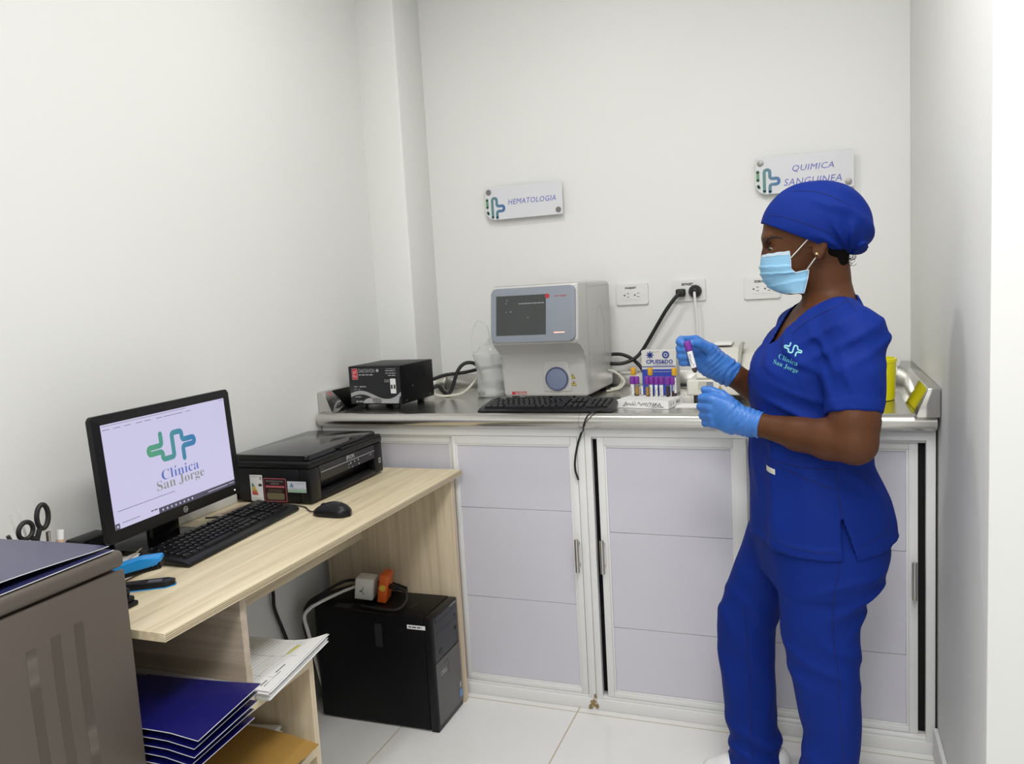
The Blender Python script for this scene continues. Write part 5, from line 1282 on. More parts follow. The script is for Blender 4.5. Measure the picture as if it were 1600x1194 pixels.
obj('handle', ring_handle(0.020, 0.152, 0.0125, 0.0235, -0.08, 0.0048), m_rubber, SCI)
obj('handle', ring_handle(-0.018, 0.135, 0.0150, 0.0165, -0.4, 0.0046), m_rubber, SCI)
bm = nb(); tube(bm, [(0, 0.012, 0.132), (0, 0.004, 0.115), (0, 0.000, 0.100)], 0.005, 8); tube(bm, [(0.003, -0.012, 0.120), (0.003, -0.002, 0.112), (0.003, 0.004, 0.098)], 0.005, 8); obj('shank', bm, m_rubber, SCI)
bm = nb(); prism(bm, [(-0.002, 0.100), (0.006, 0.100), (0.010, 0.000), (0.006, 0.000)], -0.001, 0.001, YZ); prism(bm, [(-0.006, 0.100), (0.003, 0.100), (-0.004, 0.000), (-0.008, 0.0)], 0.0012, 0.003, YZ); obj('blade', bm, m_chrome, SCI)
for (nm, lb, ct, x, y, ln, r, mm, mc, dx, dy) in (('marker_pen', 'thick peach marker pen with white end in the pencil cup', 'pen', -1.412, 1.108, 0.120, 0.0075, mat('peach_plastic', (0.62, 0.42, 0.27), 0.4, noise=0.03), m_white, 0.00, 0.022),
                                                  ('ballpoint_pen', 'black ballpoint pen leaning out of the pencil cup', 'pen', -1.430, 1.088, 0.135, 0.0042, m_black, m_darkgrey, -0.006, -0.050),
                                                  ('ballpoint_pen', 'clear ballpoint pen with metal tip between the scissor handles', 'pen', -1.405, 1.092, 0.128, 0.0045, m_clear, m_chrome, 0.004, 0.002),
                                                  ('glass_rod', 'thin clear rod standing tall in the pencil cup', 'rod', -1.440, 1.085, 0.172, 0.0022, m_clear, m_clear, -0.006, -0.030),
                                                  ('glass_rod', 'thin clear rod standing tall in the pencil cup', 'rod', -1.438, 1.094, 0.172, 0.0022, m_clear, m_clear, -0.006, -0.022)):
    P = thing(nm, lb, ct, (x, y, ZD + 0.008), group='clear rods in the pencil cup' if nm == 'glass_rod' else None)
    bm = nb(); cyl(bm, (0, 0, 0), (dx * 0.85, dy * 0.85, ln * 0.85), r, 12); obj('barrel', bm, mm, P)
    bm = nb(); cyl(bm, (dx * 0.85, dy * 0.85, ln * 0.85), (dx, dy, ln), r * 0.9, 12); obj('tip', bm, mc, P)

# ================================================================ brown drawer unit
m_brown = mat('taupe_brown_plastic', (0.100, 0.083, 0.068), 0.42, noise=0.03, nscale=8, bump=0.04, bscale=700)
BD_ = thing('drawer_unit', 'taupe brown plastic drawer unit with ribbed front beside the desk', 'drawer unit', (-1.335, 0.745, 0))
bm = nb(); box(bm, -0.215, 0.225, -0.24, 0.245, 0.0, 0.872, bev=0.010, seg=3); obj('body', bm, m_brown, BD_)
bm = nb(); box(bm, -0.222, 0.236, -0.245, 0.2485, 0.876, 0.905, bev=0.009, seg=3); obj('top_board', bm, m_brown, BD_)
for k, (za, zb) in enumerate(((0.330, 0.872), (0.030, 0.322))):
    bm = nb(); box(bm, 0.2255, 0.2335, -0.240, 0.2475, za, zb, bev=0.004, seg=2)
    d = obj('drawer', bm, m_brown, BD_)
    bm = nb()
    for j in range(3):
        y0 = 0.055 + 0.042 * j
        if k:
            break
        zt_ = zb - 0.062 + 0.004 * j
        lo = []
        for q in range(13):
            f = q / 12
            zz = zt_ - f * 0.40
            lo.append((y0 + 0.022 * f ** 1.7 - 0.010 * f, zz, 0.017))
        for a, b in zip(lo, lo[1:]):
            prism(bm, [(b[0], b[1]), (b[0] + b[2], b[1]), (a[0] + a[2], a[1]), (a[0], a[1])], 0.2334, 0.2338, Matrix(((0, 0, 1, 0), (1, 0, 0, 0), (0, 1, 0, 0), (0, 0, 0, 1))))
    bmesh.ops.remove_doubles(bm, verts=bm.verts, dist=1e-5)
    if k == 0:
        obj('rib_shade_bands', bm, mat('taupe_rib_shade', (0.074, 0.061, 0.049), 0.48, noise=0.03), d)  # almost flat bands; shade of the rib hollows put into darker taupe
    bm = nb(); prism(bm, [(-0.10, zb - 0.012), (0.02, zb - 0.012), (-0.02, zb - 0.028), (-0.10, zb - 0.05)], 0.2334, 0.2352, Matrix(((0, 0, 1, 0), (1, 0, 0, 0), (0, 1, 0, 0), (0, 0, 0, 1))), bev=0.0008, seg=1); obj('finger_pull', bm, m_brown, d)

m_pvc = mat('navy_pvc_cover', (0.030, 0.032, 0.105), 0.22, noise=0.06, nscale=5, spec=0.6)
m_pvcd = mat('deep_blue_pvc', (0.008, 0.008, 0.115), 0.16, noise=0.08, nscale=6, spec=0.6)
m_weld = mat('white_welded_edge', (0.62, 0.62, 0.66), 0.35, noise=0.05)


def folder(name, label, loc, rz, W, D, zfun, mcol, group=None, th=0.0016, nx=14, ny=14, label_slot=False):
    """flexible plastic folder: x width, y depth, sagging by zfun(u, v); pale welded rim as a part"""
    root = thing(name, label, 'folder', loc, rz, group)
    bm = nb()
    top = [[bm.verts.new((W * i / nx, D * j / ny, zfun(i / nx, j / ny) + th)) for j in range(ny + 1)] for i in range(nx + 1)]
    bot = [[bm.verts.new((v.co.x, v.co.y, v.co.z - th)) for v in r] for r in top]
    for i in range(nx):
        for j in range(ny):
            bm.faces.new((top[i][j], top[i + 1][j], top[i + 1][j + 1], top[i][j + 1]))
            bm.faces.new((bot[i][j], bot[i][j + 1], bot[i + 1][j + 1], bot[i + 1][j]))
    ed = [(i, 0) for i in range(nx)] + [(nx, j) for j in range(ny)] + [(i, ny) for i in range(nx, 0, -1)] + [(0, j) for j in range(ny, 0, -1)]
    for (a, b), (c, d) in zip(ed, ed[1:] + ed[:1]):
        bm.faces.new((top[a][b], top[c][d], bot[c][d], bot[a][b]))
    rim = [top[a][b].co.copy() - Vector((0, 0, th / 2)) for a, b in ed]
    obj('cover', bm, mcol, root, ang=60)
    bm = nb(); tube(bm, rim + [rim[0]], 0.0008, 6, smooth=False); obj('welded_edge', bm, m_weld, root)
    return root


folder('plastic_folder', 'lower navy plastic folder lying on the brown drawer unit', (-1.545, 0.515, 0.9055), 0.0, 0.440, 0.462, lambda u, v: 0.0 + 0.002 * u * v, m_pvc)
folder('plastic_folder', 'upper navy plastic folder curling up on the brown drawer unit', (-1.548, 0.512, 0.9088), 0.01, 0.436, 0.462, lambda u, v: 0.004 + 0.009 * math.sin(math.pi * min(1, v * 1.05)) * u + 0.003 * math.sin(5 * u + 3 * v) * (1 - u), m_pvc)

# ================================================================ things on the desk shelves
# stack of blue folders in the near bay, drooping over the shelf edge
for k in range(5):
    z = 0.5100 + 0.0150 * (4 - k)
    dx = -0.006 * k - (0.004 if k % 2 else 0)
    folder('plastic_folder', ['topmost glossy dark blue folder of the shelf stack', 'second dark blue folder from the top of the shelf stack', 'middle dark blue folder of the shelf stack', 'fourth dark blue folder down in the shelf stack', 'bottom dark blue folder of the shelf stack'][k],
           (-1.345, 1.0030, z), 0.0, 0.352 + dx, 0.170, (lambda kk: (lambda u, v: 0.003 + (0.016 - 0.003 * kk) * u * u * (0.35 + 0.65 * v) - 0.008 * max(0, u - 0.82) / 0.18 * (1 - v)))(k), m_pvcd, 'dark blue folders on the desk shelf', nx=12, ny=10)
bm = nb(); box(bm, 0, 0.30, 0, 0.024, 0, 0.0008); tag(obj('clear_sleeve', bm, mat('clear_sleeve_film', (0.6, 0.6, 0.66), 0.15, alpha=0.22, noise=0.02)), 'clear plastic sleeve edge sticking out behind the blue folders', 'plastic sleeve')
bpy.data.objects['clear_sleeve'].location = (-1.335, 1.166, 0.5745)


def sheets(name, label, loc, rz, W, D, n, step, curl, seed, lines=False, group=None):
    r = random.Random(seed)
    root = thing(name, label, 'papers', loc, rz, group)
    tops = None
    for k in range(n):
        bm = nb()
        ox, oy = r.uniform(-0.004, 0.004), r.uniform(-0.004, 0.004)
        nx_ = 10
        top = [[bm.verts.new((ox + W * i / nx_, oy + D * j, 0.0004 + step * k + curl(i / nx_, j) + step * 0.7)) for j in (0, 0.5, 1)] for i in range(nx_ + 1)]
        bot = [[bm.verts.new(v.co - Vector((0, 0, step * 0.7))) for v in q] for q in top]
        for i in range(nx_):
            for j in range(2):
                bm.faces.new((top[i][j], top[i + 1][j], top[i + 1][j + 1], top[i][j + 1]))
                bm.faces.new((bot[i][j], bot[i][j + 1], bot[i + 1][j + 1], bot[i + 1][j]))
            bm.faces.new((top[i][0], bot[i][0], bot[i + 1][0], top[i + 1][0]))
            bm.faces.new((top[i][2], top[i + 1][2], bot[i + 1][2], bot[i][2]))
        for i in (0, nx_):
            for j in range(2):
                bm.faces.new((top[i][j], top[i][j + 1], bot[i][j + 1], bot[i][j]))
        o = obj('sheet', bm, m_paper, root, ang=60)
        tops = (o, ox, oy, step * k + step * 0.7)
    if lines:
        o, ox, oy, zt2 = tops
        bm = nb()
        for i in range(22):
            u = 0.06 + 0.035 * i
            p = [(ox + W * u, oy + D * v, 0.0008 + zt2 + curl(u, v)) for v in (0.05, 0.5, 0.95)]
            tube(bm, p, 0.0004, 4, smooth=False)
        for v in (0.22, 0.62):
            tube(bm, [(ox + W * u, oy + D * v, 0.0008 + zt2 + curl(u, v)) for u in [0.06 + 0.088 * q for q in range(11)]], 0.0004, 4, smooth=False)
        obj('ruled_lines', bm, m_greyprint, o)
        bm = nb()
        for (u, v0, v1) in ((0.90, 0.06, 0.16), (0.90, 0.3, 0.45), (0.93, 0.06, 0.32)):
            tube(bm, [(ox + W * u, oy + D * v, 0.001 + zt2 + curl(u, v)) for v in (v0, v1)], 0.0009, 4, smooth=False)
        obj('print_lines', bm, m_darkgrey, o)
        bm = nb(); a = [(0.80, 0.66), (0.84, 0.66), (0.84, 0.86), (0.80, 0.86)]
        vs = [bm.verts.new((ox + W * u, oy + D * v, 0.0012 + zt2 + curl(u, v))) for u, v in a]; bm.faces.new(vs); obj('yellow_highlight', bm, mat('highlighter_yellow', (0.62, 0.62, 0.12), 0.6, noise=0.02), o)
    return root


sheets('paper_stack', 'stack of ruled paper forms overhanging the middle desk shelf', (-1.345, 1.2465, 0.5095), 0.0, 0.305, 0.212, 10, 0.0021, lambda u, v: 0.026 * max(0, u - 0.6) ** 2 / 0.16 * v + 0.004 * v * u, 11, True)
sheets('paper_stack', 'loose white papers at the back of the low desk shelf', (-1.38, 1.288, 0.3015), 0.06, 0.235, 0.112, 9, 0.0042, lambda u, v: 0.010 * u * u, 12)
sheets('paper_stack', 'white papers sticking out under the brown envelope', (-1.36, 1.055, 0.3015), 0.02, 0.300, 0.232, 8, 0.0040, lambda u, v: 0.0, 13)
m_manila = mat('ochre_card', (0.34, 0.195, 0.045), 0.5, noise=0.05, nscale=6)
EN = thing('envelope', 'ochre brown card folder on the low desk shelf below the blue folders', 'folder', (-1.345, 1.040, 0.3360), 0.02)
bm = nb()
nx_, ny_ = 14, 8
f = lambda u, v: 0.004 + 0.022 * math.sin(math.pi * min(1, u * 0.9 + 0.05)) * v + 0.002
top = [[bm.verts.new((0.325 * i / nx_ - 0.018 * (1 - j / ny_) * (i / nx_), 0.330 * j / ny_, f(i / nx_, j / ny_))) for j in range(ny_ + 1)] for i in range(nx_ + 1)]
bot = [[bm.verts.new(v.co - Vector((0, 0, 0.002))) for v in q] for q in top]
for i in range(nx_):
    for j in range(ny_):
        bm.faces.new((top[i][j], top[i + 1][j], top[i + 1][j + 1], top[i][j + 1]))
        bm.faces.new((bot[i][j], bot[i][j + 1], bot[i + 1][j + 1], bot[i + 1][j]))
ed = [(i, 0) for i in range(nx_)] + [(nx_, j) for j in range(ny_)] + [(i, ny_) for i in range(nx_, 0, -1)] + [(0, j) for j in range(ny_, 0, -1)]
for (a, b), (c, d) in zip(ed, ed[1:] + ed[:1]):
    bm.faces.new((top[a][b], top[c][d], bot[c][d], bot[a][b]))
obj('card_cover', bm, m_manila, EN, ang=60)

# ================================================================ computer tower
PC = thing('computer_tower', 'black computer tower with grey lower front on the floor under the desk', 'computer', (-1.072, 2.022, 0), math.pi / 2 + 0.010)
CW, CD, CH = 0.180, 0.405, 0.357
bm = nb(); box(bm, 0, CW, 0.028, CD, 0.006, CH, bev=0.003); obj('case', bm, m_blackmetal, PC)
bm = nb(); box(bm, 0.0, CW, 0.0, 0.0275, 0.0, CH - 0.001, bev=0.004); fb = obj('front_bezel', bm, m_black, PC)
bm = nb(); box(bm, 0.006, CW - 0.006, -0.003, 0.001, 0.020, 0.212, bev=0.002); obj('lower_grille', bm, mat('charcoal_mesh', (0.105, 0.101, 0.096), 0.45, noise=0.3, nscale=400), fb)
QF = Matrix.Translation((0, -0.0032, 0)) @ FRONT
bm = nb(); box(bm, 0.006, CW - 0.006, -0.002, 0.001, 0.216, 0.350, bev=0.002); obj('drive_panel', bm, m_darkgrey, fb)
bm = nb()
for z in (0.300, 0.333):
    box(bm, 0.012, CW - 0.014, z, z + 0.0012, 0, 0.0004, m=QF @ T((0, 0, -0.0012)))
box(bm, CW - 0.035, CW - 0.022, 0.307, 0.312, 0, 0.0004, m=QF @ T((0, 0, -0.0012)))
for x, z in ((0.030, 0.236), (0.042, 0.238), (0.144, 0.262), (0.152, 0.262)):
    box(bm, x, x + 0.006, z, z + 0.012, 0, 0.0004, m=QF @ T((0, 0, -0.0012)))
lathe(bm, [(0.006, 0), (0.006, 0.0006)], 14, QF @ T((0.018, 0.342, -0.0012)))
obj('drive_slots', bm, m_gap, fb)
bm = nb(); text_mesh(bm, 'DELL', 0.020, QF @ T((0.052, 0.172, 0)), th=0.0005, bold=0.0005); quad(bm, 0.045, 0.003, 0.0004, QF @ T((0.142, 0.3485, -0.0012))); obj('brand_mark', bm, m_greyprint, fb)
bm = nb(); ribbon(bm, [(0.022, 0.196), (0.085, 0.196), (0.085, 0.180), (0.090, 0.150)], 0.0012, 0.0004, QF, caps=False); obj('bezel_line', bm, m_darkgrey, fb)
bm = nb(); quad(bm, 0.020, 0.024, 0.0005, QF @ T((0.160, 0.048, 0))); o = obj('blue_sticker', bm, mat('sky_blue_print', (0.10, 0.25, 0.58), 0.4, noise=0.1), fb)
bm = nb(); quad(bm, 0.012, 0.018, 0.0005, QF @ T((0.160, 0.076, 0))); obj('white_sticker', bm, m_greyprint, fb)
PSD = Matrix.Translation((-0.0004, 0, 0)) @ Matrix(((0, 0, -1, 0), (-1, 0, 0, 0), (0, 1, 0, 0), (0, 0, 0, 1)))
bm = nb(); quad(bm, 0.060, 0.0125, 0.0004, PSD @ T((-0.053, 0.326, 0))); fine_text(bm, -0.078, -0.034, 0.326, 0.006, PSD @ T((0, 0, 0.0004)), 1, 3); obj('asset_sticker', bm, [m_paper, m_ink], PC)
bm = nb(); box(bm, -0.195, -0.170, 0.252, 0.326, 0, 0.0004, m=PSD); obj('latch_recess', bm, m_gap, PC)
bm = nb(); text_mesh(bm, 'DELL', 0.020, T((0.085, 0.10, CH + 0.0001), 0), th=0.0004); obj('top_brand_mark', bm, m_darkgrey, PC)
bm = nb(); box(bm, 0.020, 0.052, 0.29, 0.35, CH, CH + 0.0008); obj('top_label', bm, m_darkgrey, PC)

# plug cluster lying on the tower
PA = thing('plug_adapter', 'orange three way plug adapter lying on top of the computer tower', 'plug adapter', (-1.290, 2.118, 0.3585), 0.22)
bm = nb(); box(bm, -0.010, 0.018, -0.030, 0.030, 0.004, 0.092, bev=0.002, m=T((0, 0, 0), 0, 0, 0.17)); obj('body', bm, mat('orange_plastic', (0.72, 0.13, 0.02), 0.4, noise=0.03), PA)
bm = nb(); lathe(bm, [(0.010, 0), (0.010, 0.0006)], 18, T((0.012, -0.0302, 0.050), 0, 0, 0.17) @ FRONT); obj('round_mark', bm, m_yellowlabel, PA)
WA = thing('power_adapter', 'white square power plug adapter with white cord on the computer tower', 'power adapter', (-1.340, 2.108, 0.3585), 0.22)
bm = nb(); box(bm, -0.034, 0.026, -0.028, 0.028, 0.006, 0.074, bev=0.005, seg=3, m=T((0, 0, 0.004), 0, 0, 0.12)); b_ = obj('body', bm, m_white, WA)
bm = nb(); scribble(bm, [[(-.018, .030), (-.012, .036), (-.008, .044)], [(-.018, .030), (-.010, .026), (-.006, .020)], [(-.022, .030), (-.012, .031)]], T((0.004, -0.0288, 0.008), 0, 0, 0.12) @ FRONT, 0.0015); obj('pen_marks', bm, m_ink, b_)
bm = nb(); tube(bm, [(-0.034, -0.005, 0.046), (-0.075, -0.02, 0.034), (-0.120, -0.05, 0.020), (-0.154, -0.078, 0.009)], 0.0050, 8)
tube(bm, [(-0.154, -0.078, 0.009), (-0.178, -0.080, -0.020), (-0.178, -0.062, -0.08), (-0.174, -0.035, -0.18), (-0.168, -0.010, -0.28), (-0.163, 0.02, -0.335)], 0.0058, 8)
obj('cord', bm, m_white, WA)
bm = nb()
tube(bm, [(-1.258, 2.118, 0.406), (-1.235, 2.11, 0.408), (-1.195, 2.098, 0.400), (-1.183, 2.075, 0.380), (-1.20, 2.045, 0.3645), (-1.26, 2.040, 0.3635), (-1.33, 2.05, 0.3635)], 0.0045, 8)
cyl(bm, (-1.258, 2.117, 0.406), (-1.228, 2.108, 0.407), 0.0085, 12)
tag(obj('black_cable', bm, m_rubber), 'black plug lead curling from the orange adapter over the tower top', 'cable')
bm = nb()
for k, (r0, h) in enumerate(((0.0, 0.0), (0.012, 0.010), (-0.010, 0.006))):
    tube(bm, [(-1.24, 2.185, 0.366 + h), (-1.30, 2.195 + r0 * 0.3, 0.372 + h), (-1.38, 2.19, 0.376 + h), (-1.44, 2.15, 0.376 + h + r0), (-1.490, 2.085, 0.366 + h), (-1.514, 2.035, 0.345 + r0), (-1.518, 2.015, 0.31), (-1.516, 2.02, 0.26), (-1.516, 2.05, 0.16 - r0), (-1.516, 2.08, 0.06 + h)], 0.0048, 8)
tag(obj('cable_bundle', bm, m_rubber), 'bundle of black cables looping behind and over the computer tower', 'cables')
bm = nb(); tube(bm, [(-1.552, 1.905, 0.535), (-1.553, 1.925, 0.44), (-1.553, 1.925, 0.385), (-1.552, 1.955, 0.300), (-1.550, 1.99, 0.20), (-1.545, 2.02, 0.08)], 0.0055, 8); tag(obj('black_cable', bm, m_rubber), 'black cable hanging down the wall under the desk', 'cable')
bm = nb(); tube(bm, [(-1.555, 1.79, 0.60), (-1.555, 1.785, 0.45), (-1.555, 1.78, 0.375)], 0.0030, 8); cyl(bm, (-1.555, 1.78, 0.378), (-1.555, 1.78, 0.355), 0.006, 10); tag(obj('black_cable', bm, m_rubber), 'short thin black lead hanging beside the desk divider', 'cable')

# ================================================================ the person
# Bodies and clothes are grown as one continuous skin each: a distance field of tapered limbs and
# lofted sections on a grid, meshed with surface nets.
def axis(lo, hi, step, fine=()):
    v, out = lo, [lo]
    while v < hi:
        s = step
        for a, b, st in fine:
            if a - step <= v < b:
                s = min(s, st)
        v += s
        out.append(v)
    return np.array(out, np.float32)


class Field:
    def __init__(self, ax, ay, az):
        self.ax = (ax, ay, az)
        self.d = np.full((len(ax), len(ay), len(az)), 0.5, np.float32)

    def block(self, lo, hi, pad=0.035):
        sl = []
        for a, l, h in zip(self.ax, lo, hi):
            i0 = max(0, int(np.searchsorted(a, l - pad)) - 1)
            i1 = min(len(a), int(np.searchsorted(a, h + pad)) + 1)
            sl.append(slice(i0, max(i0 + 1, i1)))
        x = self.ax[0][sl[0]][:, None, None]
        y = self.ax[1][sl[1]][None, :, None]
        z = self.ax[2][sl[2]][None, None, :]
        return tuple(sl), x, y, z

    def add(self, b, sl, k=0.01):
        a = self.d[sl]
        if k > 0:
            h = np.clip(0.5 + 0.5 * (a - b) / k, 0, 1)
            self.d[sl] = a + (b - a) * h - k * h * (1 - h)
        else:
            self.d[sl] = np.minimum(a, b)

    def sub(self, b, sl, k=0.003):
        a = self.d[sl]
        h = np.clip(0.5 - 0.5 * (a + b) / k, 0, 1)
        self.d[sl] = a + (-b - a) * h + k * h * (1 - h)

    def cone(self, p0, p1, r0, r1, k=0.01, op='add'):
        p0, p1 = np.array(p0, np.float32), np.array(p1, np.float32)
        r = max(r0, r1)
        sl, x, y, z = self.block(np.minimum(p0, p1) - r, np.maximum(p0, p1) + r)
        ba = p1 - p0
        t = np.clip(((x - p0[0]) * ba[0] + (y - p0[1]) * ba[1] + (z - p0[2]) * ba[2]) / float(ba @ ba + 1e-12), 0, 1)
        d = np.sqrt((x - p0[0] - t * ba[0]) ** 2 + (y - p0[1] - t * ba[1]) ** 2 + (z - p0[2] - t * ba[2]) ** 2) - (r0 + (r1 - r0) * t)
        (self.add if op == 'add' else self.sub)(d, sl, k)

    def chain(self, pts, k=0.01, kk=0.004):
        """pts: (x, y, z, r); joints inside the chain blend with kk, the whole with k"""
        for a, b in zip(pts, pts[1:]):
            self.cone(a[:3], b[:3], a[3], b[3], k)

    def ell(self, c, r, k=0.01, rot=None, op='add'):
        R = np.array(Euler(rot or (0, 0, 0)).to_matrix(), np.float32)
        rm = max(r)
        c = np.array(c, np.float32)
        sl, x, y, z = self.block(c - rm, c + rm)
        X, Y, Z = x - c[0], y - c[1], z - c[2]
        u = R[0, 0] * X + R[1, 0] * Y + R[2, 0] * Z
        v = R[0, 1] * X + R[1, 1] * Y + R[2, 1] * Z
        w = R[0, 2] * X + R[1, 2] * Y + R[2, 2] * Z
        k0 = np.sqrt((u / r[0]) ** 2 + (v / r[1]) ** 2 + (w / r[2]) ** 2)
        k1 = np.sqrt((u / r[0] ** 2) ** 2 + (v / r[1] ** 2) ** 2 + (w / r[2] ** 2) ** 2) + 1e-9
        d = k0 * (k0 - 1) / k1
        (self.add if op == 'add' else self.sub)(d, sl, k)

    def loft(self, rows, k=0.01, yaw=0.0, off=0.0, n=2.2):
        """rows: (z, cx, cy, a, b), a across, b front to back, turned by yaw"""
        rows = sorted(rows)
        Z = np.array([q[0] for q in rows])
        A = [np.array([q[i] for q in rows]) for i in range(1, 5)]
        mx = max(max(A[2]), max(A[3])) + 0.02
        sl, x, y, z = self.block((A[0].min() - mx, A[1].min() - mx, Z[0]), (A[0].max() + mx, A[1].max() + mx, Z[-1]))
        zf = np.clip(z.ravel(), Z[0], Z[-1])
        # smooth interpolation of the sections
        def interp(V):
            m = np.gradient(V, Z)
            i = np.clip(np.searchsorted(Z, zf) - 1, 0, len(Z) - 2)
            h = Z[i + 1] - Z[i]
            t = (zf - Z[i]) / h
            return ((2 * t ** 3 - 3 * t ** 2 + 1) * V[i] + (t ** 3 - 2 * t ** 2 + t) * h * m[i] + (-2 * t ** 3 + 3 * t ** 2) * V[i + 1] + (t ** 3 - t ** 2) * h * m[i + 1]).astype(np.float32)[None, None, :]
        cx, cy, a, b = [interp(V) for V in A]
        a, b = a + off, b + off
        c, s = math.cos(yaw), math.sin(yaw)
        X, Y = x - cx, y - cy
        u = np.abs(c * X + s * Y) / a
        v = np.abs(-s * X + c * Y) / b
        q = (u ** n + v ** n) ** (1.0 / n)
        d = (q - 1) * np.minimum(a, b)
        e = np.maximum(Z[0] - z, z - Z[-1])
        d = np.where(e > 0, np.sqrt(np.maximum(d, 0) ** 2 + e ** 2) + np.minimum(d, 0) * 0, np.maximum(d, e - 0.0)).astype(np.float32)
        self.add(d, sl, k)

    def grid(self):
        return self.ax[0][:, None, None], self.ax[1][None, :, None], self.ax[2][None, None, :]


def surface_nets(F):
    d = F.d
    s = d < 0
    nx, ny, nz = d.shape
    cnt = np.zeros((nx - 1, ny - 1, nz - 1), np.int8)
    offs = [(i, j, k) for i in (0, 1) for j in (0, 1) for k in (0, 1)]
    for i, j, k in offs:
        cnt += s[i:nx - 1 + i, j:ny - 1 + j, k:nz - 1 + k]
    cells = np.argwhere((cnt > 0) & (cnt < 8))
    ids = np.full(cnt.shape, -1, np.int32)
    ids[cells[:, 0], cells[:, 1], cells[:, 2]] = np.arange(len(cells))
    acc = np.zeros((len(cells), 3))
    num = np.zeros(len(cells))
    for a in range(8):
        for b in range(a + 1, 8):
            oa, ob = offs[a], offs[b]
            if sum(abs(p - q) for p, q in zip(oa, ob)) != 1:
                continue
            A, B = cells + oa, cells + ob
            da, db = d[A[:, 0], A[:, 1], A[:, 2]], d[B[:, 0], B[:, 1], B[:, 2]]
            m = (da < 0) != (db < 0)
            t = np.where(m, da / (da - db + 1e-20), 0)
            for c in range(3):
                pa, pb = F.ax[c][A[:, c]], F.ax[c][B[:, c]]
                acc[:, c] += np.where(m, pa + (pb - pa) * t, 0)
            num += m
    verts = acc / num[:, None]
    faces = []
    for ax in range(3):
        o = [0, 0, 0]
        o[ax] = 1
        sa = s[:nx - o[0], :ny - o[1], :nz - o[2]]
        sb = s[o[0]:, o[1]:, o[2]:]
        e = np.argwhere(sa != sb)
        b, c = (ax + 1) % 3, (ax + 2) % 3
        ok = (e[:, b] > 0) & (e[:, c] > 0) & (e[:, b] < d.shape[b] - 1) & (e[:, c] < d.shape[c] - 1)
        e = e[ok]
        ub, uc = np.eye(3, dtype=int)[b], np.eye(3, dtype=int)[c]
        q = [e - ub - uc, e - uc, e, e - ub]
        q = np.stack([ids[p[:, 0], p[:, 1], p[:, 2]] for p in q], 1)
        flip = ~sa[e[:, 0], e[:, 1], e[:, 2]]
        q[flip] = q[flip][:, ::-1]
        faces.append(q)
    return verts, np.concatenate(faces)


PX, PY = -0.02, 1.95        # where the person stands


def field_obj(name, F, m, parent, cuts=(), solid=0.0, smooth=1, drops=()):
    """cuts: functions of (x, y, z) that are positive where cloth is open; the caps they leave are dropped"""
    x, y, z = F.grid()
    full = F.d
    for c in cuts:
        full = np.maximum(full, c(x, y, z))
    F.d = full.astype(np.float32)
    V, Q = surface_nets(F)
    if cuts:
        C = V[Q].mean(1)
        keep = np.ones(len(Q), bool)
        for c in cuts:
            keep &= c(C[:, 0], C[:, 1], C[:, 2]) < -0.0012
        for c in drops:
            keep &= c(C[:, 0], C[:, 1], C[:, 2]) < 0
        Q = Q[keep]
    for _ in range(smooth):
        S = np.zeros_like(V)
        n = np.zeros(len(V))
        for i in range(4):
            a, b = Q[:, i], Q[:, (i + 1) % 4]
            np.add.at(S, a, V[b]); np.add.at(n, a, 1)
            np.add.at(S, b, V[a]); np.add.at(n, b, 1)
        g = n > 0
        V[g] = V[g] * 0.5 + 0.5 * S[g] / n[g][:, None]
    used = np.unique(Q)
    re = np.full(len(V), -1)
    re[used] = np.arange(len(used))
    V, Q = V[used], re[Q]
    V = V - np.array([PX, PY, 0.0])
    me = bpy.data.meshes.new(name)
    me.from_pydata(V.tolist(), [], Q.tolist())
    me.materials.append(m)
    me.shade_smooth()
    o = bpy.data.objects.new(name, me)
    COL.objects.link(o)
    o.parent = parent
    if solid > 0:
        md = o.modifiers.new('thickness', 'SOLIDIFY')
        md.thickness = solid
        md.offset = -1
    return o


def bvh_of(o):
    me = o.data
    return BVHTree.FromPolygons([v.co for v in me.vertices], [tuple(p.vertices) for p in me.polygons])


def skin_mat():
    m = mat('brown_skin', (0.088, 0.033, 0.0135), 0.5, spec=0.22, noise=0.10, nscale=14, bump=0.12, bscale=420)
    b = m.node_tree.nodes['Principled BSDF']
    b.inputs['Subsurface Weight'].default_value = 0.06
    b.inputs['Subsurface Radius'].default_value = (0.012, 0.005, 0.003)
    b.inputs['Subsurface Scale'].default_value = 0.5
    return m


m_skin = skin_mat()
m_scrub = mat('royal_blue_scrub_cloth', (0.0035, 0.021, 0.195), 0.7, noise=0.06, nscale=7, bump=0.16, bscale=900, spec=0.16)
m_seam = mat('navy_seam_thread', (0.002, 0.009, 0.09), 0.7, noise=0.05)
m_glove = mat('blue_nitrile', (0.043, 0.165, 0.50), 0.40, noise=0.05, nscale=12, bump=0.22, bscale=160)
m_maskb = mat('light_blue_mask', (0.25, 0.50, 0.71), 0.6, noise=0.03, bump=0.08, bscale=700)
m_maskw = mat('pale_mask_edge', (0.50, 0.62, 0.72), 0.6, noise=0.02)
m_hair = mat('black_hair', (0.006, 0.005, 0.004), 0.9, spec=0.1, noise=0.3, nscale=300, bump=0.8, bscale=500)

WOMAN = thing('person', 'person in royal blue scrubs, cap, mask and blue gloves holding a blood tube', 'person', (PX, PY, 0))
YAW = math.atan2(-0.94, 0.342)        # across axis of the torso: towards the person's left shoulder
Lx, Ly = math.cos(YAW), math.sin(YAW)
Fx, Fy = -0.94, -0.342

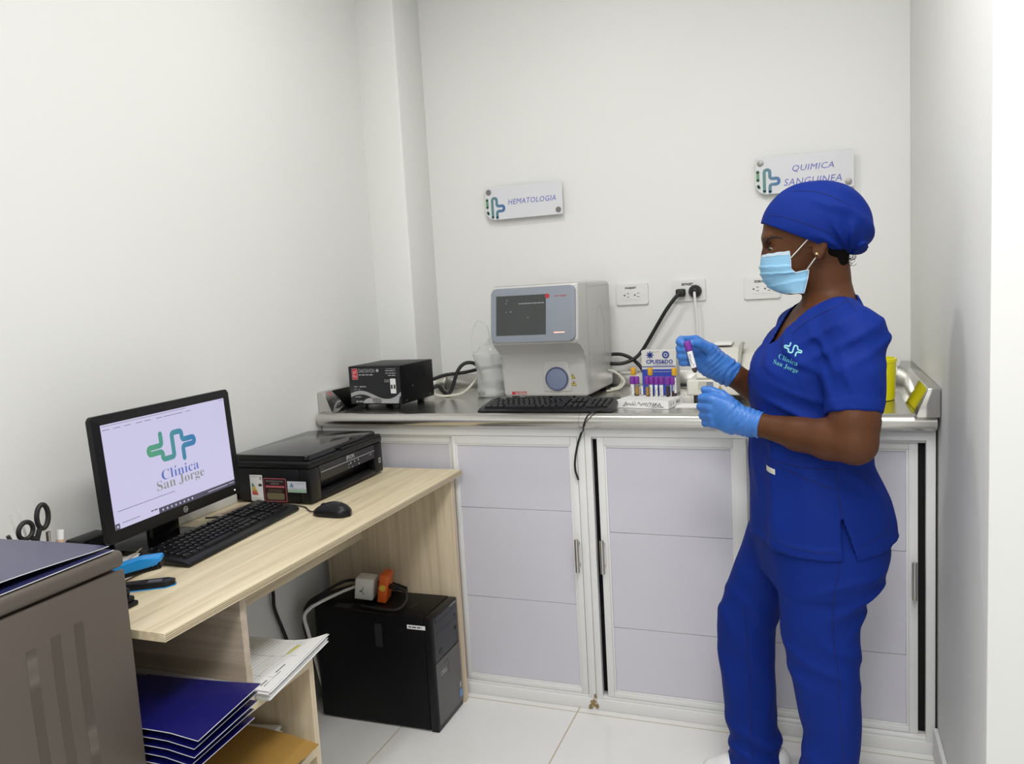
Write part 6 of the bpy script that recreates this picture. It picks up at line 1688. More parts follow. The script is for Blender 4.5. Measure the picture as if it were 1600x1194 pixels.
TORSO = [(0.66, -0.002, 1.95, 0.190, 0.150), (0.70, -0.003, 1.95, 0.190, 0.152), (0.76, -0.005, 1.95, 0.188, 0.151), (0.82, -0.0105, 1.95, 0.180, 0.142), (0.88, -0.022, 1.95, 0.166, 0.130),
         (0.95, -0.026, 1.95, 0.155, 0.122), (1.00, -0.026, 1.95, 0.158, 0.121), (1.06, -0.024, 1.95, 0.168, 0.120), (1.10, -0.018, 1.95, 0.172, 0.118), (1.14, -0.006, 1.95, 0.170, 0.108), (1.18, 0.006, 1.95, 0.155, 0.094),
         (1.21, 0.015, 1.95, 0.125, 0.082), (1.235, 0.022, 1.95, 0.092, 0.070), (1.262, 0.030, 1.95, 0.058, 0.050)]
SH_L, EL_L, WR_L = (0.070, 1.825, 1.180), (0.068, 1.738, 0.955), (-0.123, 1.840, 0.9737)
SH_R, EL_R, WR_R = (-0.040, 2.080, 1.180), (-0.045, 2.125, 0.945), (-0.191, 1.990, 1.069)

# ---------------------------------------------------------------- body
ax = axis(-0.34, 0.20, 0.0062, [(-0.135, -0.06, 0.0016)])
ay = axis(1.66, 2.17, 0.0062, [(1.905, 1.935, 0.0016), (1.965, 1.995, 0.0022)])
az = axis(0.015, 1.52, 0.0068, [(1.335, 1.395, 0.0016), (1.255, 1.335, 0.004)])
B = Field(ax, ay, az)
B.ell((-0.020, 1.95, 1.400), (0.094, 0.074, 0.098), 0.012)
B.ell((-0.056, 1.95, 1.345), (0.056, 0.058, 0.080), 0.02)
B.ell((-0.055, 1.95, 1.298), (0.050, 0.046, 0.040), 0.02)
B.ell((-0.100, 1.95, 1.388), (0.0145, 0.046, 0.011), 0.014)                  # brow ridge
B.chain([(-0.101, 1.95, 1.380, 0.0075), (-0.107, 1.95, 1.350, 0.009), (-0.111, 1.95, 1.328, 0.0105)], 0.010)   # nose
for sy in (-1, 1):
    B.ell((-0.110, 1.95 + sy * 0.011, 1.325), (0.008, 0.007, 0.006), 0.006)
    B.ell((-0.103, 1.95 + sy * 0.033, 1.365), (0.017, 0.015, 0.0105), 0.010, op='sub')      # eye socket
    B.ell((-0.066, 1.95 + sy * 0.036, 1.335), (0.030, 0.018, 0.020), 0.02)                  # cheek
    B.ell((-0.0885, 1.95 + sy * 0.0315, 1.3625), (0.0128, 0.0128, 0.0122), 0.003)           # lids
    B.ell((-0.0985, 1.95 + sy * 0.0405, 1.3610), (0.0110, 0.0080, 0.0036), 0.0015, rot=(0, 0.08, sy * -0.72), op='sub')
    B.ell((0.006, 1.95 + sy * 0.074, 1.356), (0.017, 0.0065, 0.028), 0.004, rot=(0, 0.18, sy * 0.25))   # ears
    B.ell((0.001, 1.95 + sy * 0.080, 1.362), (0.009, 0.005, 0.013), 0.003, rot=(0, 0.18, 0), op='sub')
    B.ell((0.003, 1.95 + sy * 0.076, 1.337), (0.009, 0.0052, 0.009), 0.004)                 # lobe
B.chain([(0.020, 1.95, 1.345, 0.047), (0.020, 1.95, 1.290, 0.045), (0.028, 1.95, 1.225, 0.050)], 0.025)
B.loft([(z, cx, cy, a - (0.013 if z > 0.92 else 0.045), b - (0.013 if z > 0.92 else 0.045)) for z, cx, cy, a, b in TORSO], 0.02, YAW, 0.0)
B.chain([(*SH_L, 0.048), (0.069, 1.775, 1.06, 0.0455), (0.068, 1.752, 1.00, 0.0460), (*EL_L, 0.0425)], 0.02)
B.chain([(*EL_L, 0.0415), (0.020, 1.763, 0.958, 0.0425), (-0.040, 1.795, 0.962, 0.0355), (*WR_L, 0.0245), (-0.150, 1.851, 0.980, 0.0190)], 0.012)
B.cone((-0.150, 1.850, 0.981), (-0.205, 1.864, 0.998), 0.016, 0.010, 0.01)
B.chain([(*SH_R, 0.046), (*EL_R, 0.040)], 0.02)
B.chain([(*EL_R, 0.041), (-0.120, 2.045, 1.008, 0.039), (*WR_R, 0.0265), (-0.208, 1.983, 1.080, 0.0190)], 0.012)
B.cone((-0.210, 1.982, 1.080), (-0.250, 1.974, 1.110), 0.016, 0.010, 0.01)
NEAR = [(0.70, 0.014, 1.872, 0.118, 0.090), (0.64, 0.007, 1.866, 0.104, 0.084), (0.545, -0.003, 1.864, 0.091, 0.078), (0.454, 0.000, 1.864, 0.0815, 0.072), (0.347, 0.010, 1.864, 0.073, 0.067), (0.257, 0.020, 1.864, 0.0635, 0.063), (0.17, 0.008, 1.864, 0.062, 0.062), (0.10, 0.000, 1.864, 0.063, 0.063), (0.035, -0.006, 1.864, 0.066, 0.066)]
FAR = [(0.70, -0.070, 2.028, 0.100, 0.090), (0.64, -0.098, 2.036, 0.090, 0.086), (0.525, -0.150, 2.042, 0.079, 0.078), (0.428, -0.178, 2.045, 0.075, 0.073), (0.365, -0.180, 2.046, 0.0715, 0.070), (0.28, -0.180, 2.046, 0.0695, 0.067), (0.21, -0.178, 2.046, 0.0665, 0.064), (0.175, -0.176, 2.046, 0.065, 0.063), (0.107, -0.166, 2.046, 0.0635, 0.063), (0.040, -0.171, 2.046, 0.068, 0.066)]
for rows in (NEAR, FAR):
    r2 = [(z, cx, cy, a * 0.72, b * 0.72) for z, cx, cy, a, b in rows]
    B.loft(r2, 0.02)
B.cone((-0.005, 1.864, 0.052), (-0.085, 1.862, 0.030), 0.026, 0.010, 0.02)
B.cone((-0.170, 2.046, 0.052), (-0.250, 2.037, 0.026), 0.026, 0.010, 0.02)
body = field_obj('body', B, m_skin, WOMAN, smooth=1)
body['label'] = 'brown skin of face, neck and bare forearms'
BVB = bvh_of(body)


def project(bvh, x, z, y0=1.5, off=0.0006, dirv=(0, 1, 0)):
    h = bvh.ray_cast(Vector((x - PX, y0 - PY, z)), Vector(dirv))
    if h[0] is None:
        return None
    return h[0] + h[1] * off


# eyes, brows, lashes
for sy in (-1, 1):
    bm = nb()
    bmesh.ops.create_uvsphere(bm, u_segments=28, v_segments=18, radius=0.0113)
    gz = Vector((-0.74, -0.50, -0.36)).normalized()
    for f in bm.faces:
        a = f.calc_center_median().normalized().angle(gz)
        f.material_index = 2 if a < 0.22 else 1 if a < 0.48 else 0
    bm.transform(Matrix.Translation((-0.0890 - PX, sy * 0.0318, 1.3622)))
    obj('eye', bm, [mat('eye_white', (0.36, 0.31, 0.28), 0.15, noise=0.02), mat('dark_brown_iris', (0.03, 0.014, 0.008), 0.1, noise=0.1), mat('pupil', (0.002, 0.002, 0.002), 0.1)], WOMAN, ang=180)
m_brow = mat('black_brow_hair', (0.014, 0.009, 0.007), 0.7, noise=0.3, nscale=400, bump=0.6, bscale=900)
for sy in (-1, 1):
    bm = nb()
    pts = []
    for (x, z) in ((-0.1075, 1.3765), (-0.1040, 1.3815), (-0.0965, 1.3858), (-0.0860, 1.3868), (-0.0770, 1.3850), (-0.0690, 1.3810)):
        p = project(BVB, x, z, 1.5 if sy < 0 else 2.4, 0.0003, (0, -sy, 0))
        if p is not None:
            pts.append(p)
    if len(pts) > 2:
        tube(bm, pts, lambda t: 0.0030 * (1 - 0.7 * t) * min(1, t * 8 + 0.4) + 0.0004, 8)
        obj('eyebrow', bm, m_brow, WOMAN, ang=180)
    bm = nb()
    for q in range(9):
        t = q / 8
        a = Vector((-0.1035 + 0.019 * t - PX, sy * (0.0395 + 0.0055 * t - 0.004 * (1 - t)), 1.3655 - 0.001 * t))
        tube(bm, [a, a + Vector((-0.0035, sy * 0.0018, 0.0002)), a + Vector((-0.0060, sy * 0.0024, 0.0015))], 0.0003, 4, n=2)
    obj('eyelashes', bm, m_hair, WOMAN, ang=180)
# hair at the nape and the loose curls
hx = Field(axis(-0.01, 0.11, 0.003), axis(1.87, 2.03, 0.004), axis(1.29, 1.40, 0.003))
hx.ell((0.034, 1.95, 1.352), (0.036, 0.060, 0.030), 0.01)
hx.ell((0.047, 1.95, 1.325), (0.020, 0.042, 0.026), 0.01)
x, y, z = hx.grid()
hx.d = hx.d + (0.0012 * np.sin(x * 900 + z * 500) * np.sin(y * 800)).astype(np.float32)
field_obj('hair', hx, m_hair, WOMAN, smooth=0)
bm = nb()
rr = random.Random(3)
for q in range(16):
    o = Vector((0.060 + rr.uniform(-0.004, 0.008) - PX, rr.uniform(-0.03, 0.03), 1.330 + rr.uniform(-0.010, 0.010)))
    r0 = rr.uniform(0.004, 0.008)
    ph = rr.uniform(0, 6)
    tube(bm, [o + Vector((r0 * math.cos(ph + a) + 0.002 * k, r0 * 0.6 * math.sin(ph * 2 + a), r0 * math.sin(ph + a) - 0.001 * k)) for k, a in enumerate([0.9 * j for j in range(7)])], 0.0005, 4, n=3)
obj('hair_curls', bm, m_hair, WOMAN, ang=180)
for sy in (-1, 1):
    bm = nb(); bmesh.ops.create_uvsphere(bm, u_segments=14, v_segments=10, radius=0.0038); bm.transform(Matrix.Translation((0.0005 - PX, sy * 0.0815, 1.3425))); obj('earring', bm, mat('gold', (0.75, 0.55, 0.28), 0.25, 1.0, noise=0.03), WOMAN, ang=180)

# ---------------------------------------------------------------- scrub top
T_ = Field(axis(-0.20, 0.19, 0.0042), axis(1.68, 2.17, 0.0046), axis(0.66, 1.30, 0.0042))
T_.loft(TORSO, 0.01, YAW, 0.0)
T_.ell((-0.066, 1.905, 1.060), (0.072, 0.080, 0.062), 0.05, rot=(0, 0.25, 0.3))
T_.ell((-0.082, 1.990, 1.060), (0.060, 0.070, 0.060), 0.05, rot=(0, 0.25, 0.3))
# sleeves, cut open at the hem before they join the torso
HEMS = (((0.0662, 1.7600, 1.0080), (0.02, -0.34, -0.94), 0.058), ((-0.044, 2.118, 1.010), (0.0, 0.18, -0.98), 0.058))
for ch, (hc, hn, hr) in zip(([(0.048, 1.862, 1.197, 0.056), (0.072, 1.815, 1.165, 0.0660), (0.069, 1.785, 1.090, 0.0620), (0.066, 1.750, 0.980, 0.0535)],
                             [(0.000, 2.035, 1.197, 0.056), (-0.036, 2.082, 1.165, 0.064), (-0.040, 2.100, 1.09, 0.060), (-0.044, 2.122, 0.98, 0.0535)]), HEMS):
    H = Field(*T_.ax)
    H.chain(ch, 0.012)
    x, y, z = H.grid()
    hl = math.sqrt(sum(q * q for q in hn))
    sd = ((x - hc[0]) * hn[0] + (y - hc[1]) * hn[1] + (z - hc[2]) * hn[2]) / hl
    sd = sd + 0.05 * np.maximum(0, hc[0] - x) * (1 if hc[1] < 1.9 else 0)
    # turned up hem band
    H.d = H.d - (0.0018 * ((sd > -0.026) & (sd < 0.01))).astype(np.float32)
    H.d = np.maximum(H.d, sd).astype(np.float32)
    lo = np.min([c[:3] for c in ch], 0) - 0.07
    hi = np.max([c[:3] for c in ch], 0) + 0.07
    sl_, _, _, _ = T_.block(lo, hi)
    T_.add(H.d[sl_], sl_, 0.014)


def drop_sleeves(x, y, z):
    out = -np.ones_like(x)
    for hc, hn, hr in HEMS:
        hl = math.sqrt(sum(q * q for q in hn))
        sd = ((x - hc[0]) * hn[0] + (y - hc[1]) * hn[1] + (z - hc[2]) * hn[2]) / hl
        rad = np.sqrt(np.maximum((x - hc[0]) ** 2 + (y - hc[1]) ** 2 + (z - hc[2]) ** 2 - sd ** 2, 0))
        out = np.maximum(out, np.where((np.abs(sd) < 0.012) & (rad < hr - 0.0095), 1, -1))
    return out


x, y, z = T_.grid()
U = (x - 0.0) * Lx + (y - 1.95) * Ly
W = (x - 0.0) * Fx + (y - 1.95) * Fy


def ridge(v, sharp=2.0):
    return (0.5 + 0.5 * np.cos(2 * v)) ** sharp


def gauss(v, c, s):
    return np.exp(-((v - c) / s) ** 2)


fold = np.zeros(np.broadcast(x, y, z).shape, np.float32)
warp = 0.35 * np.sin(z * 23 + U * 9) + 0.25 * np.sin(U * 31 - z * 11)
front = 1 / (1 + np.exp(-(W - 0.02) / 0.02))
# slanting drag lines from bust to shoulder, gathers under the arm, soft drape below the bust
fold += 0.0075 * ridge((U * 0.75 + (z - 1.16) * 1.0) * 55 + warp, 2.5) * gauss(z, 1.145, 0.055) * front
fold += 0.0085 * ridge((z + U * 0.55) * 62 + warp * 1.4, 2.2) * gauss(z, 0.985, 0.06) * (0.35 + 0.65 * gauss(U, 0.12, 0.08))
fold += 0.0070 * ridge(U * 40 + warp * 1.2 + z * 7, 2.0) * gauss(z, 0.90, 0.09) * front
fold += 0.0085 * ridge(U * 26 + warp + 0.6, 1.6) * gauss(z, 0.72, 0.09)
fold += 0.0085 * ridge((z * 0.8 - W * 0.7) * 48 + warp, 2.2) * gauss(z, 0.86, 0.05) * (1 - front)
sl = gauss(z, 1.07, 0.07) / (1 + np.exp(-(U - 0.155) / 0.012))
fold += 0.0080 * ridge((x * 1.0 + z * 0.42) * 60 + warp, 2.0) * sl
fold += 0.0060 * ridge((z - x * 0.5) * 75 + warp, 2.0) * gauss(z, 1.16, 0.05) / (1 + np.exp(-(U - 0.10) / 0.02))
# raised hem bands and pocket edge
fold += 0.0016 * ((z < 0.722) & (U < 0.185))
near_hem = np.zeros_like(fold)
for hc, hn, hr in HEMS:
    hl = math.sqrt(sum(q * q for q in hn))
    sd = ((x - hc[0]) * hn[0] + (y - hc[1]) * hn[1] + (z - hc[2]) * hn[2]) / hl
    dist = np.sqrt((x - hc[0]) ** 2 + (y - hc[1]) ** 2 + (z - hc[2]) ** 2)
    near_hem = np.maximum(near_hem, np.clip(1.4 - dist / 0.075, 0, 1))
T_.d = (T_.d - (fold - 0.005) * (1 - near_hem)).astype(np.float32)


def cut_hem(x, y, z):
    u = x * Lx + (y - 1.95) * Ly
    w = x * Fx + (y - 1.95) * Fy
    return (0.702 + 0.016 * np.exp(-((w + 0.13) / 0.06) ** 2) - 0.010 * np.exp(-((u - 0.16) / 0.08) ** 2) - z).astype(np.float32) + 0 * u


def cut_slit(x, y, z):
    u = x * Lx + (y - 1.95) * Ly
    w = x * Fx + (y - 1.95) * Fy
    inside = (0.785 - z) * 0.15 - np.abs(w - 0.012 - (z - 0.74) * 0.17) * 1.0
    return np.minimum(inside, np.abs(u) - 0.09)


def cut_neck(x, y, z):
    u = (x - 0.010) * Lx + (y - 1.95) * Ly
    w = (x - 0.010) * Fx + (y - 1.95) * Fy
    v = (z - 1.150) * 0.72 - np.abs(u - 0.004)
    frontv = np.minimum(v, w + 0.055)
    back = z - 1.251 + 0 * u
    return np.maximum(frontv, back)


top = field_obj('scrub_top', T_, m_scrub, WOMAN, (cut_hem, cut_slit, cut_neck), 0.0022, 1, (drop_sleeves,))
top['label'] = 'royal blue V-neck scrub top with clinic embroidery'
BVT = bvh_of(top)


def seam(name, bvh, pts, parent, r=0.0009, mm=None, y0=1.5, n=10):
    P = []
    for p in spline([(a, b, 0) for a, b in pts], n):
        q = project(bvh, p.x, p.y, y0, 0.0002)
        if q is not None:
            P.append(q)
    if len(P) < 3:
        return None
    bm = nb(); tube(bm, P, r, 6, smooth=False)
    return obj(name, bm, mm or m_seam, parent, ang=180)


seam('pocket_seam', BVT, [(-0.1116, 0.9029), (-0.0979, 0.896), (-0.0097, 0.8881), (0.0333, 0.8869)], top)
seam('pocket_seam', BVT, [(-0.0981, 0.8888), (-0.03, 0.868), (0.036, 0.8443)], top)
seam('side_seam', BVT, [(0.0333, 0.8869), (0.037, 0.83), (0.0431, 0.789)], top)
seam('neckband_seam', BVT, [(-0.052, 1.172), (-0.030, 1.192), (-0.003, 1.2095), (0.041, 1.231), (0.058, 1.240)], top)
seam('shoulder_seam', BVT, [(0.052, 1.252), (0.063, 1.238), (0.0737, 1.221)], top)
seam('hem_stitch', BVT, [(-0.14, 0.745), (-0.10, 0.726), (-0.04, 0.714), (0.035, 0.712)], top, 0.0007)
seam('hem_stitch', BVT, [(0.075, 0.722), (0.11, 0.738), (0.140, 0.756)], top, 0.0007)


def drape(bm, bvh, off=0.0009):
    """lay a flat mesh (world x, z in its x, y) on the cloth"""
    lost = []
    for v in bm.verts:
        q = project(bvh, v.co.x, v.co.y, 1.5, off)
        if q is None:
            lost.append(v)
        else:
            v.co = q
    bmesh.ops.delete(bm, geom=lost, context='VERTS')


bm = nb()
R2 = T((-0.0490, 1.1415, 0), -0.30)
s = 0.000125
ribbon(bm, round_path([(x_ * s, y_ * s) for x_, y_ in logo_paths()], 4 * s * 8, 3), 0.0030, 0.0, R2)
drape(bm, BVT)
obj('clinic_logo', bm, mat('pale_aqua_thread', (0.22, 0.52, 0.55), 0.6, noise=0.05), top, recalc=False)
bm = nb()
glyph_mesh(bm, 'a', 0.0225, T((-0.0615, 1.1150, 0), -0.33), th=0, sx=0.92)
drape(bm, BVT)
obj('clinic_name', bm, mat('aqua_thread', (0.10, 0.40, 0.50), 0.6, noise=0.05), top, recalc=False)
bm = nb()
glyph_mesh(bm, 'b', 0.0205, T((-0.0665, 1.1020, 0), -0.33), th=0, sx=0.95)
drape(bm, BVT)
obj('clinic_name', bm, mat('teal_thread', (0.12, 0.42, 0.42), 0.6, noise=0.05), top, recalc=False)
bm = nb()
n_ = 6
g = [[bm.verts.new((-0.1095 + 0.0185 * i / n_, 0.8830 - 0.0052 * i / n_ - 0.0120 * j / 3, 0)) for j in range(4)] for i in range(n_ + 1)]
for i in range(n_):
    for j in range(3):
        bm.faces.new((g[i][j], g[i + 1][j], g[i + 1][j + 1], g[i][j + 1]))
drape(bm, BVT, 0.0016)
tg = obj('pocket_tag', bm, mat('cream_tag', (0.60, 0.58, 0.50), 0.5, noise=0.03), top, ang=180)
tg['label'] = 'small cream tag on the pocket'
bm = nb()
fine_text(bm, -0.1065, -0.0945, 0.0, 0.0024, Matrix(((1, 0, 0, 0), (-0.28, 1, 0, 0.8445), (0, 0, 1, 0), (0, 0, 0, 1))), th=0, seed=3)
drape(bm, BVT, 0.0022)
obj('tag_print', bm, m_greyprint, tg, recalc=False)

# ---------------------------------------------------------------- trousers
P_ = Field(axis(-0.28, 0.18, 0.0048), axis(1.76, 2.15, 0.0052), axis(0.012, 0.86, 0.0052))
P_.loft([(0.60, -0.02, 1.945, 0.168, 0.112), (0.66, -0.008, 1.948, 0.178, 0.133), (0.72, -0.004, 1.95, 0.178, 0.140), (0.80, -0.010, 1.95, 0.166, 0.130), (0.84, -0.014, 1.95, 0.158, 0.124)], 0.01, YAW)
P_.loft(NEAR, 0.022, 0, 0.0)
P_.loft(FAR, 0.022, 0, 0.0)
P_.ell((0.060, 1.93, 0.655), (0.080, 0.125, 0.085), 0.04)
x, y, z = P_.grid()
warp = 0.5 * np.sin(z * 31 + y * 17) + 0.4 * np.sin(y * 41 - z * 19 + x * 20)
fold = 0.0085 * ridge((z + x * 0.45) * 46 + warp, 1.8) * gauss(z, 0.10, 0.075)
fold = fold + 0.0085 * ridge((z - x * 0.5) * 52 + warp, 2.2) * gauss(z, 0.585, 0.07) * (1 / (1 + np.exp(-(x - 0.02) / 0.02)))
fold = fold + 0.0045 * ridge((z * 0.9 + x * 0.7) * 40 + warp, 2.2) * gauss(z, 0.46, 0.10)
fold = fold + 0.0060 * ridge(x * 34 + warp * 0.8 + z * 5, 2.0) * gauss(z, 0.30, 0.14)
P_.d = (P_.d - fold + 0.003).astype(np.float32)
trs = field_obj('trousers', P_, m_scrub, WOMAN, (lambda x, y, z: (0.030 - z) + 0 * x + 0 * y,), 0.0022, 1)
BVP = bvh_of(trs)
seam('side_seam', BVP, [(0.0379, 0.695), (0.0225, 0.5792), (0.0242, 0.5068), (0.0325, 0.4346), (0.033, 0.3608), (0.0408, 0.2215), (0.042, 0.09)], trs, 0.0008)
seam('side_seam', BVP, [(-0.178, 0.50), (-0.172, 0.36), (-0.170, 0.22), (-0.168, 0.09)], trs, 0.0008)
seam('pocket_seam', BVP, [(-0.168, 0.715), (-0.176, 0.68), (-0.186, 0.645)], trs, 0.0008)

# ---------------------------------------------------------------- shoes
m_shoe = mat('white_clog', (0.72, 0.72, 0.72), 0.35, noise=0.02)
for (hx_, hy_, tx, ty) in ((0.050, 1.866, -0.125, 1.860), (-0.118, 2.048, -0.290, 2.036)):
    S = Field(axis(min(hx_, tx) - 0.05, max(hx_, tx) + 0.05, 0.004), axis(hy_ - 0.07, hy_ + 0.06, 0.004), axis(-0.01, 0.115, 0.004))
    S.cone((hx_, hy_, 0.036), (tx + 0.06, ty, 0.020), 0.036, 0.036, 0.01)
    S.cone((tx + 0.06, ty, 0.018), (tx + 0.015, ty + 0.003, 0.012), 0.038, 0.028, 0.02)
    S.cone((hx_ + 0.005, hy_, 0.060), (hx_ - 0.03, hy_, 0.062), 0.034, 0.036, 0.015)
    field_obj('shoe', S, m_shoe, WOMAN, (), 0, 1)
for o in WOMAN.children:
    if o.name.startswith('shoe'):
        for v in o.data.vertices:
            v.co.z = max(v.co.z, 0.0005)

# ---------------------------------------------------------------- gloves
def glove(label, lo, hi, build):
    G = Field(axis(lo[0], hi[0], 0.0019), axis(lo[1], hi[1], 0.0019), axis(lo[2], hi[2], 0.0019))
    build(G)
    x, y, z = G.grid()
    return G, x, y, z


def fingers(G, chains, k_palm=0.006):
    # each finger is its own chain, pressed together only slightly
    for ch in chains:
        H = Field(*G.ax)
        H.chain(ch, 0.003)
        lo = np.min([c[:3] for c in ch], 0) - 0.03
        hi = np.max([c[:3] for c in ch], 0) + 0.03
        sl, _, _, _ = G.block(lo, hi)
        G.add(H.d[sl], sl, k_palm)


# left hand: relaxed fist, back of the hand to the room
def left(G):
    G.chain([(*WR_L, 0.0285), (-0.150, 1.851, 0.981, 0.0265)], 0.008)
    G.chain([(-0.146, 1.850, 0.980, 0.0265), (-0.190, 1.858, 1.008, 0.0200), (-0.226, 1.870, 1.0265, 0.0130)], 0.012)
    G.chain([(-0.150, 1.851, 0.976, 0.0240), (-0.192, 1.860, 0.990, 0.0200), (-0.230, 1.871, 1.0075, 0.0135)], 0.012)
    G.chain([(-0.150, 1.852, 0.972, 0.0235), (-0.190, 1.862, 0.978, 0.0190), (-0.228, 1.871, 0.9890, 0.0130)], 0.012)
    G.chain([(-0.150, 1.853, 0.970, 0.0220), (-0.188, 1.863, 0.968, 0.0170), (-0.224, 1.872, 0.9720, 0.0125)], 0.012)
    fingers(G, [
        [(-0.2300, 1.866, 1.0280, 0.0118), (-0.2530, 1.886, 1.0280, 0.0102), (-0.2430, 1.906, 1.0270, 0.0092), (-0.2250, 1.904, 1.0262, 0.0080)],
        [(-0.2330, 1.866, 1.0085, 0.0120), (-0.2565, 1.888, 1.0080, 0.0104), (-0.2450, 1.910, 1.0075, 0.0094), (-0.2255, 1.906, 1.0065, 0.0082)],
        [(-0.2310, 1.867, 0.9895, 0.0116), (-0.2525, 1.888, 0.9870, 0.0100), (-0.2420, 1.908, 0.9865, 0.0090), (-0.2240, 1.904, 0.9860, 0.0080)],
        [(-0.2270, 1.868, 0.9725, 0.0108), (-0.2470, 1.886, 0.9690, 0.0092), (-0.2380, 1.902, 0.9685, 0.0083), (-0.2230, 1.900, 0.9690, 0.0074)],
        [(-0.1750, 1.868, 1.0080, 0.0150), (-0.2080, 1.882, 1.0360, 0.0115), (-0.2310, 1.886, 1.0450, 0.0098), (-0.2480, 1.888, 1.0480, 0.0084)]], 0.005)


G, x, y, z = glove('left', (-0.285, 1.795, 0.920), (-0.085, 1.935, 1.075), left)
t_ = (x + 0.123) * -0.97 + (z - 0.9737) * 0.2
cuff = np.clip(-t_ / 0.02 + 0.6, 0, 1)
wr = 0.0011 * np.sin(t_ * 620 + 3 * np.sin(z * 90) + 2 * np.sin(y * 110)) * gauss(t_, 0.022, 0.030) + 0.0008 * np.sin(t_ * 330 + z * 260) * gauss(t_, 0.05, 0.03)
G.d = (G.d - wr - 0.0020 * cuff).astype(np.float32)
gl = field_obj('glove', G, m_glove, WOMAN, (lambda x, y, z: (x + 0.1165) * 0.955 - (z - 0.9737) * 0.16 + (y - 1.84) * -0.25,), 0.0012, 1)
gl['label'] = 'blue nitrile glove on the lower, half closed hand'


# right hand: palm to the room, thumb and index pinching the tube
def right(G):
    G.chain([(*WR_R, 0.0300), (-0.2150, 1.980, 1.0840, 0.0260)], 0.008)
    G.chain([(-0.2080, 1.984, 1.0900, 0.0255), (-0.2420, 1.974, 1.1270, 0.0190), (-0.2740, 1.968, 1.1560, 0.0130)], 0.012)
    G.chain([(-0.2120, 1.982, 1.0830, 0.0250), (-0.2480, 1.974, 1.1120, 0.0195), (-0.2820, 1.968, 1.1385, 0.0135)], 0.012)
    G.chain([(-0.2120, 1.981, 1.0770, 0.0245), (-0.2480, 1.974, 1.0990, 0.0190), (-0.2840, 1.968, 1.1210, 0.0130)], 0.012)
    G.chain([(-0.2100, 1.981, 1.0720, 0.0235), (-0.2460, 1.973, 1.0870, 0.0180), (-0.2810, 1.967, 1.1040, 0.0125)], 0.012)
    G.chain([(-0.2150, 1.972, 1.0900, 0.0200), (-0.2380, 1.958, 1.1120, 0.0185)], 0.012)          # ball of the thumb
    fingers(G, [
        [(-0.2780, 1.966, 1.1585, 0.0112), (-0.3055, 1.941, 1.1610, 0.0100), (-0.3060, 1.922, 1.1585, 0.0094), (-0.2975, 1.912, 1.1545, 0.0084)],
        [(-0.2850, 1.966, 1.1400, 0.0116), (-0.3085, 1.940, 1.1410, 0.0104), (-0.3050, 1.920, 1.1400, 0.0097), (-0.2930, 1.915, 1.1390, 0.0086)],
        [(-0.2870, 1.966, 1.1220, 0.0112), (-0.3075, 1.941, 1.1235, 0.0100), (-0.3040, 1.921, 1.1230, 0.0094), (-0.2920, 1.917, 1.1225, 0.0084)],
        [(-0.2830, 1.965, 1.1050, 0.0104), (-0.3045, 1.942, 1.1070, 0.0094), (-0.3015, 1.925, 1.1080, 0.0087), (-0.2910, 1.922, 1.1080, 0.0078)],
        [(-0.2180, 1.970, 1.0980, 0.0185), (-0.2420, 1.946, 1.1370, 0.0125), (-0.2630, 1.928, 1.1520, 0.0108), (-0.2765, 1.916, 1.1545, 0.0088)]], 0.005)


G, x, y, z = glove('right', (-0.340, 1.885, 1.010), (-0.145, 2.045, 1.190), right)
t_ = -(x + 0.191) * 0.80 - (y - 1.99) * 0.25 + (z - 1.069) * 0.55
cuff = np.clip(-t_ / 0.02 + 0.6, 0, 1)
wr = 0.0014 * np.sin(t_ * 380 + 3 * np.sin(z * 80) + 2 * np.sin(x * 70)) * gauss(t_, 0.012, 0.026) + 0.0008 * np.sin(t_ * 420 + z * 200) * gauss(t_, 0.055, 0.03)
G.d = (G.d - wr - 0.0022 * cuff).astype(np.float32)
gr = field_obj('glove', G, m_glove, WOMAN, (lambda x, y, z: (x + 0.1885) * 0.80 - (z - 1.069) * 0.55 + (y - 1.99) * 0.2,), 0.0012, 1)
gr['label'] = 'blue nitrile glove on the raised hand with the tube'

# ---------------------------------------------------------------- cap
K_ = Field(axis(-0.14, 0.14, 0.0032), axis(1.85, 2.05, 0.0036), axis(1.29, 1.52, 0.0032))
K_.ell((-0.020, 1.95, 1.404), (0.1015, 0.0825, 0.0985), 0.01)
K_.ell((0.030, 1.95, 1.418), (0.074, 0.080, 0.072), 0.05)
K_.ell((0.060, 1.95, 1.392), (0.056, 0.066, 0.058), 0.03)
x, y, z = K_.grid()
th = np.arctan2(z - 1.335, x - 0.062)
rr_ = np.sqrt((x - 0.062) ** 2 + (z - 1.335) ** 2)
warp = 0.6 * np.sin(y * 40 + z * 22) + 0.3 * np.sin(x * 60)
fold = 0.0080 * ridge(th * 5.5 + warp + y * 30, 1.8) * gauss(rr_, 0.045, 0.040) + 0.0070 * ridge((x * 0.55 + z) * 42 + warp + y * 16, 2.2) * gauss(x, 0.05, 0.05) * gauss(z, 1.445, 0.05)
fold = fold + 0.0022 * ridge((z + x * 0.48) * 30 + warp * 0.6, 2.0) * gauss(x, -0.05, 0.05)
pinch = 0.010 * gauss(x, 0.060, 0.020) * gauss(z, 1.338, 0.022)
K_.d = (K_.d - fold + 0.002 + pinch).astype(np.float32)


def cut_cap(x, y, z):
    zb = 1.4205 + (x + 0.118) * -0.478 - 0.0 * y
    zb = np.where(x > 0.062, 1.334 - (x - 0.062) * 0.3, zb)
    return (zb - z)


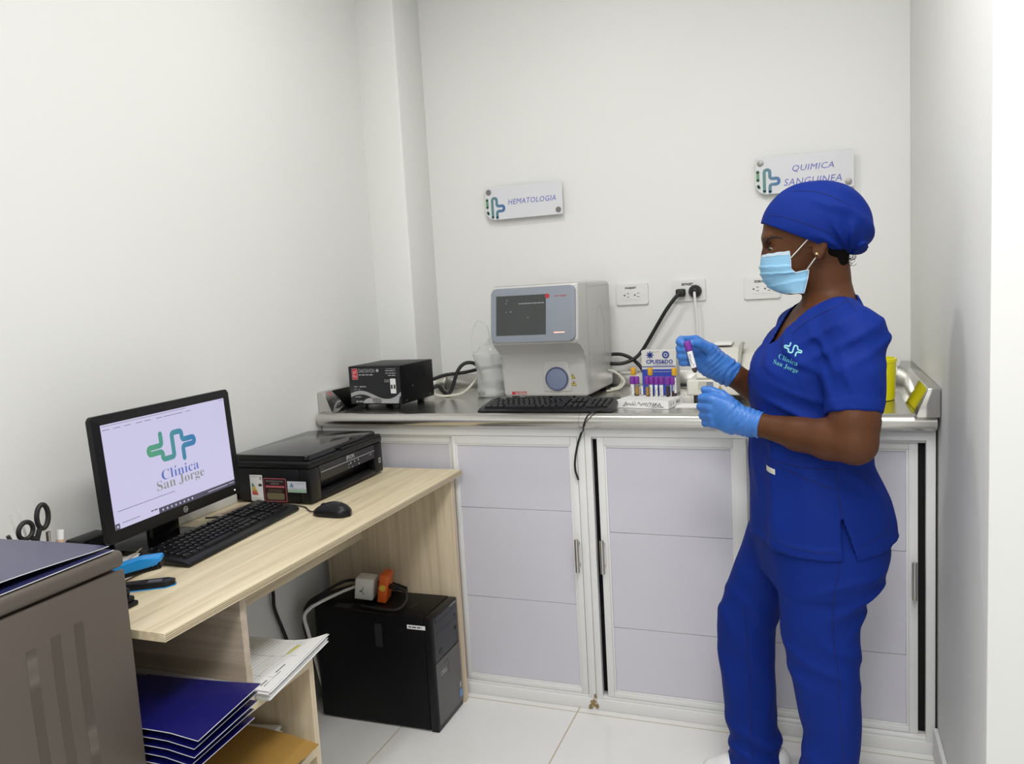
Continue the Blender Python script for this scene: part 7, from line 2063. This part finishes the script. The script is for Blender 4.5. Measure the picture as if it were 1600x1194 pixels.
capo = field_obj('scrub_cap', K_, m_scrub, WOMAN, (cut_cap,), 0.002, 1)
capo['label'] = 'royal blue cloth surgical cap gathered at the back'
BVC = bvh_of(capo)
seam('crown_seam', BVC, [(-0.045, 1.482), (-0.010, 1.478), (0.030, 1.463), (0.070, 1.438)], capo, 0.0008)
seam('band_seam', BVC, [(-0.100, 1.436), (-0.060, 1.425), (0.0, 1.398), (0.045, 1.372)], capo, 0.0006)
bm = nb()
for q in range(7):
    xx = 0.036 + 0.006 * q
    P = [project(BVC, xx + 0.002 * a, 1.344 + 0.007 * a - 0.003 * q * 0.5, 1.5, 0.0003) for a in (0, 1, 2)]
    if all(p is not None for p in P):
        tube(bm, P, 0.0009, 5, n=2)
obj('gathers', bm, m_seam, capo, ang=180)

# ---------------------------------------------------------------- face mask
def poly1(tab, v):
    t = np.array([a for a, _, _ in tab]); X = np.array([b for _, b, _ in tab]); Z = np.array([c for _, _, c in tab])
    return float(np.interp(v, t, X)), float(np.interp(v, t, Z))


MID = [(0, -0.1165, 1.3480), (0.12, -0.1200, 1.3400), (0.3, -0.1215, 1.3240), (0.5, -0.1190, 1.3050), (0.65, -0.1140, 1.2905), (0.8, -0.1040, 1.2760), (0.92, -0.0900, 1.2660), (1.0, -0.0760, 1.2610)]
SIDE = [(0, -0.0560, 1.3520), (0.2, -0.0535, 1.3330), (0.38, -0.0530, 1.3145), (0.50, -0.0440, 1.3045), (0.58, -0.0330, 1.3065), (0.66, -0.0160, 1.3085), (0.80, -0.0190, 1.2900), (1.0, -0.0270, 1.2600)]
NU, NV = 36, 44
bm = nb()
gridv = []
for j in range(NV + 1):
    v = j / NV
    mx_, mz_ = poly1(MID, v)
    sx_, sz_ = poly1(SIDE, v)
    pl = 0.0
    for c0 in (0.30, 0.46, 0.62, 0.78):
        if v > c0:
            pl = max(pl, 0.0056 * math.exp(-(v - c0) / 0.075))
    row = []
    for i in range(NU + 1):
        u = -1 + 2 * i / NU
        au = abs(u)
        w = 1 - math.cos(au * math.pi / 2)
        yh = 0.0660 * math.sin(au * math.pi / 2) * (1.0 - 0.10 * v)
        yh += 0.004 * math.sin(math.pi * au) * (0.4 + v)
        nzx = -(1 - w)
        row.append(bm.verts.new((mx_ + (sx_ - mx_) * w + pl * nzx * 0.8 - PX, (1 if u > 0 else -1) * (yh + pl * w * 0.8), mz_ + (sz_ - mz_) * w ** 0.9 + 0.0006 * math.sin(u * 23 + v * 9))))
    gridv.append(row)
for j in range(NV):
    for i in range(NU):
        bm.faces.new((gridv[j][i], gridv[j][i + 1], gridv[j + 1][i + 1], gridv[j + 1][i]))
rim_t = [v.co.copy() for v in gridv[0]]
rim_b = [v.co.copy() for v in gridv[-1]]
rim_l = [r[0].co.copy() for r in gridv]
rim_r = [r[-1].co.copy() for r in gridv]
band = [[gridv[j][i].co.copy() for i in range(NU + 1)] for j in (0, 1, 2, 3)]
mk = obj('face_mask', bm, m_maskb, WOMAN, ang=180)
md = mk.modifiers.new('thickness', 'SOLIDIFY'); md.thickness = 0.0012; md.offset = 0
mk['label'] = 'light blue pleated surgical mask'
bm = nb()
for r_ in (rim_t, rim_b, rim_l, rim_r):
    tube(bm, r_, 0.0013, 6, smooth=False)
bv = [[bm.verts.new(p + Vector((-0.0010, 0.0009 * (1 if p.y > 0 else -1) * min(1, abs(p.y) / 0.03), 0))) for p in r_] for r_ in band]
for a, b in zip(bv, bv[1:]):
    for i in range(NU):
        bm.faces.new((a[i], a[i + 1], b[i + 1], b[i]))
obj('mask_edge', bm, m_maskw, mk, ang=180)
m_loop = mat('white_elastic', (0.72, 0.70, 0.66), 0.6, noise=0.02)
for sy in (-1, 1):
    bm = nb()
    tube(bm, [(-0.0560 - PX, sy * 0.0605, 1.3345), (-0.040 - PX, sy * 0.0680, 1.351), (-0.022 - PX, sy * 0.0745, 1.3700), (-0.006 - PX, sy * 0.0770, 1.386)], 0.0014, 6)
    tube(bm, [(-0.0220 - PX, sy * 0.0580, 1.3070), (-0.012 - PX, sy * 0.0690, 1.321), (-0.003 - PX, sy * 0.0775, 1.333), (0.004 - PX, sy * 0.0795, 1.340)], 0.0014, 6)
    obj('ear_loop', bm, m_loop, mk, ang=180)

# ---------------------------------------------------------------- the tube in the raised hand
ht = make_tube('blood_tube', 'purple capped blood tube with white label held in the gloved hand', 'test tube', (-0.2695, 1.908, 1.0840), 0.0700, 0.0064, m_purple, 0.0230, 0.0600, 0, (0.014, 0.054, 185, 345), None)
ax_ = Vector((-0.0190, 0.000, 0.0805)).normalized()
ht.rotation_mode = 'QUATERNION'
ht.rotation_quaternion = Vector((0, 0, 1)).rotation_difference(ax_)
